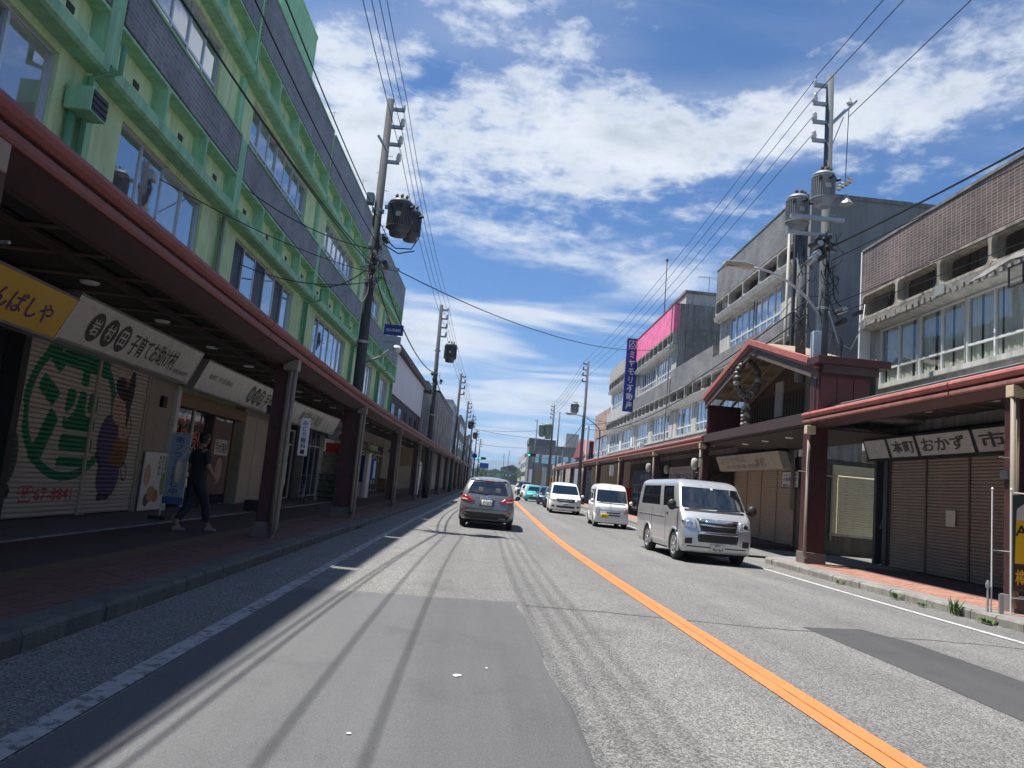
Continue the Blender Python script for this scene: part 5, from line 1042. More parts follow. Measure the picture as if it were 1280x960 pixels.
PR = pole('tallest utility pole on the right with two grey transformers above the gabled gateway', 9.3, 20.42, 14.0, -1, lean=(-.12, 0))
transformer(PR, 8.74, 21.3, 9.62, .31, 1.05, trans_m); transformer(PR, 8.92, 20.0, 9.88, .29, .98, trans_m)
part(MB().cyl((9.25, 20.4, 12.55), (9.95, 20.4, 13.35), .05, n=8), 'arm', steel_m, PR); part(MB().lathe([(.05, 0), (.08, .05), (.04, .2)], (9.75, 20.4, 13.2), 8), 'insulator', insul_m, PR)
part(MB().cyl((9.75, 20.4, 13.1), (9.72, 20.4, 10.9), .012, n=5).cyl((9.25, 20.4, 11.8), (9.6, 20.4, 12.8), .012, n=5), 'drop_cable', wire_m, PR)
part(MB().cyl((9.0, 20.1, 11.1), (9.35, 20.2, 10.35), .05, n=8), 'white_stay', insul_m, PR)
for k in range(4): part(MB().lathe([(.05, 0), (.09, .03), (.05, .08), (.09, .11), (.04, .2)], (9.5 + .1 * k, 20.3, 10.55 + .08 * k), 8), 'insulator', insul_m, PR)
part(MB().lathe([(.04, 0), (.05, -.08), (.2, -.3), (.0, -.3)], (9.72, 20.3, 10.45), 10), 'lamp_cover', steel_m, PR); part(MB().box(8.1, 9.6, 20.1, 20.22, 9.55, 9.65), 'hanger', steel_m, PR)
part(MB().box(8.05, 9.3, 20.2, 20.3, 9.12, 9.2), 'hanger', steel_m, PR)
P_b = part(MB().cyl((9.15, 21.6, 5.2), (9.0, 21.5, 9.7), .15, .13, 12), 'second_shaft', polec_m, PR, True)
tangle(PR, 9.2, 20.3, 7.2, 9.3, 36, .55); tangle(PR, 8.95, 21.3, 6.8, 9.2, 24, .45); closures(PR, 8.95, 20.3, 8.5, 12); closures(PR, 9.7, 20.3, 7.0, 3); tangle(PR, 9.4, 20.1, 5.8, 7.2, 8, .4)
part(MB().tube([(9.3, 20.2, 7.0), (9.5, 20, 6.1), (9.85, 20, 5.95), (10.3, 20.3, 6.7), (10.5, 20.6, 7.4)], .016, 6), 'drop_cable', mat('white_cable', (.5, .5, .5), .6), PR)
part(MB().lathe([(.25, -.12), (.27, -.12), (.27, .14), (.2, .2)], (9.3, 20.42, 5.5), 14), 'base_collar', black_p, PR)
part(MB().box(8.80, 9.02, 19.95, 20.15, 5.6, 6.35), 'control_box', mat('pale_blue_box', (.36, .44, .50), .5), PR, bev=.01)
P3 = pole('utility pole with a small transformer standing beyond the blue vertical sign on the right', 8.55, 71, 13.5, -1, True); transformer(P3, 7.6, 71, 8.4, .35, 1.0, trans_m); tangle(P3, 8.5, 71, 7, 9, 14)
P4 = pole('right utility pole near the far crossing carrying a green-grey transformer pair', 8.5, 110, 13.2, -1, True); transformer(P4, 7.9, 110, 8.2, .55, 2.2, mat('green_transformer', (.20, .30, .24), .5)); transformer(P4, 7.0, 110, 8.4, .45, 1.8, MATS['green_transformer'])
pole('slender bare pole left of the transformer pair near the far crossing', 8.3, 150, 14.2, -1, True, n_arm=1); pole('hazy grey mast pole behind the red-roofed house on the right', 10.8, 128, 14.0, -1, True, n_arm=0)
pole('twin distant pole over the far cars, left one', 4.6, 330, 13.5, -1, True); pole('twin distant pole over the far cars, right one', 6.6, 330, 15, 1, True)
# ---------------------------------------------------------------- street lamps
def street_lamp(label, x, s, z0, zt, reach, m=steel_m, base=0):
    t = thing('street_lamp', label, 'street lamp', (x, s, z0), 'curved arm street lamps', rigid=True); pts = [(x, s, base), (x, s, zt - 1.6), (x - .04, s, zt - 1.1)]
    for k in range(1, 9): a = k / 8; pts.append((x - .04 - reach * a ** 1.25, s, zt - 1.1 + 1.1 * math.sin(a * PI / 2)))
    part(MB().tube(pts, .05, 10, rs=[.06, .052, .046] + [.042 - .002 * k for k in range(8)]), 'pole', m, t, True)
    e = pts[-1]; part(MB().prism([(e[0] + .1, e[2] - .04), (e[0] - .25, e[2] - .05), (e[0] - .72, e[2] + .0), (e[0] - .70, e[2] + .09), (e[0] - .2, e[2] + .11), (e[0] + .1, e[2] + .05)], 'y', s - .13, s + .13), 'lamp_head', mat('lamp_head_paint', (.42, .36, .28), .5), t, bev=.02)
    part(MB().box(e[0] - .62, e[0] - .2, s - .09, s + .09, e[2] - .075, e[2] - .05), 'lens', aluw_m, t); return t
street_lamp('grey curved street lamp reaching out over the road from the gabled gateway', 9.0, 20.15, 5.5, 8.0, 1.95, base=5.3)
street_lamp('farther dark curved street lamp beside the small brick building', 8.95, 62, 3.6, 7.5, 2.2, mat('dark_lamp_post', (.10, .11, .12), .5, .4), base=.1)
# ---------------------------------------------------------------- overhead wires
def wire(label, p, q, sag, r=.012, group='overhead wires', n=22, cat='wire'):
    p = Vector(p); q = Vector(q); pts = []
    for k in range(n + 1): f = k / n; v = p.lerp(q, f); v.z -= sag * 4 * f * (1 - f); pts.append(v)
    o = MB().tube(pts, r, 5).build('overhead_wire', wire_m); return tag(o, label, cat, group)
ORD = ['topmost', 'second', 'third', 'lowest']
for k in range(4):
    z = 12.75 - .30 - k * .56 + .25
    for (q, lab) in (((-3.0, -20, z + .4), ORD[k] + ' of four power lines running up over the first left pole'), ((-3.05, 47.2, 12.1 - .05 - k * .56), ORD[k] + ' of four power lines between the first and second left poles')):
        wire(lab, (-3.12, 22.2, z), q, .45, .010, 'power lines at the top of the left poles')
    wire(ORD[k] + ' of four power lines beyond the second left pole', (-3.15, 47.2, 12.05 - k * .56), (-2.9, 72.3, 11.25 - k * .56), .3, .012, 'power lines beyond the second left pole')
    wire(ORD[k] + ' of four power lines beyond the third left pole', (-2.9, 72.3, 11.25 - k * .56), (-2.9, 118, 11.25 - k * .56), .4, .014, 'power lines beyond the third left pole')
    z = 14 - .3 - k * .56 + .25
    if k < 4: wire(ORD[k] + ' power line from the tall right pole to the next right pole', (8.78, 20.42, z), (8.1, 71, 13.4 - k * .56), .7, .010, 'power lines right of the road')
    if k < 3: wire(['leftmost', 'middle', 'rightmost'][k] + ' of three power lines in the top right sky above the tall pole', (8.75 if k < 2 else 9.75, 20.42, z), (8.7 + .3 * k, -22, z + .4), .5, .012, 'power lines in the top right sky')
    wire(ORD[k] + ' power line running on past the second right pole', (8.1, 71, 13.4 - k * .56), (8.1, 110, 13.1 - k * .56), .5, .014, 'power lines past the second right pole')
wire('thick black telephone cable sagging along the green building to the first pole', (-3.5, 22.1, 8.15), (-3.7, -18, 8.6), .75, .013)
wire('companion cable running beside the thick upper telephone cable', (-3.05, 22.1, 8.1), (-3.1, -18, 8.5), .8, .012); wire('companion cable beside the lower telephone cable at the green facade', (-3.4, 22.1, 7.3), (-3.8, -18, 7.0), 1.1, .014)
wire('second thick telephone cable hugging the green facade below the first', (-3.5, 22.1, 7.5), (-4.1, -18, 7.2), 1.1, .013)
wire('telephone cable from the first left pole to the second one', (-3.5, 22.3, 7.9), (-3.5, 47.2, 7.8), .8, .026); wire('lower telephone cable sagging toward the second left pole', (-3.5, 22.3, 7.3), (-3.5, 47.2, 7.2), 1.0, .02); wire('telephone cable continuing from the second left pole', (-3.5, 47.2, 7.6), (-3.4, 72.3, 7.2), .6, .024)
wire('long thin cable crossing the whole street to the pink-topped building', (-2.9, 22.1, 7.42), (11.9, 50.7, 11.6), 1.0, .016)
wire('service cable from the left pole to the green facade, upper', (-3.4, 22, 7.9), (-6.5, 19.6, 8.4), .25, .015); wire('service cable looping from the left pole down to a wall bracket', (-3.4, 22, 7.6), (-6.5, 27.6, 8.0), .35, .018); wire('long service cable running along the ledge to the drainpipe', (-3.45, 22, 7.2), (-6.45, 14.4, 6.6), .2, .012)
wire('service cable dropping across the pale green wall to the bracket', (-3.45, 22.1, 7.0), (-6.45, 19.4, 6.4), .3, .014); wire('cable running away along the green ledge beyond the pole', (-3.5, 22.3, 7.0), (-6.4, 36, 7.2), .3, .014)
wire('thick spiral cable climbing from the right pole to the upper right edge', (9.4, 20.3, 8.9), (10.6, -16, 9.8), .9, .024); wire('thin pale cable from the right pole over the brick parapet', (9.4, 20.3, 8.5), (11.6, -10, 9.6), .5, .012); wire('cable from the right pole past the brick parapet corner', (9.4, 20.3, 7.2), (12.0, 6, 8.6), .2, .012)
wire('second cable from the right pole past the brick parapet corner', (9.4, 20.3, 6.9), (12.0, 3, 8.2), .3, .012); wire('lower cable from the right pole across the blank grey wall', (9.4, 20.3, 6.5), (13.6, 27.0, 6.2), .2, .012)
wire('bundled telephone cable from the right pole toward the far right poles', (8.9, 20.4, 7.4), (8.5, 71, 7.6), 1.2, .022); wire('second bundled cable in front of the grey building windows', (8.8, 20.4, 6.9), (8.5, 71, 7.2), 1.3, .024)
wire('thin cable in front of the grey building windows', (8.8, 20.4, 7.9), (12.0, 41, 8.6), .5, .01); wire('cable from the pole by the blue sign to the small brick building', (8.5, 71, 8.4), (12.1, 80, 8.8), .2, .02); wire('cable dropping from the pole by the blue sign toward the far crossing', (8.5, 71, 7.6), (8.4, 110, 6.4), .8, .03)
wire('faint cable crossing the street high over the far crossing', (-3.3, 118, 9.0), (8.5, 110, 9.6), .3, .025); wire('second faint cable crossing the street over the far crossing', (-3.3, 95, 7.8), (8.5, 110, 8.2), .3, .02); wire('third faint cable crossing far down the street', (-3.3, 150, 8.4), (8.3, 150, 8.6), .3, .03)
# ---------------------------------------------------------------- vehicles (local frame: front towards -Y, wheels on z = 0)
glass_car = glassy('car_glass', (.006, .010, .013), .24, .02)
tyre_m = mat('tyre_rubber', (.018, .018, .019), .85, var=.2); rim_m = mat('alloy_rim', (.55, .56, .58), .3, .8, var=.05); chrome_m = mat('chrome_trim', (.78, .79, .8), .12, 1., var=0)
lampglass = mat('headlamp_glass', (.55, .58, .60), .12, .6, var=.3, vs=18, coat=1.); red_lamp = mat('red_tail_lamp', (.42, .012, .015), .15, var=.25, vs=12, coat=1.); plate_m = mat('number_plate_white', (.6, .6, .58), .5, var=.04); plate_y = mat('number_plate_yellow', (.72, .52, .03), .5, var=.04)
under_m = mat('underbody_black', (.012, .012, .012), .9, var=.2); rubber_m = mat('black_trim', (.02, .02, .022), .55, var=.2)
def paint(name, col, metal=.35): return mat(name, col, .32, metal, var=.04, vs=1.2, coat=.8)
def outline(yf, yr, w, bow, rcf, rcr, nf=4, ns=12):
    """half outline, front centre -> side -> rear centre"""
    pts = []
    for i in range(nf + 1): x = (w - rcf) * i / nf; pts.append((x, yf + bow * (x / w) ** 2))
    yc = pts[-1][1]
    for k in (1, 2): a = PI / 2 * k / 3; pts.append((w - rcf + rcf * math.sin(a), yc + rcf * (1 - math.cos(a))))
    y0 = yc + rcf; y1 = yr - rcr - .04
    for i in range(ns + 1): pts.append((w * (1 - .012 * abs(2 * i / ns - 1) ** 3), y0 + (y1 - y0) * i / ns))
    for k in (1, 2): a = PI / 2 * k / 3; pts.append((w - rcr * (1 - math.cos(a)), y1 + rcr * math.sin(a)))
    for i in range(nf + 1): x = (w - rcr) * (1 - i / nf); pts.append((x, yr - .04 * (x / w) ** 2))
    return pts
def vehicle(label, cat, loc, rz, P, name='car', detail=True):
    """P: layers (z, yf, yr, half width), glass rows, wheel data, paint"""
    t = thing(name, label, cat, (loc[0], loc[1], 0.), rz=rz, rigid=True); nf, ns = 4, 12; H = []
    for (z, yf, yr, w) in P['layers']: H.append([(x, y, z) for x, y in outline(yf, yr, w, P.get('bow', .12), P.get('rcf', .2), P.get('rcr', .15), nf, ns)])
    nh = len(H[0]); ring = lambda h: h + [(-x, y, z) for x, y, z in h[-2:0:-1]]
    R = [ring(h) for h in H]; n = len(R[0]); V = [p for r in R for p in r]; F_ = []; MI = []
    f_end = nf; s0 = nf + 3; s1 = s0 + ns; body = 0; gl = P['glass']
    for k in range(len(R) - 1):
        for j in range(n):
            jj = (j + 1) % n; F_.append((k * n + j, k * n + jj, (k + 1) * n + jj, (k + 1) * n + j)); mi = 0
            h = j if j < nh - 1 else n - 1 - j             # mirrored half index of the segment
            if gl[0] <= k < gl[1]:
                if h < nf + 1: mi = 1
                elif s0 - 1 < h < s1 and (h - s0) not in P.get('pillars', ()): mi = 2
                elif h >= nh - 1 - nf: mi = 3
            MI.append(mi)
    top = len(R) - 1; z = P['layers'][-1][0]; base = len(V)
    cx = 0; cy = sum(p[1] for p in R[top]) / n; prev = top * n
    for sc, dz in ((.62, .022), (.25, .03)):
        o = len(V); V += [(p[0] * sc, cy + (p[1] - cy) * sc, z + dz) for p in R[top]]
        for j in range(n): jj = (j + 1) % n; F_.append((prev + j, prev + jj, o + jj, o + j)); MI.append(0)
        prev = o
    V.append((0, cy, z + .032)); c = len(V) - 1
    for j in range(n): F_.append((prev + j, prev + (j + 1) % n, c)); MI.append(0)
    o = len(V); V += [(p[0] * .9, cy + (p[1] - cy) * .94, P['layers'][0][0] + .0) for p in R[0]]
    me = bpy.data.meshes.new('shell'); me.from_pydata(V, [], F_); me.polygons.foreach_set('material_index', MI)
    for _ in range(4): me.materials.append(None)
    so = bpy.data.objects.new('shell', me); COL.objects.link(so); sm = so.modifiers.new('s', 'SUBSURF'); sm.levels = sm.render_levels = 2 if detail else 1
    bpy.context.view_layer.update(); ev = bpy.data.meshes.new_from_object(so.evaluated_get(bpy.context.evaluated_depsgraph_get())); bpy.data.objects.remove(so); bpy.data.meshes.remove(me)
    bm = bmesh.new(); bm.from_mesh(ev); bmesh.ops.recalc_face_normals(bm, faces=bm.faces)
    bvh = BVHTree.FromBMesh(bm)
    W_ = P['wheels']; wr = P['wr']; ar = wr + .055
    kill = [f for f in bm.faces if f.material_index == 0 and any(math.hypot(f.calc_center_median().y - wy, f.calc_center_median().z - wr) < ar and abs(f.calc_center_median().x) > .4 for wy in W_)]
    bmesh.ops.delete(bm, geom=kill, context='FACES')
    for v in bm.verts:
        if v.is_boundary and abs(v.co.x) > .4 and v.co.z > P['layers'][0][0] + .03:
            for wy in W_:
                d = math.hypot(v.co.y - wy, v.co.z - wr)
                if abs(d - ar) < .14: k = ar / d; v.co.y = wy + (v.co.y - wy) * k; v.co.z = wr + (v.co.z - wr) * k
    for mi, (nm, m) in enumerate((('body', P['paint']), ('windscreen', glass_car), ('side_windows', glass_car), ('rear_window', glass_car))):
        b2 = bm.copy(); bmesh.ops.delete(b2, geom=[f for f in b2.faces if f.material_index != mi], context='FACES')
        if not b2.faces: b2.free(); continue
        m2 = bpy.data.meshes.new(nm); 
        for f in b2.faces: f.material_index = 0; f.smooth = True
        b2.verts.index_update()
        bmesh.ops.delete(b2, geom=[v for v in b2.verts if not v.link_faces], context='VERTS'); b2.verts.index_update()
        if mi == 2:                                       # every side pane is a piece of its own
            todo = set(b2.faces)
            while todo:
                st = [todo.pop()]; isl = set(st)
                while st:
                    for e in st.pop().edges:
                        for g in e.link_faces:
                            if g in todo: todo.discard(g); isl.add(g); st.append(g)
                idx = {}; vv = []; ff = []
                for f in isl: ff.append([idx.setdefault(v.index, len(idx)) for v in f.verts])
                inv = {k: v for v, k in idx.items()}; b2.verts.ensure_lookup_table(); vv = [b2.verts[inv[k]].co[:] for k in range(len(idx))]
                mw = bpy.data.meshes.new('side_window'); mw.from_pydata(vv, [], ff); mw.polygons.foreach_set('use_smooth', [True] * len(ff)); mw.materials.append(m); link('side_window', mw, t)
            b2.free(); bpy.data.meshes.remove(m2); continue
        b2.to_mesh(m2); b2.free(); m2.materials.append(m); link(nm, m2, t)
    bm.free(); bpy.data.meshes.remove(ev)
    L0 = P['layers'][0]; zlo = L0[0]
    MB().box(-L0[3] + .05, L0[3] - .05, L0[1] + .12, L0[2] - .12, zlo - .02, zlo + .35).box(-L0[3] + .22, L0[3] - .22, L0[1] + .3, L0[2] - .3, .18, zlo).build('underbody', under_m, t)
    for wy in W_:
        for sx in (1, -1):
            xw = (P['w'] - .02) * sx; tw = .19; q = sx
            MB().cyl((xw - q * .24, wy, wr), (xw - q * .005, wy, wr), ar + .01, n=24).build('wheel_arch', under_m, t) if False else None
            wheel = MB().lathe([(wr * .62, 0), (wr * .64, .004 * q), (wr * .93, .0), (wr, -.03 * q), (wr, -(tw - .03) * q), (wr * .93, -tw * q), (.01, -tw * q)], (xw, wy, wr), 28, 'x').build('tyre', tyre_m, t, True)
            r = wr * .66
            MB().lathe([(r, -.01 * q), (r * .93, -.006 * q), (r * .88, -.06 * q), (.01, -.07 * q)], (xw, wy, wr), 24, 'x').build('rim_well', under_m, wheel, True)
            MB().lathe([(r, .0), (r * 1.0, .006 * q), (r * .9, .006 * q), (r * .9, -.03 * q)], (xw, wy, wr), 24, 'x').build('rim', rim_m, wheel, True)
            sp = MB()
            for i in range(6):
                a = 2 * PI * i / 6 + .3; c, s_ = math.cos(a), math.sin(a); px, pz = -s_ * .030, c * .030
                vs = []
                for (rr, k, dx) in ((r * .14, 1.2, .0), (r * .95, .9, .0)):
                    for (u, dd) in ((k, .0), (-k, .0), (-k, -.025), (k, -.025)): vs.append((xw + q * (dd + dx), wy + c * rr + px * u, wr + s_ * rr + pz * u))
                sp.add(vs, [(0, 1, 5, 4), (1, 2, 6, 5), (2, 3, 7, 6), (3, 0, 4, 7), (0, 3, 2, 1), (4, 5, 6, 7)])
            sp.lathe([(.01, .008 * q), (r * .22, .004 * q), (r * .24, -.03 * q)], (xw, wy, wr), 12, 'x').build('rim_spokes', rim_m, wheel)
            ahd = MB(); K = 22
            for k in range(K + 1):
                a = PI * k / K * 1.16 - .08 * PI; 
                for (rr, dx) in ((ar - .012, .012), (ar + .035, .012), (ar + .035, -.03), (ar - .012, -.03)): ahd.v.append((xw + q * (.02 + dx), wy + rr * math.cos(a), wr + rr * math.sin(a)))
            for k in range(K):
                for i in range(4): j = (i + 1) % 4; ahd.f.append((k * 4 + i, k * 4 + j, k * 4 + 4 + j, k * 4 + 4 + i)); ahd.mi.append(0)
            ahd.build('wheel_arch_lip', P.get('lip', P['paint']), t, True)
            li = MB(); 
            for k in range(K + 1):
                a = PI * k / K * 1.2 - .1 * PI; li.v += [(xw + q * .0, wy + ar * math.cos(a), wr + ar * math.sin(a)), (xw - q * .30, wy + ar * math.cos(a), wr + ar * math.sin(a))]
            li.f = [(2 * k, 2 * k + 1, 2 * k + 3, 2 * k + 2) for k in range(K)]; li.mi = [0] * K; li.build('wheel_housing', under_m, t)
    def decal(nm, pts, face, m, off=.006, par=None, depth=.02, rings=4, seg=None):
        """outline in face coordinates wrapped on the body skin"""
        pts = [Vector((a, b)) for a, b in pts]; c = sum(pts, Vector((0, 0))) / len(pts); out = []
        for i, p in enumerate(pts):
            q = pts[(i + 1) % len(pts)]; k = max(1, int((q - p).length / .06))
            for j in range(k): out.append(p.lerp(q, j / k))
        n_ = len(out); mb = MB(); d = {'front': Vector((0, 1, 0)), 'rear': Vector((0, -1, 0)), 'left': Vector((1, 0, 0)), 'right': Vector((-1, 0, 0)), 'top': Vector((0, 0, -1))}[face]
        def hit(p, lift):
            o_ = {'front': Vector((p.x, -6, p.y)), 'rear': Vector((p.x, 6, p.y)), 'left': Vector((-4, p.x, p.y)), 'right': Vector((4, p.x, p.y)), 'top': Vector((p.x, p.y, 4))}[face]
            h = bvh.ray_cast(o_, d)
            if h[0] is None: return None
            return h[0] - d * lift
        vs = []; last = None
        for r in range(rings + 1):
            f = r / rings
            for p in out:
                v = hit(c + (p - c) * max(f, .02), off); v = v if v is not None else last; last = v; vs.append(v if v is not None else Vector((0, 0, 0)))
        for v in vs[-n_:]: vs.append(v + d * depth)
        fs = [(r * n_ + i, r * n_ + (i + 1) % n_, (r + 1) * n_ + (i + 1) % n_, (r + 1) * n_ + i) for r in range(rings + 1) for i in range(n_)]; fs.append(tuple(range(n_)))
        mb.add(vs, fs); return mb.build(nm, m, par or t, True)
    def ctext(s, face, x, z, w, h, m, off=.02, par=None):
        A, fs, sz = text_mesh(s); sg = -1 if face == 'rear' else 1; vs = []; h0 = bvh.ray_cast(Vector((x, 6 if face == 'rear' else -6, z)), Vector((0, -sg * -1, 0)) if face != 'rear' else Vector((0, -1, 0)))[0]; y = h0.y + (off if face == 'rear' else -off)
        for a in A: vs.append((x + sg * (a[0] / sz[0] - .5) * w, y, z + (a[1] / sz[1] - .5) * h))
        MB().add(vs, fs).build('lettering', m, par or t)
    def mirror(sx, y, z, w=.17, h=.22, m=None):
        mb = MB().lathe([(.001, -.07), (.6, -.06), (1, -.02), (1.02, .03), (.9, .05)], n=14, axis='y'); mb.v = [(sx * (P['w'] + .02 + w * .62) + v[0] * w / 2 * 1.1, y + v[1], z + v[2] * h / 2) for v in mb.v]
        o_ = mb.build('mirror', m or P['paint'], t, True); MB().box(sx * (P['w'] - .1), sx * (P['w'] + .09), y - .01, y + .05, z - .09, z - .04).build('mirror_arm', rubber_m, o_)
    return t, decal, ctext, mirror
def rect(x0, x1, z0, z1): return [(x0, z0), (x1, z0), (x1, z1), (x0, z1)]
def mir(p): return [(-x, z) for x, z in p][::-1]
silver = paint('silver_paint', (.52, .53, .55), .5); whitep = paint('white_car_paint', (.72, .72, .70), .0); greyp = paint('warm_grey_paint', (.235, .235, .24), .45); darkp = paint('black_car_paint', (.02, .022, .028), .3); tealp = paint('teal_car_paint', (.05, .42, .42), .3); bluep = paint('dark_blue_car_paint', (.03, .05, .09), .4)
# silver one-box van
VP = dict(w=.845, wr=.345, wheels=(.78, 3.35), bow=.10, rcf=.11, rcr=.09, paint=silver, pillars=(0, 4, 11), glass=(7, 9),
          layers=[(.26, .09, 4.66, .80), (.34, .02, 4.69, .835), (.60, .0, 4.70, .845), (.86, .03, 4.70, .845), (1.02, .10, 4.70, .845), (1.12, .20, 4.695, .84), (1.17, .27, 4.69, .838), (1.22, .34, 4.69, .832), (1.50, .58, 4.67, .80), (1.80, .83, 4.64, .755), (1.87, .92, 4.61, .72), (1.935, 1.10, 4.52, .64), (1.955, 1.3, 4.4, .54)])
v, dc, tx, mr = vehicle('silver one-box van closest to the camera in the oncoming lane', 'van', (6.12, 18.75), .03, VP, 'van'); v.scale = (1.05, 1.05, 1.05)
dc('grille', [(-.40, .70), (.40, .70), (.46, .98), (.50, 1.03), (-.50, 1.03), (-.46, .98)], 'front', rubber_m, .012); dc('grille_bar', [(-.45, .985), (.45, .985), (.49, 1.025), (-.49, 1.025)], 'front', chrome_m, .02); dc('grille_bar', [(-.42, .885), (0, .865), (.42, .885), (.43, .92), (0, .90), (-.43, .92)], 'front', chrome_m, .024)
dc('grille_slot', [(-.40, .925), (.40, .925), (.43, .975), (-.43, .975)], 'front', rubber_m, .018); dc('grille_slot', [(-.36, .80), (.36, .80), (.40, .885), (.15, .855), (-.15, .855), (-.40, .885)], 'front', rubber_m, .018)
dc('bumper_bar', [(-.46, .69), (.46, .69), (.48, .745), (-.48, .745)], 'front', chrome_m, .03); dc('lower_grille', [(-.46, .50), (.46, .50), (.49, .68), (-.49, .68)], 'front', rubber_m, .012)
hl = [(.50, .80), (.78, .83), (.80, 1.0), (.74, 1.05), (.52, 1.0)]
for p in (hl, mir(hl)):
    h = dc('headlight', p, 'front', lampglass, .014); c = sum(x for x, _ in p) / 5
    dc('lamp_reflector', [(c + .07 * math.cos(a), .91 + .06 * math.sin(a)) for a in np.linspace(0, 5.6, 9)], 'front', chrome_m, .024, h); dc('lamp_reflector', [(c * 1.2 + .04 * math.cos(a), .94 + .04 * math.sin(a)) for a in np.linspace(0, 5.6, 9)], 'front', chrome_m, .024, h)
for p in (rect(.60, .76, .44, .58), rect(-.76, -.60, .44, .58)): dc('fog_lamp', p, 'front', rubber_m, .012)
dc('bumper_seam', rect(-.7, .7, .375, .40), 'front', rubber_m, .004)
pl = dc('number_plate', rect(-.17, .17, .30, .47), 'front', plate_m, .03); tx('長野', 'front', -.02, .44, .12, .04, ink_m, .036, pl); tx('42-63', 'front', .0, .36, .24, .085, mat('plate_green', (.02, .10, .05), .5), .036, pl)
dc('emblem', [(.0 + .05 * math.cos(a), 1.0 + .03 * math.sin(a)) for a in np.linspace(0, 5.6, 9)], 'front', chrome_m, .022); dc('badge', rect(-.30, .30, .955, .985), 'front', chrome_m, .02)
dc('wiper', [(-.62, 1.24), (.02, 1.285), (.02, 1.30), (-.62, 1.255)], 'front', rubber_m, .02); dc('wiper', [(.04, 1.24), (.64, 1.27), (.64, 1.285), (.04, 1.255)], 'front', rubber_m, .02)
dc('cowl', [(-.72, 1.185), (.72, 1.185), (.72, 1.235), (-.72, 1.235)], 'front', rubber_m, .006); dc('inspection_sticker', rect(.0, .06, 1.72, 1.76), 'front', plate_m, .012)
for f_ in ('left', 'right'):
    dc('door_seam', [(1.52, .42), (1.54, .42), (1.60, 1.2), (1.58, 1.2)], f_, rubber_m, .003); dc('door_seam', [(.33, .95), (.345, .95), (.40, 1.18), (.385, 1.18)], f_, rubber_m, .003)
    dc('door_handle', rect(1.36, 1.48, 1.06, 1.10), f_, rubber_m, .012); dc('body_crease', rect(1.7, 4.4, .985, 1.0), f_, silver, .012); dc('sill_strip', rect(1.2, 2.9, .36, .41), f_, silver, .015); dc('door_seam', rect(2.92, 2.935, .42, 1.2), f_, rubber_m, .003)
mr(1, .55, 1.30, .19, .26, rubber_m); mr(-1, .55, 1.30, .19, .26, rubber_m)
# white kei van
VK = dict(w=.735, wr=.275, wheels=(.55, 2.95), bow=.08, rcf=.09, rcr=.09, paint=whitep, pillars=(0, 4, 8), glass=(6, 8),
          layers=[(.22, .06, 3.36, .70), (.32, .0, 3.38, .73), (.60, .0, 3.39, .735), (.82, .04, 3.39, .735), (.94, .10, 3.39, .735), (1.0, .15, 3.385, .73), (1.06, .22, 3.38, .725), (1.34, .40, 3.36, .70), (1.66, .62, 3.33, .665), (1.78, .70, 3.30, .63), (1.86, .9, 3.2, .56), (1.89, 1.1, 3.1, .46)])
v, dc, tx, mr = vehicle('white boxy kei van with a yellow number plate behind the silver van', 'van', (5.86, 33.3), -.03, VK, 'van')
for z in (.52, .63): dc('grille_slot', rect(-.22, .36, z, z + .055), 'front', rubber_m, .008)
dc('front_panel', [(-.6, .74), (.6, .74), (.62, .93), (-.62, .93)], 'front', mat('kei_grey_panel', (.5, .52, .54), .35, .3), .006)
hk = [(.52, .62), (.70, .62), (.71, .86), (.64, .90), (.52, .84)]
for p in (hk, mir(hk)): dc('headlight', p, 'front', lampglass, .012)
pk = dc('number_plate', rect(-.46, -.13, .42, .60), 'front', plate_y, .015); tx('41-08', 'front', -.295, .49, .26, .09, ink_m, .02, pk)
dc('wiper', [(-.5, 1.09), (.3, 1.12), (.3, 1.135), (-.5, 1.105)], 'front', rubber_m, .015); mr(1, .35, 1.12, .14, .18); mr(-1, .35, 1.12, .14, .18); dc('cowl', rect(-.6, .6, 1.03, 1.07), 'front', rubber_m, .006)
for f_ in ('left', 'right'): dc('door_seam', rect(1.3, 1.315, .35, 1.05), f_, rubber_m, .003); dc('door_handle', rect(1.12, 1.24, .88, .92), f_, rubber_m, .01)
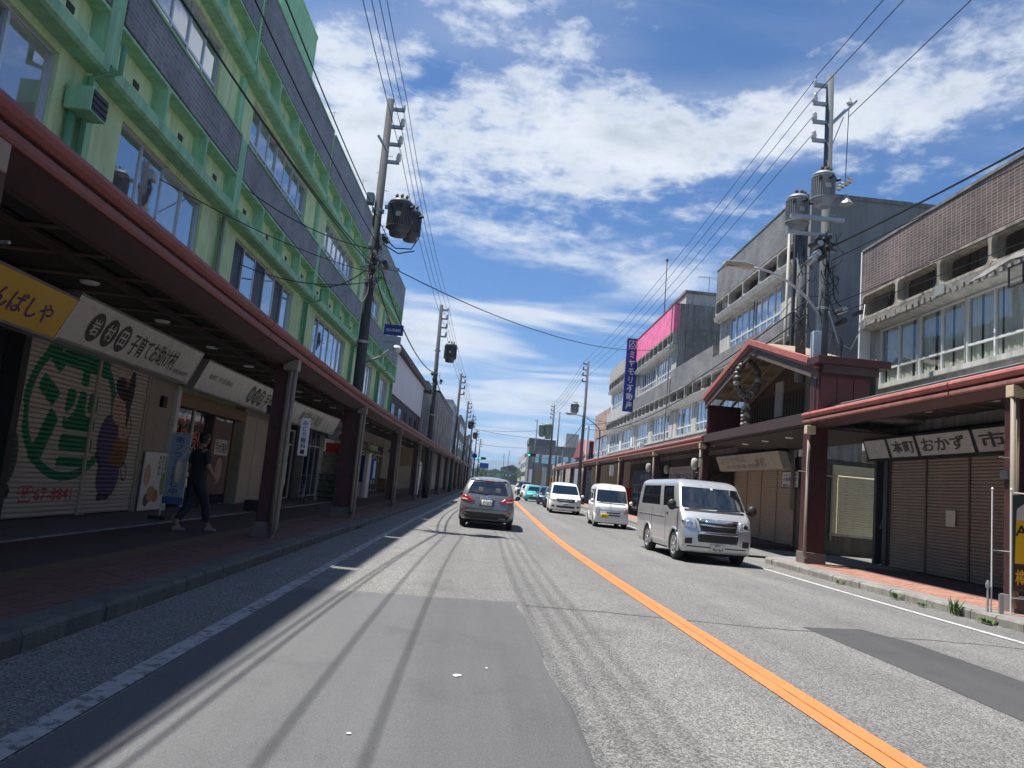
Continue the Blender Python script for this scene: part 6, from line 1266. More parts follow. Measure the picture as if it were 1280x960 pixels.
# white minivan
VM = dict(w=.92, wr=.35, wheels=(.92, 3.85), bow=.18, rcf=.17, rcr=.12, paint=whitep, pillars=(0, 3, 8), glass=(7, 9),
          layers=[(.22, .10, 4.80, .88), (.30, .0, 4.84, .91), (.58, .0, 4.85, .92), (.80, .03, 4.85, .92), (.92, .10, 4.85, .92), (.99, .30, 4.845, .915), (1.06, .75, 4.84, .905), (1.12, .95, 4.83, .895), (1.42, 1.35, 4.78, .85), (1.72, 1.85, 4.72, .77), (1.79, 2.0, 4.68, .73), (1.845, 2.3, 4.55, .64), (1.86, 2.6, 4.3, .52)])
def minivan(label, loc, rz, pnt, teal=False):
    Q = dict(VM); Q['paint'] = pnt; v, dc, tx, mr = vehicle(label, 'minivan', loc, rz, Q, 'minivan')
    hp = [(.52, .70), (.84, .78), (.88, .90), (.80, .94), (.60, .84)]
    for p in (hp, mir(hp)): dc('headlight', p, 'front', lampglass, .012)
    dc('grille', [(-.46, .70), (.46, .70), (.60, .84), (.5, .90), (-.5, .90), (-.60, .84)], 'front', rubber_m, .01); dc('grille_bar', rect(-.44, .44, .86, .885), 'front', chrome_m, .02); dc('grille_bar', rect(-.40, .40, .77, .79), 'front', steel_m, .018)
    dc('emblem', [(.07 * math.cos(a), .83 + .06 * math.sin(a)) for a in np.linspace(0, 5.6, 9)], 'front', chrome_m, .028); dc('lower_grille', [(-.5, .36), (.5, .36), (.56, .48), (-.56, .48)], 'front', rubber_m, .01)
    for p in (rect(.66, .82, .40, .50), rect(-.82, -.66, .40, .50)): dc('fog_lamp', p, 'front', rubber_m, .01)
    pl = dc('number_plate', rect(-.17, .17, .50, .66), 'front', plate_m, .015); tx('12-80', 'front', 0, .56, .25, .09, mat('plate_green', (.02, .1, .05)), .02, pl)
    dc('wiper', [(-.6, 1.14), (.3, 1.17), (.3, 1.185), (-.6, 1.155)], 'front', rubber_m, .02); mr(1, 1.15, 1.10, .18, .19); mr(-1, 1.15, 1.10, .18, .19)
    for f_ in ('left', 'right'): dc('door_seam', rect(2.2, 2.215, .4, 1.1), f_, rubber_m, .003)
minivan('white minivan with a dark grille behind the kei van', (5.0, 45.3), -.03, whitep)
# hatchbacks in the queue
VH = dict(w=.85, wr=.31, wheels=(.80, 3.35), bow=.22, rcf=.28, rcr=.16, paint=darkp, pillars=(0, 4, 9), glass=(5, 7),
          layers=[(.20, .12, 4.0, .80), (.30, .0, 4.08, .84), (.56, .0, 4.10, .85), (.74, .08, 4.10, .85), (.86, .45, 4.09, .84), (.94, .95, 4.08, .82), (1.18, 1.35, 3.9, .76), (1.40, 1.75, 3.65, .66), (1.47, 1.95, 3.55, .60), (1.50, 2.2, 3.4, .5)])
def hatch(label, loc, rz, pnt):
    Q = dict(VH); Q['paint'] = pnt; v, dc, tx, mr = vehicle(label, 'car', loc, rz, Q, 'car', detail=True)
    hp = [(.50, .62), (.76, .66), (.80, .76), (.70, .80), (.52, .72)]
    for p in (hp, mir(hp)): dc('headlight', p, 'front', lampglass, .012)
    dc('grille', [(-.40, .58), (.40, .58), (.46, .68), (-.46, .68)], 'front', rubber_m, .01); dc('lower_grille', rect(-.5, .5, .28, .42), 'front', rubber_m, .01); dc('number_plate', rect(-.17, .17, .44, .60), 'front', plate_m, .02); mr(1, 1.3, .98, .15, .14); mr(-1, 1.3, .98, .15, .14)
hatch('nearer black hatchback following the white minivan', (5.25, 54.8), -.03, darkp); hatch('dark blue hatchback between the black one and the teal car', (5.2, 62.0), -.03, bluep); hatch('small teal car in the oncoming queue', (4.55, 70.0), -.03, tealp)
hatch('white compact car behind the teal one in the queue', (4.75, 78.6), -.03, whitep); hatch('pale silver hatchback far back in the queue', (4.7, 87.5), -.03, silver); minivan('black minivan near the far end of the queue', (4.8, 99), -.03, darkp); hatch('tiny white car at the very end of the queue', (4.8, 112), -.03, paint('cream_car_paint', (.6, .6, .55), 0))
# the grey car ahead, seen from behind
VF = dict(w=.875, wr=.325, wheels=(.95, 3.70), bow=.2, rcf=.26, rcr=.17, paint=greyp, pillars=(0, 4, 8), glass=(6, 8),
          layers=[(.26, .14, 4.36, .80), (.34, .02, 4.46, .855), (.50, .0, 4.53, .875), (.64, .0, 4.53, .875), (.80, .08, 4.50, .872), (.94, .5, 4.47, .86), (1.05, 1.0, 4.44, .835), (1.28, 1.4, 4.34, .78), (1.50, 1.85, 4.16, .69), (1.56, 2.05, 4.06, .64), (1.605, 2.4, 3.9, .54), (1.62, 2.7, 3.7, .44)])
v, dc, tx, mr = vehicle('grey minivan driving ahead in our lane, seen from behind', 'minivan', (.62, 29.4), PI - .03, VF, 'minivan')
tl = [(.40, .86), (.60, .985), (.80, 1.02), (.86, .95), (.84, .84), (.60, .82), (.44, .82)]
for p in (tl, mir(tl)):
    h = dc('tail_lamp', p, 'rear', red_lamp, .014)
for p in ([(.62, .90), (.82, .92), (.82, .87), (.62, .86)],): dc('reverse_lamp', p, 'rear', mat('pale_lamp', (.6, .4, .4), .2), .02); dc('reverse_lamp', mir(p), 'rear', MATS['pale_lamp'], .02)
pl = dc('number_plate', rect(-.17, .17, .735, .90), 'rear', plate_m, .02); tx('31-67', 'rear', 0, .80, .26, .09, ink_m, .026, pl)
dc('plate_recess', rect(-.24, .24, .71, .93), 'rear', mat('recess_grey', (.10, .10, .10), .5), .008)
dc('tailgate_seam', [(-.66, .60), (.66, .60), (.70, .615), (-.70, .615)], 'rear', rubber_m, .006); dc('bumper_insert', [(-.66, .30), (.66, .30), (.76, .46), (.6, .50), (-.6, .50), (-.76, .46)], 'rear', rubber_m, .008); dc('exhaust_tip', rect(-.62, -.42, .30, .35), 'rear', chrome_m, .03)
for p in (rect(.66, .78, .52, .56), rect(-.78, -.66, .52, .56)): dc('reflector', p, 'rear', red_lamp, .012)
dc('wiper', [(.0, 1.09), (.40, 1.13), (.40, 1.145), (.0, 1.11)], 'rear', rubber_m, .02); dc('spoiler', [(-.6, 1.52), (.6, 1.52), (.56, 1.56), (-.56, 1.56)], 'rear', greyp, .05, depth=.06); dc('high_stop_lamp', rect(-.14, .14, 1.485, 1.505), 'rear', red_lamp, .02)
dc('tailgate_handle', rect(-.26, .26, .945, .965), 'rear', chrome_m, .012); dc('emblem', [(.05 * math.cos(a), 1.0 + .035 * math.sin(a)) for a in np.linspace(0, 5.6, 9)], 'rear', chrome_m, .014)
for k in range(2): dc('rear_headrest', rect(-.42 + k * .55, -.24 + k * .55, 1.14, 1.30), 'rear', mat('seat_shape', (.05, .055, .06), .8), .004)
mr(1, 1.5, 1.0, .17, .16); mr(-1, 1.5, 1.0, .17, .16)

# ---------------------------------------------------------------- person walking away under the left arcade
def skin_body(name, joints, edges, m, par, sub=2):
    me = bpy.data.meshes.new(name); me.from_pydata([j[:3] for j in joints], edges, []); o = bpy.data.objects.new(name, me); COL.objects.link(o)
    sk = o.modifiers.new('skin', 'SKIN'); sk.use_smooth_shade = True
    for i, j in enumerate(joints): r = me.skin_vertices[0].data[i]; r.radius = (j[3], j[4] if len(j) > 4 else j[3]); r.use_root = (i == 0)
    ss = o.modifiers.new('sub', 'SUBSURF'); ss.levels = ss.render_levels = sub; bpy.context.view_layer.update()
    ev = bpy.data.meshes.new_from_object(o.evaluated_get(bpy.context.evaluated_depsgraph_get())); bpy.data.objects.remove(o); ev.materials.clear(); ev.materials.append(m)
    ev.polygons.foreach_set('use_smooth', [True] * len(ev.polygons)); return link(name, ev, par)
PN = thing('person', 'person in dark clothes with a pale shoulder bag walking away past the shop entrance', 'person', (-4.72, 13.75, .155), rz=-.55, rigid=True)
skin_m = mat('skin', (.30, .19, .135), .6, var=.05); cl_top = mat('black_shirt', (.018, .019, .024), .85, var=.3); cl_leg = mat('dark_navy_trousers', (.022, .025, .045), .85, var=.25); bag_m = mat('pale_canvas_bag', (.42, .40, .35), .9, var=.1)
J = [(0, 0, .90, .115, .10), (0, .01, 1.08, .105, .085), (0, .02, 1.26, .13, .095), (0, .02, 1.38, .10, .08), (0, .03, 1.45, .05), (0, .05, 1.52, .055),   # 0-5 spine and neck
     (-.15, .02, 1.36, .058), (-.215, .0, 1.12, .045), (-.20, .09, .92, .036), (.15, .02, 1.36, .058), (.225, .02, 1.12, .045), (.23, .15, .96, .036),  # 6-11 arms
     (-.085, .0, .84, .092), (-.09, .02, .50, .066), (-.085, -.24, .13, .042), (.085, .0, .84, .092), (.09, .17, .50, .066), (.09, .27, .10, .042),     # 12-17 legs
     (-.085, -.14, .05, .036), (.09, .38, .05, .036)]
body = skin_body('body', J, [(0, 1), (1, 2), (2, 3), (3, 4), (4, 5), (3, 6), (6, 7), (7, 8), (3, 9), (9, 10), (10, 11), (0, 12), (12, 13), (13, 14), (0, 15), (15, 16), (16, 17), (14, 18), (17, 19)], skin_m, PN)
sm_ = MB(); secs = ((.80, .150, .118, .0), (.90, .155, .122, .0), (1.02, .142, .108, .01), (1.14, .148, .108, .015), (1.26, .168, .112, .02), (1.34, .175, .102, .02), (1.40, .15, .085, .022), (1.44, .085, .065, .03), (1.46, .062, .055, .032)); K = 20
for (z, a_, b_, y_) in secs:
    for k in range(K): t_ = 2 * PI * k / K; sm_.v.append((a_ * math.cos(t_) * (1 + .02 * math.sin(5 * t_ + z * 30)), y_ + b_ * math.sin(t_) * (1 + .03 * math.sin(4 * t_ + z * 25)), z))
for r_ in range(len(secs) - 1):
    for k in range(K): j_ = (k + 1) % K; sm_.f.append((r_ * K + k, r_ * K + j_, r_ * K + K + j_, r_ * K + K + k)); sm_.mi.append(0)
sh0 = sm_.build('shirt', cl_top, PN, True)
for sx in (-1, 1): skin_body('sleeve', [(sx * .125, .02, 1.385, .07), (sx * .175, .015, 1.31, .072), (sx * .215, .0, 1.14, .064)], [(0, 1), (1, 2)], cl_top, sh0)
skin_body('trousers', [(0, 0, .96, .122, .105), (-.087, .0, .82, .108), (-.092, .02, .50, .085), (-.088, -.22, .16, .062), (.087, .0, .82, .108), (.092, .17, .50, .085), (.09, .255, .14, .062)], [(0, 1), (1, 2), (2, 3), (0, 4), (4, 5), (5, 6)], cl_leg, PN)
hd = MB().lathe([(.001, -.115), (.045, -.105), (.07, -.06), (.083, 0), (.082, .05), (.06, .10), (.001, .12)], (0, .06, 1.60), 16).build('head', skin_m, body, True)
MB().lathe([(.001, -.012), (.012, -.01), (.016, .0), (.001, .018)], (0, .15, 1.595), 8, 'y').build('nose', skin_m, hd, True)
for q in (-1, 1):
    MB().lathe([(.001, -.012), (.018, -.008), (.022, .0), (.012, .012), (.001, .014)], (q * .085, .055, 1.595), 8, 'x').build('ear', skin_m, hd, True); MB().lathe([(.001, -.004), (.011, 0), (.001, .004)], (q * .03, .138, 1.615), 8, 'y').build('eye', ink_m, hd, True)
MB().box(-.022, .022, .137, .142, 1.545, 1.551).build('mouth', mat('lips', (.3, .12, .1), .6), hd)
hm = MB().lathe([(.062, -.085), (.083, -.04), (.092, .02), (.086, .07), (.055, .108), (.001, .125)], (0, .048, 1.60), 18); rnd = random.Random(3)
hm.v = [(x * (1 + rnd.uniform(-.04, .06)), y * 1.0 - (.006 if z < 1.6 else 0) + rnd.uniform(-.004, .004), z) for x, y, z in hm.v]; hm.f = [f for f in hm.f if not all(hm.v[i][1] > .085 and hm.v[i][2] < 1.66 for i in f)]; hm.mi = [0] * len(hm.f)
hm.build('hair', mat('black_hair', (.012, .010, .010), .6, var=.3, vs=40), PN, True)
for sx, hy, hz in ((-.20, .095, .91), (.23, .16, .95)):
    hnd = skin_body('hand', [(sx, hy, hz, .03, .022), (sx, hy + .02, hz - .06, .036, .018)], [(0, 1)], skin_m, body, 1)
    for k, (dy, ln) in enumerate(((.030, .055), (.010, .065), (-.010, .062), (-.028, .048))): skin_body('finger', [(sx, hy + .02 + dy, hz - .08, .0085), (sx - .006 * (1 if sx > 0 else -1), hy + .025 + dy, hz - .08 - ln * .6, .008), (sx - .02 * (1 if sx > 0 else -1), hy + .024 + dy, hz - .08 - ln, .0065)], [(0, 1), (1, 2)], skin_m, hnd, 1)
    skin_body('thumb', [(sx, hy + .045, hz - .03, .010), (sx - .012 * (1 if sx > 0 else -1), hy + .068, hz - .065, .009), (sx - .014 * (1 if sx > 0 else -1), hy + .072, hz - .09, .0075)], [(0, 1), (1, 2)], skin_m, hnd, 1)
for (x, y, pz, rot) in ((-.087, -.23, .0, .0), (.09, .28, .0, .0)):
    sh_ = MB(); 
    for k, (yy, w_, hh) in enumerate(((-.07, .03, .05), (-.05, .040, .085), (.02, .042, .09), (.09, .048, .06), (.15, .046, .045), (.19, .025, .035))):
        sh_.v += [(x - w_, y + yy, .0), (x + w_, y + yy, .0), (x + w_ * .85, y + yy, hh), (x - w_ * .85, y + yy, hh)]
    for k in range(5):
        for i in range(4): j = (i + 1) % 4; sh_.f.append((k * 4 + i, k * 4 + j, k * 4 + 4 + j, k * 4 + 4 + i)); sh_.mi.append(0)
    sh_.f += [(0, 3, 2, 1), (20, 21, 22, 23)]; sh_.mi += [0, 0]; sh_.build('shoe', mat('worn_light_shoe', (.20, .18, .17), .7), PN, True)
bg = thing('shoulder_bag', 'pale canvas tote bag hanging from the shoulder of the walking person', 'bag', (-5.0, 13.72, .9), rigid=True)
def bagmesh():
    mb = MB(); 
    for (z, w_, d_) in ((.80, .10, .035), (.83, .15, .055), (.95, .165, .06), (1.08, .15, .05), (1.18, .12, .025)):
        for k in range(12): a = 2 * PI * k / 12; mb.v.append((-5.02 + .5 * d_ * 2 * math.cos(a) * 1.0, 13.68 + w_ * math.sin(a), z + .155))
    for r_ in range(4):
        for k in range(12): j = (k + 1) % 12; mb.f.append((r_ * 12 + k, r_ * 12 + j, r_ * 12 + 12 + j, r_ * 12 + 12 + k)); mb.mi.append(0)
    mb.f.append(tuple(range(12))[::-1]); mb.mi.append(0); return mb
part(bagmesh(), 'pouch', bag_m, bg, True); part(MB().tube([(-5.02, 13.6, 1.30), (-4.95, 13.70, 1.50), (-4.88, 13.76, 1.585), (-4.90, 13.82, 1.52), (-5.0, 13.78, 1.30)], .014, 6), 'strap', bag_m, bg, True)

# ---------------------------------------------------------------- small things on the pavements
BK = thing('bicycle', 'dark city bicycle with a front basket parked under the left arcade behind the first post', 'bicycle', (-6.0, 27.6, .155), rz=.25, rigid=True)
for y in (-.52, .52):
    w = MB(); w.lathe([(.30, -.016), (.325, -.012), (.33, 0), (.325, .012), (.30, .016), (.295, 0), (.30, -.016)], (0, y, .33), 26, 'x'); wo = w.build('wheel', tyre_m, BK, True); s_ = MB()
    for k in range(12): a = 2 * PI * k / 12; s_.cyl((0, y, .33), (0, y + .3 * math.cos(a), .33 + .3 * math.sin(a)), .003, n=4)
    s_.build('spokes', steel_m, wo); MB().lathe([(.35, -.025), (.355, 0), (.35, .025)], (0, y, .33), 26, 'x').build('mudguard', steel_m, wo)
MB().tube([(0, -.52, .33), (0, -.42, .62), (0, -.36, .98)], .016, 8).tube([(0, -.40, .66), (0, -.12, .34), (0, .12, .28)], .02, 8).tube([(0, .12, .28), (0, .22, .80)], .016, 8).tube([(0, .12, .28), (0, .52, .33), (0, .19, .62)], .01, 6).build('frame', dark_p, BK, True)
MB().tube([(-.28, -.18, 1.02), (-.24, -.34, 1.0), (0, -.37, .98), (.24, -.34, 1.0), (.28, -.18, 1.02)], .012, 8).build('handlebar', steel_m, BK, True)
MB().prism([(.10, .82), (.34, .82), (.34, .87), (.10, .86)], 'x', -.07, .07).build('saddle', black_p, BK)
b_ = MB()
for k in range(7): b_.box(-.17, .17, -.72 + k * .05, -.715 + k * .05, .70, .706)
for k in range(6):
    z = .70 + k * .045; b_.box(-.18, .18, -.74, -.735, z, z + .006); b_.box(-.18, .18, -.44, -.435, z, z + .006); b_.box(-.18, -.175, -.74, -.435, z, z + .006); b_.box(.175, .18, -.74, -.435, z, z + .006)
b_.build('basket', dark_p, BK); MB().cyl((-.16, .12, .28), (.16, .12, .28), .018, n=8).lathe([(.09, -.01), (.1, 0), (.09, .01)], (.05, .12, .28), 16, 'x').box(.13, .2, .08, .16, .12, .15).box(-.2, -.13, .08, .16, .40, .43).build('crank', steel_m, BK)
NB = thing('banner', 'blue and white vertical banner stand beside the walking person at the shop entrance', 'banner', (-5.75, 15.5, .17)); part(MB().box(-5.92, -5.55, 15.49, 15.51, .5, 1.85), 'cloth', mat('pale_blue_cloth', (.42, .50, .62), .8), NB)
part(MB().box(-5.93, -5.54, 15.484, 15.489, .48, .62), 'lower_band', mat('blue_band', (.08, .16, .45), .7), NB)
text('歯ブラシ売出し中', NB, (-5.83, 15.486, .66), (1, 0, 0), (0, 0, 1), .17, 1.14, mat('blue_cloth_ink', (.05, .12, .42), .7), vertical=True)
part(MB().cyl((-5.94, 15.5, .2), (-5.94, 15.5, 1.95), .011, n=8).cyl((-5.94, 15.5, 1.87), (-5.52, 15.5, 1.87), .008, n=6), 'pole', white_p, NB); part(MB().box(-6.1, -5.78, 15.35, 15.65, .172, .24), 'foot', dark_p, NB)
PS = thing('poster_board', 'white poster board with cartoon vegetables and black writing at the foot of the tan pillar', 'poster', (-6.9, 17.3, .17)); part(MB().box(-6.96, -6.93, 16.85, 18.15, .2, 1.45), 'board', white_p, PS)
for (y, z, w_, h_, c) in ((17.05, .95, .18, .24, (.55, .38, .28)), (17.35, .55, .22, .18, (.45, .3, .2)), (17.9, .75, .13, .25, (.25, .35, .12)), (17.6, .5, .16, .14, (.5, .2, .12)), (17.15, .42, .14, .14, (.14, .09, .07))):
    mb = MB(); mb.add([(-6.926, y + w_ * math.cos(2 * PI * k / 14), z + h_ * math.sin(2 * PI * k / 14)) for k in range(14)], [tuple(range(14))]); part(mb, 'cartoon_shape', mat('cartoon_%d' % int(c[0] * 100), c, .7), PS)
for k, s_ in enumerate(('本町商店', '笑顔で元気', 'お買物は')): text(s_, PS, (-6.922, 17.55 + .17 * k, .95), (0, 1, 0), (0, 0, 1), .12, .45, ink_m, vertical=True)
t = thing('name_plate', 'narrow white vertical plate with black lettering on the first left arcade post', 'plate', (-3.0, 13.77, 1.75)); part(MB().box(-3.06, -2.90, 13.742, 13.76, 1.62, 2.28), 'plate', white_w, t); text('みどり眼科■', t, (-3.025, 13.738, 1.65), (1, 0, 0), (0, 0, 1), .09, .58, ink_m, vertical=True)
t = thing('name_plate', 'small blue and white plate on the second left arcade post', 'plate', (-3.0, 22.5, 1.4)); part(MB().box(-2.98, -2.82, 22.53, 22.55, 1.25, 1.85), 'plate', blue_m, t); part(MB().box(-2.90, -2.84, 22.52, 22.529, 1.3, 1.8), 'stripe', white_w, t)
# arcade clutter further on
def box_thing(name, label, cat, parts, loc):
    t = thing(name, label, cat, loc)
    for nm, b, m in parts: part(MB().box(*b), nm, m, t)
    return t
box_thing('gacha_rack', 'tall white display rack with a red round topper near the bicycle under the left arcade', 'rack', [('back', (-6.2, -5.5, 31.0, 31.1, .16, 2.1), mat('mottled_rack', (.30, .30, .22), .7, var=.5, vs=6)), ('side_rail', (-6.24, -6.2, 30.6, 31.1, .16, 2.2), white_p), ('side_rail', (-5.5, -5.46, 30.6, 31.1, .16, 2.2), white_p)] + [('shelf', (-6.18, -5.52, 30.6, 31.0, .3 + k * .22, .33 + k * .22), dark_p) for k in range(5)] + [('sign_top', (-6.1, -5.4, 30.9, 31.0, 2.1, 2.45), red_m), ('price_card', (-5.4, -5.0, 30.9, 30.93, 1.9, 2.3), white_p)], (-5.9, 31, .16))
t = box_thing('vending_machine', 'dark blue curtained booth with silvery side posts under the left arcade', 'booth', [('cabinet', (-6.7, -5.6, 38.0, 38.8, .16, 1.0), aluw_m), ('curtain', (-6.6, -5.7, 37.95, 38.0, .9, 2.2), blue_m), ('side_post', (-6.75, -6.62, 37.9, 38.8, .16, 2.3), steel_m), ('side_post', (-5.66, -5.5, 37.9, 38.8, .16, 2.3), white_p), ('top', (-6.8, -5.45, 37.9, 38.8, 2.3, 2.36), steel_m)], (-6.1, 38.4, .16))
t = thing('standing_lantern', 'tall white bottle-shaped standing sign by the fifth left post', 'sign', (-3.9, 46.5, .16)); part(MB().lathe([(.16, 0), (.2, .3), (.26, 1.4), (.27, 1.75), (.2, 1.95), (.08, 2.1), (.01, 2.14)], (-3.95, 46.5, .3), 14), 'bottle', white_w, t, True); part(MB().lathe([(.275, 1.72), (.275, 1.78)], (-3.95, 46.5, .3), 14), 'red_band', red_m, t); part(MB().box(-4.2, -3.7, 46.2, 46.8, .15, .32), 'base', dark_p, t)
for i, (x, s, lab) in enumerate(((-5.6, 20.6, 'low dark plant tub by the beige panels under the left arcade'), (-6.3, 49, 'crate stack by the far shop windows under the left arcade'))):
    box_thing('tub' if i == 0 else 'crate_stack', lab, 'tub' if i == 0 else 'crates', [('crate', (x - .25, x + .25, s, s + .5, .175 + k * .3, .455 + k * .3), [dark_p, tanf][i]) for k in range(1 + i * 2)], (x, s, .17))
box_thing('white_sign_box', 'white internally lit style sign box projecting from a far right arcade post', 'sign', [('case', (8.3, 8.55, 50.9, 51.0, 2.6, 3.3), white_p)], (8.4, 51, 2.6))
for (x_, s_, lab) in ((9.55, 39.7, 'round white lantern on the pavement side of the right arcade post past the silver van'), (8.62, 39.8, 'white lantern on the road side of the right arcade post past the silver van'), (8.62, 30.6, 'white lantern on the first post of the long right arcade')):
    t = thing('post_lantern', lab, 'lantern', (x_, s_, 2.5), 'lanterns on the right arcade posts'); part(MB().lathe([(.01, -.24), (.10, -.21), (.14, -.08), (.14, .08), (.10, .21), (.01, .24)], (x_, s_, 2.98), 14), 'globe', concl_m, t, True); part(MB().box(min(x_, 9.1), max(x_, 9.1), s_ - .02, s_ + .02, 3.24, 3.28), 'bracket', dark_p, t)
box_thing('vending_machine', 'red and white vending machine under the far right arcade', 'vending machine', [('cabinet', (10.8, 11.6, 60.5, 61.7, .16, 2.0), red_m), ('window', (10.78, 10.799, 60.6, 61.6, 1.0, 1.85), white_p)], (11.2, 61, .16))
box_thing('shop_door', 'white panelled door leaning ajar beneath the blue fascia sign on the right', 'door', [('leaf', (11.3, 11.4, 47.2, 48.4, .16, 2.3), concl_m), ('pane', (11.27, 11.299, 47.5, 48.1, 1.4, 2.0), glass_d)], (11.3, 47.8, .16))
# beer banner in a frame beside the near right post
BB = thing('beer_banner', 'framed beer advertisement banner with a glass of beer at the right edge', 'banner', (8.95, 11.9, .15)); 
part(MB().box(8.63, 9.52, 11.9, 11.92, .52, 2.02), 'sheet', mat('dark_green_print', (.035, .06, .05), .5), BB); part(MB().box(8.65, 9.51, 11.894, 11.899, .56, .92), 'lower_panel', mat('dark_maroon_print', (.06, .02, .025), .5), BB)
part(MB().prism([(8.66, .95), (9.3, .95), (9.36, 1.62), (8.68, 1.62)], 'y', 11.892, 11.899), 'beer', yellow_m, BB); part(MB().prism([(8.68, 1.622), (9.36, 1.622), (9.38, 1.80), (9.24, 1.93), (8.86, 1.93), (8.69, 1.80)], 'y', 11.892, 11.899), 'foam', mat('beer_foam', (.55, .54, .46), .7), BB)
text('Asahi', BB, (8.66, 11.890, 1.38), (1, 0, 0), (0, 0, 1), .62, .17, ink_m); text('樽生', BB, (8.66, 11.890, .62), (1, 0, 0), (0, 0, 1), .42, .24, yellow_m); part(MB().box(8.93, 9.6, 11.889, 11.891, 1.22, 1.23), 'thin_line', ink_m, BB)
for (x, y) in ((8.46, 12.15), (8.6, 11.9), (9.56, 11.9)): part(MB().cyl((x, y, .15), (x, y, 2.1), .011, n=8).lathe([(.014, 2.08), (.02, 2.1), (.001, 2.13)], (x, y, 0), 8), 'frame_pole', white_p, BB)
part(MB().cyl((8.6, 11.9, .42), (9.56, 11.9, .42), .014, n=8).cyl((8.6, 11.9, 2.05), (9.56, 11.9, 2.05), .012, n=8).cyl((8.46, 12.15, 1.12), (9.56, 11.9, 1.12), .006, n=6), 'frame_bar', white_p, BB)
part(MB().cyl((8.40, 12.15, .15), (8.40, 12.15, .62), .017, n=8).lathe([(.03, .52), (.034, .58), (.02, .63), (.001, .64)], (8.40, 12.15, 0), 10).box(8.5, 8.56, 12.0, 12.04, .15, .45), 'clamp', steel_m, BB)
# weeds along the right kerb
rw = random.Random(11)
def weed(label, x, s, h, n, z=.02, spread=.16):
    mb = MB()
    for i in range(n):
        a = rw.uniform(0, 2 * PI); r = rw.uniform(.4, 1) * spread; hh = h * rw.uniform(.5, 1); w = rw.uniform(.008, .016); p = Vector((x + rw.uniform(-.04, .04), s + rw.uniform(-.1, .1), z)); q = p + Vector((r * .5 * math.cos(a), r * .5 * math.sin(a), hh * .65)); e = p + Vector((r * math.cos(a), r * math.sin(a), hh)); n_ = Vector((-math.sin(a), math.cos(a), 0)) * w
        mb.add([p - n_ * .5, p + n_ * .5, q + n_, q - n_, e], [(0, 1, 2, 3), (3, 2, 4)])
    t = thing('weed', label, 'weed', (x, s, z)); part(mb, 'leaves', leaf_m, t)
weed('tallest weed growing from the right kerb', 8.14, 12.55, .28, 34); weed('low spreading weed just in front of the tallest one at the right kerb', 8.10, 11.75, .09, 46, spread=.2); weed('small weed tuft at the kerb left of the tallest one', 8.1, 14.3, .14, 26); weed('tiny weed sprig nearest the maroon corner column', 8.12, 16.6, .10, 20)
weed('small grass tuft at the right edge of the photo by the kerb', 8.1, 10.7, .12, 30); weed('faint weed patch at the foot of the left kerb near the second post', -2.76, 20.2, .07, 30, spread=.1); weed('pale tuft midway along the right kerb', 8.1, 13.4, .09, 20)
# ---------------------------------------------------------------- traffic lights and far end of the street
def tlight(label, x, s, z, px, sgn):
    t = thing('traffic_light', label, 'traffic light', (px, s, 0), 'green traffic lights', rigid=True)
    part(MB().box(x - .62, x + .62, s, s + .25, z - .2, z + .2), 'housing', mat('signal_housing', (.05, .09, .08), .5), t)
    for k, (dx, m) in enumerate(((-.40, mat('green_signal', (.02, .85, .55), .4, emit=2.5)), (0, dark_p), (.40, dark_p))):
        part(MB().lathe([(.001, -.02), (.15, -.01), (.16, .01)], (x + dx, s - .01, z), 16, 'y'), 'lens', m, t); part(MB().prism([(x + dx - .18, z + .05), (x + dx + .18, z + .05), (x + dx + .14, z + .19), (x + dx - .14, z + .19)], 'y', s - .25, s - .02), 'visor', dark_p, t)
    part(MB().cyl((x, s + .1, z - .28), (px, s + .1, z - .35), .05, n=8).cyl((x, s + .1, z + .1), (px, s + .1, z + .2), .035, n=8), 'arm', steel_m, t); part(MB().cyl((px, s + .1, 0), (px, s + .1, z + 1.0), .11, .09, 10), 'pole', steel_m, t)
tlight('green traffic light on a long arm over the right side of the far crossing', 5.9, 111, 5.75, 10.4, 1); tlight('smaller green traffic light at the left of the far crossing', -1.5, 132, 5.15, -3.4, -1)
t = thing('direction_sign', 'blue rectangular direction sign below the left traffic light', 'sign', (-1.2, 138, 3.8), rigid=True); part(MB().box(-1.95, -.35, 138, 138.05, 3.6, 4.5), 'panel', mat('bright_blue_sign', (.02, .12, .5), .5), t); part(MB().cyl((-1.2, 138.1, 4.3), (-3.4, 138.1, 4.3), .05, n=6).cyl((-3.4, 138.1, 0), (-3.4, 138.1, 5), .08, n=8), 'post', steel_m, t)
t = thing('round_sign', 'round blue road sign left of the far traffic light', 'sign', (-2.75, 128, 5.2), rigid=True); part(MB().lathe([(.001, -.02), (.42, -.02), (.42, .02), (.001, .02)], (-2.75, 128, 5.35), 20, 'y'), 'disc', blue_m, t); part(MB().cyl((-2.75, 128.05, 5.3), (-3.3, 128.1, 5.3), .03, n=6), 'bracket', steel_m, t)
t = thing('yellow_sign', 'square orange and black sign standing beside the far cars on the right', 'sign', (6.6, 90, 1.5)); part(MB().box(8.5, 9.3, 112, 112.05, 1.75, 2.95), 'panel', mat('orange_sign', (.75, .35, .02), .5), t); text('51', t, (8.62, 111.99, 2.1), (1, 0, 0), (0, 0, 1), .55, .6, ink_m); part(MB().box(8.55, 9.25, 112.0, 112.05, 1.3, 1.7), 'lower_plate', mat('lime_plate', (.5, .6, .2), .6), t); part(MB().cyl((8.9, 112.1, 0), (8.9, 112.1, 1.9), .04, n=6), 'post', steel_m, t)
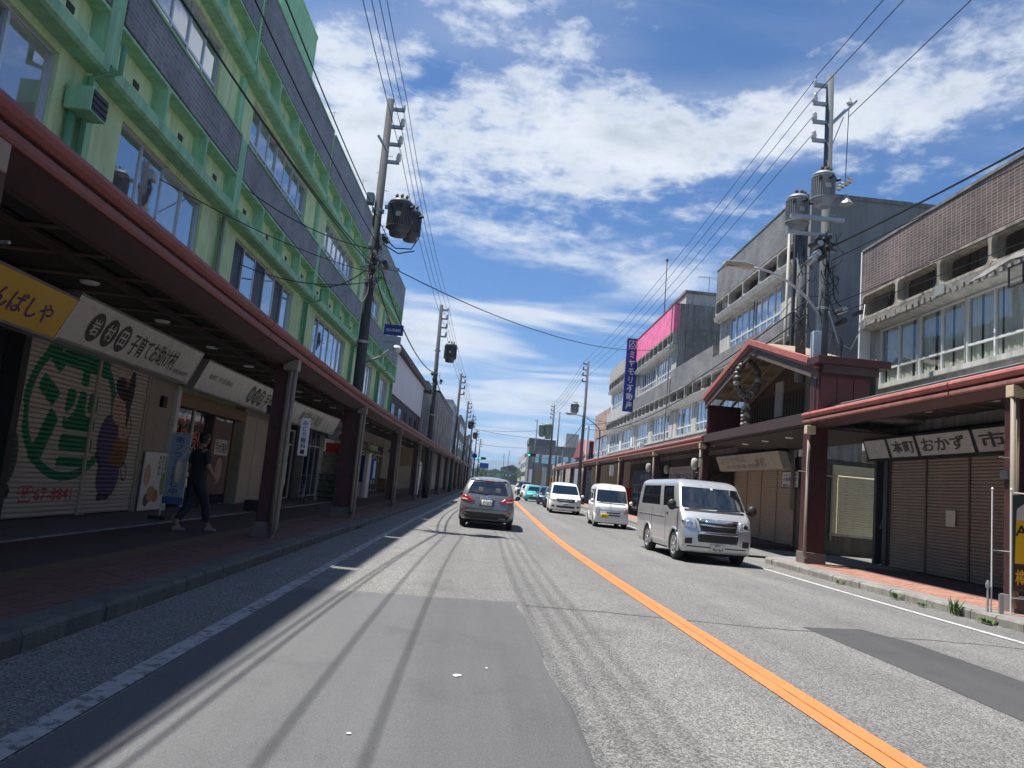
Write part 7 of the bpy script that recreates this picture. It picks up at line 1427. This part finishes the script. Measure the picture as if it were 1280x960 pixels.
t = thing('footbridge', 'teal footbridge spanning the street far beyond the crossing', 'bridge', (4, 330, 5)); part(MB().box(-9, 16, 330, 332, 4.6, 5.5), 'deck', mat('teal_bridge', (.06, .20, .20), .6), t); part(MB().box(-9, 16, 329.8, 329.9, 5.9, 6.0), 'rail', MATS['teal_bridge'], t)
for x in (-7, 13): part(MB().cyl((x, 331, -1), (x, 331, 4.6), .4, n=8), 'pier', concl_m, t)
def tree(label, x, s, h, r, n, m=None):
    t = thing('street_tree', label, 'tree', (x, s, 0), 'far street trees'); part(MB().tube([(x, s, 0), (x + .1, s, h * .45), (x, s + .1, h * .75)], .2, 7, rs=[.22, .16, .08]), 'trunk', bark_m, t)
    mb = MB()
    for i in range(n):
        d = Vector((rw.gauss(0, 1), rw.gauss(0, 1), rw.gauss(0, 1))).normalized() * rw.uniform(.35, 1) ** .5; p = Vector((x + d.x * r, s + d.y * r, h * .68 + d.z * r * .75)); u = Vector((rw.uniform(-1, 1), rw.uniform(-1, 1), rw.uniform(-1, 1))).normalized() * rw.uniform(.12, .28); w_ = u.orthogonal().normalized() * u.length * .7
        mb.add([p - u, p + w_, p + u, p - w_], [(0, 1, 2, 3)])
    part(mb, 'crown', m or leafd_m, t)
for i, (x, s, h, r, lab) in enumerate(((-3.5, 262, 6, 2.6, 'rounded green tree at the left far end of the street'), (10.5, 245, 6.5, 3.0, 'bushy green tree right of the distant twin poles'), (-.5, 345, 6, 3, 'small tree under the footbridge on the left'), (13.5, 300, 8, 3.5, 'large dark tree behind the far right buildings'), (6, 420, 8, 4.5, 'wide tree beyond the footbridge in the middle'), (-6, 400, 9, 4, 'tall dark tree behind the footbridge on the left'))): tree(lab, x, s, h, r, 700)
rr = random.Random(5)
tw = [('white', white_w), ('grey', conc_m), ('tan', tanw), ('brown', brown_m), ('blue-grey', MATS['blue_grey_wall']), ('cream', beige_m), ('dark', concd_m)]
spots = [(-22, 470, 9), (-9, 520, 7), (2, 560, 8), (12, 540, 11), (24, 480, 10), (36, 600, 12), (16, 640, 14)]
for i, (x, s, h) in enumerate(spots):
    t = thing('distant_house', ['white flat-roofed', 'low grey', 'tan gabled', 'brown boxy', 'tall blue-grey', 'cream wide', 'dark tall'][i] + ' distant building beyond the footbridge', 'building', (x, s, 0)); w = rr.uniform(8, 13); part(MB().box(x - w / 2, x + w / 2, s, s + 12, -1, h), 'wall', tw[i][1], t); part(MB().prism([(x - w / 2 - .4, h), (x + w / 2 + .4, h), (x, h + 2.2)], 'y', s - .3, s + 12.3), 'roof', dark_p if i % 2 else greywall_m, t)
    for k in range(3): part(MB().box(x - w / 2 + 1 + k * 2.6, x - w / 2 + 2.4 + k * 2.6, s - .06, s - .002, h * .5, h * .5 + 1.4), 'window', glass_w, t)
# blue hills on the skyline
mb = MB(); xs = np.linspace(-5200, 5200, 160); vs = []
for x in xs:
    h = 150 + 60 * math.sin(x / 900 + 1) + 38 * math.sin(x / 310) + 14 * math.sin(x / 97 + 2); vs += [(x, 6900, -30), (x, 7400 + 80 * math.sin(x / 200), h * .6), (x, 8000, h), (x, 8600, -30)]
mb.add(vs, [(4 * i + k, 4 * i + 4 + k, 4 * i + 5 + k, 4 * i + 1 + k) for i in range(len(xs) - 1) for k in range(3)]); tag(mb.build('hills', mat('hill_forest', (.045, .075, .06), .95, var=.3, vs=.004), smooth=True), kind='structure')
warp_all()
# ---------------------------------------------------------------- haze: even pale air round everything below the sky
hz = MB().box(-5600, 5600, -320, 9050, -60, 420).build('haze', None)
hm_ = bpy.data.materials.new('air'); hm_.use_nodes = True; hn = hm_.node_tree; hn.nodes.clear(); ho = hn.nodes.new('ShaderNodeOutputMaterial'); hv = hn.nodes.new('ShaderNodeVolumePrincipled')
hv.inputs['Color'].default_value = (.62, .78, 1, 1); hv.inputs['Density'].default_value = .00016; hv.inputs['Anisotropy'].default_value = .2; hn.links.new(hv.outputs[0], ho.inputs['Volume'])
hz.data.materials.clear(); hz.data.materials.append(hm_); tag(hz, kind='stuff')
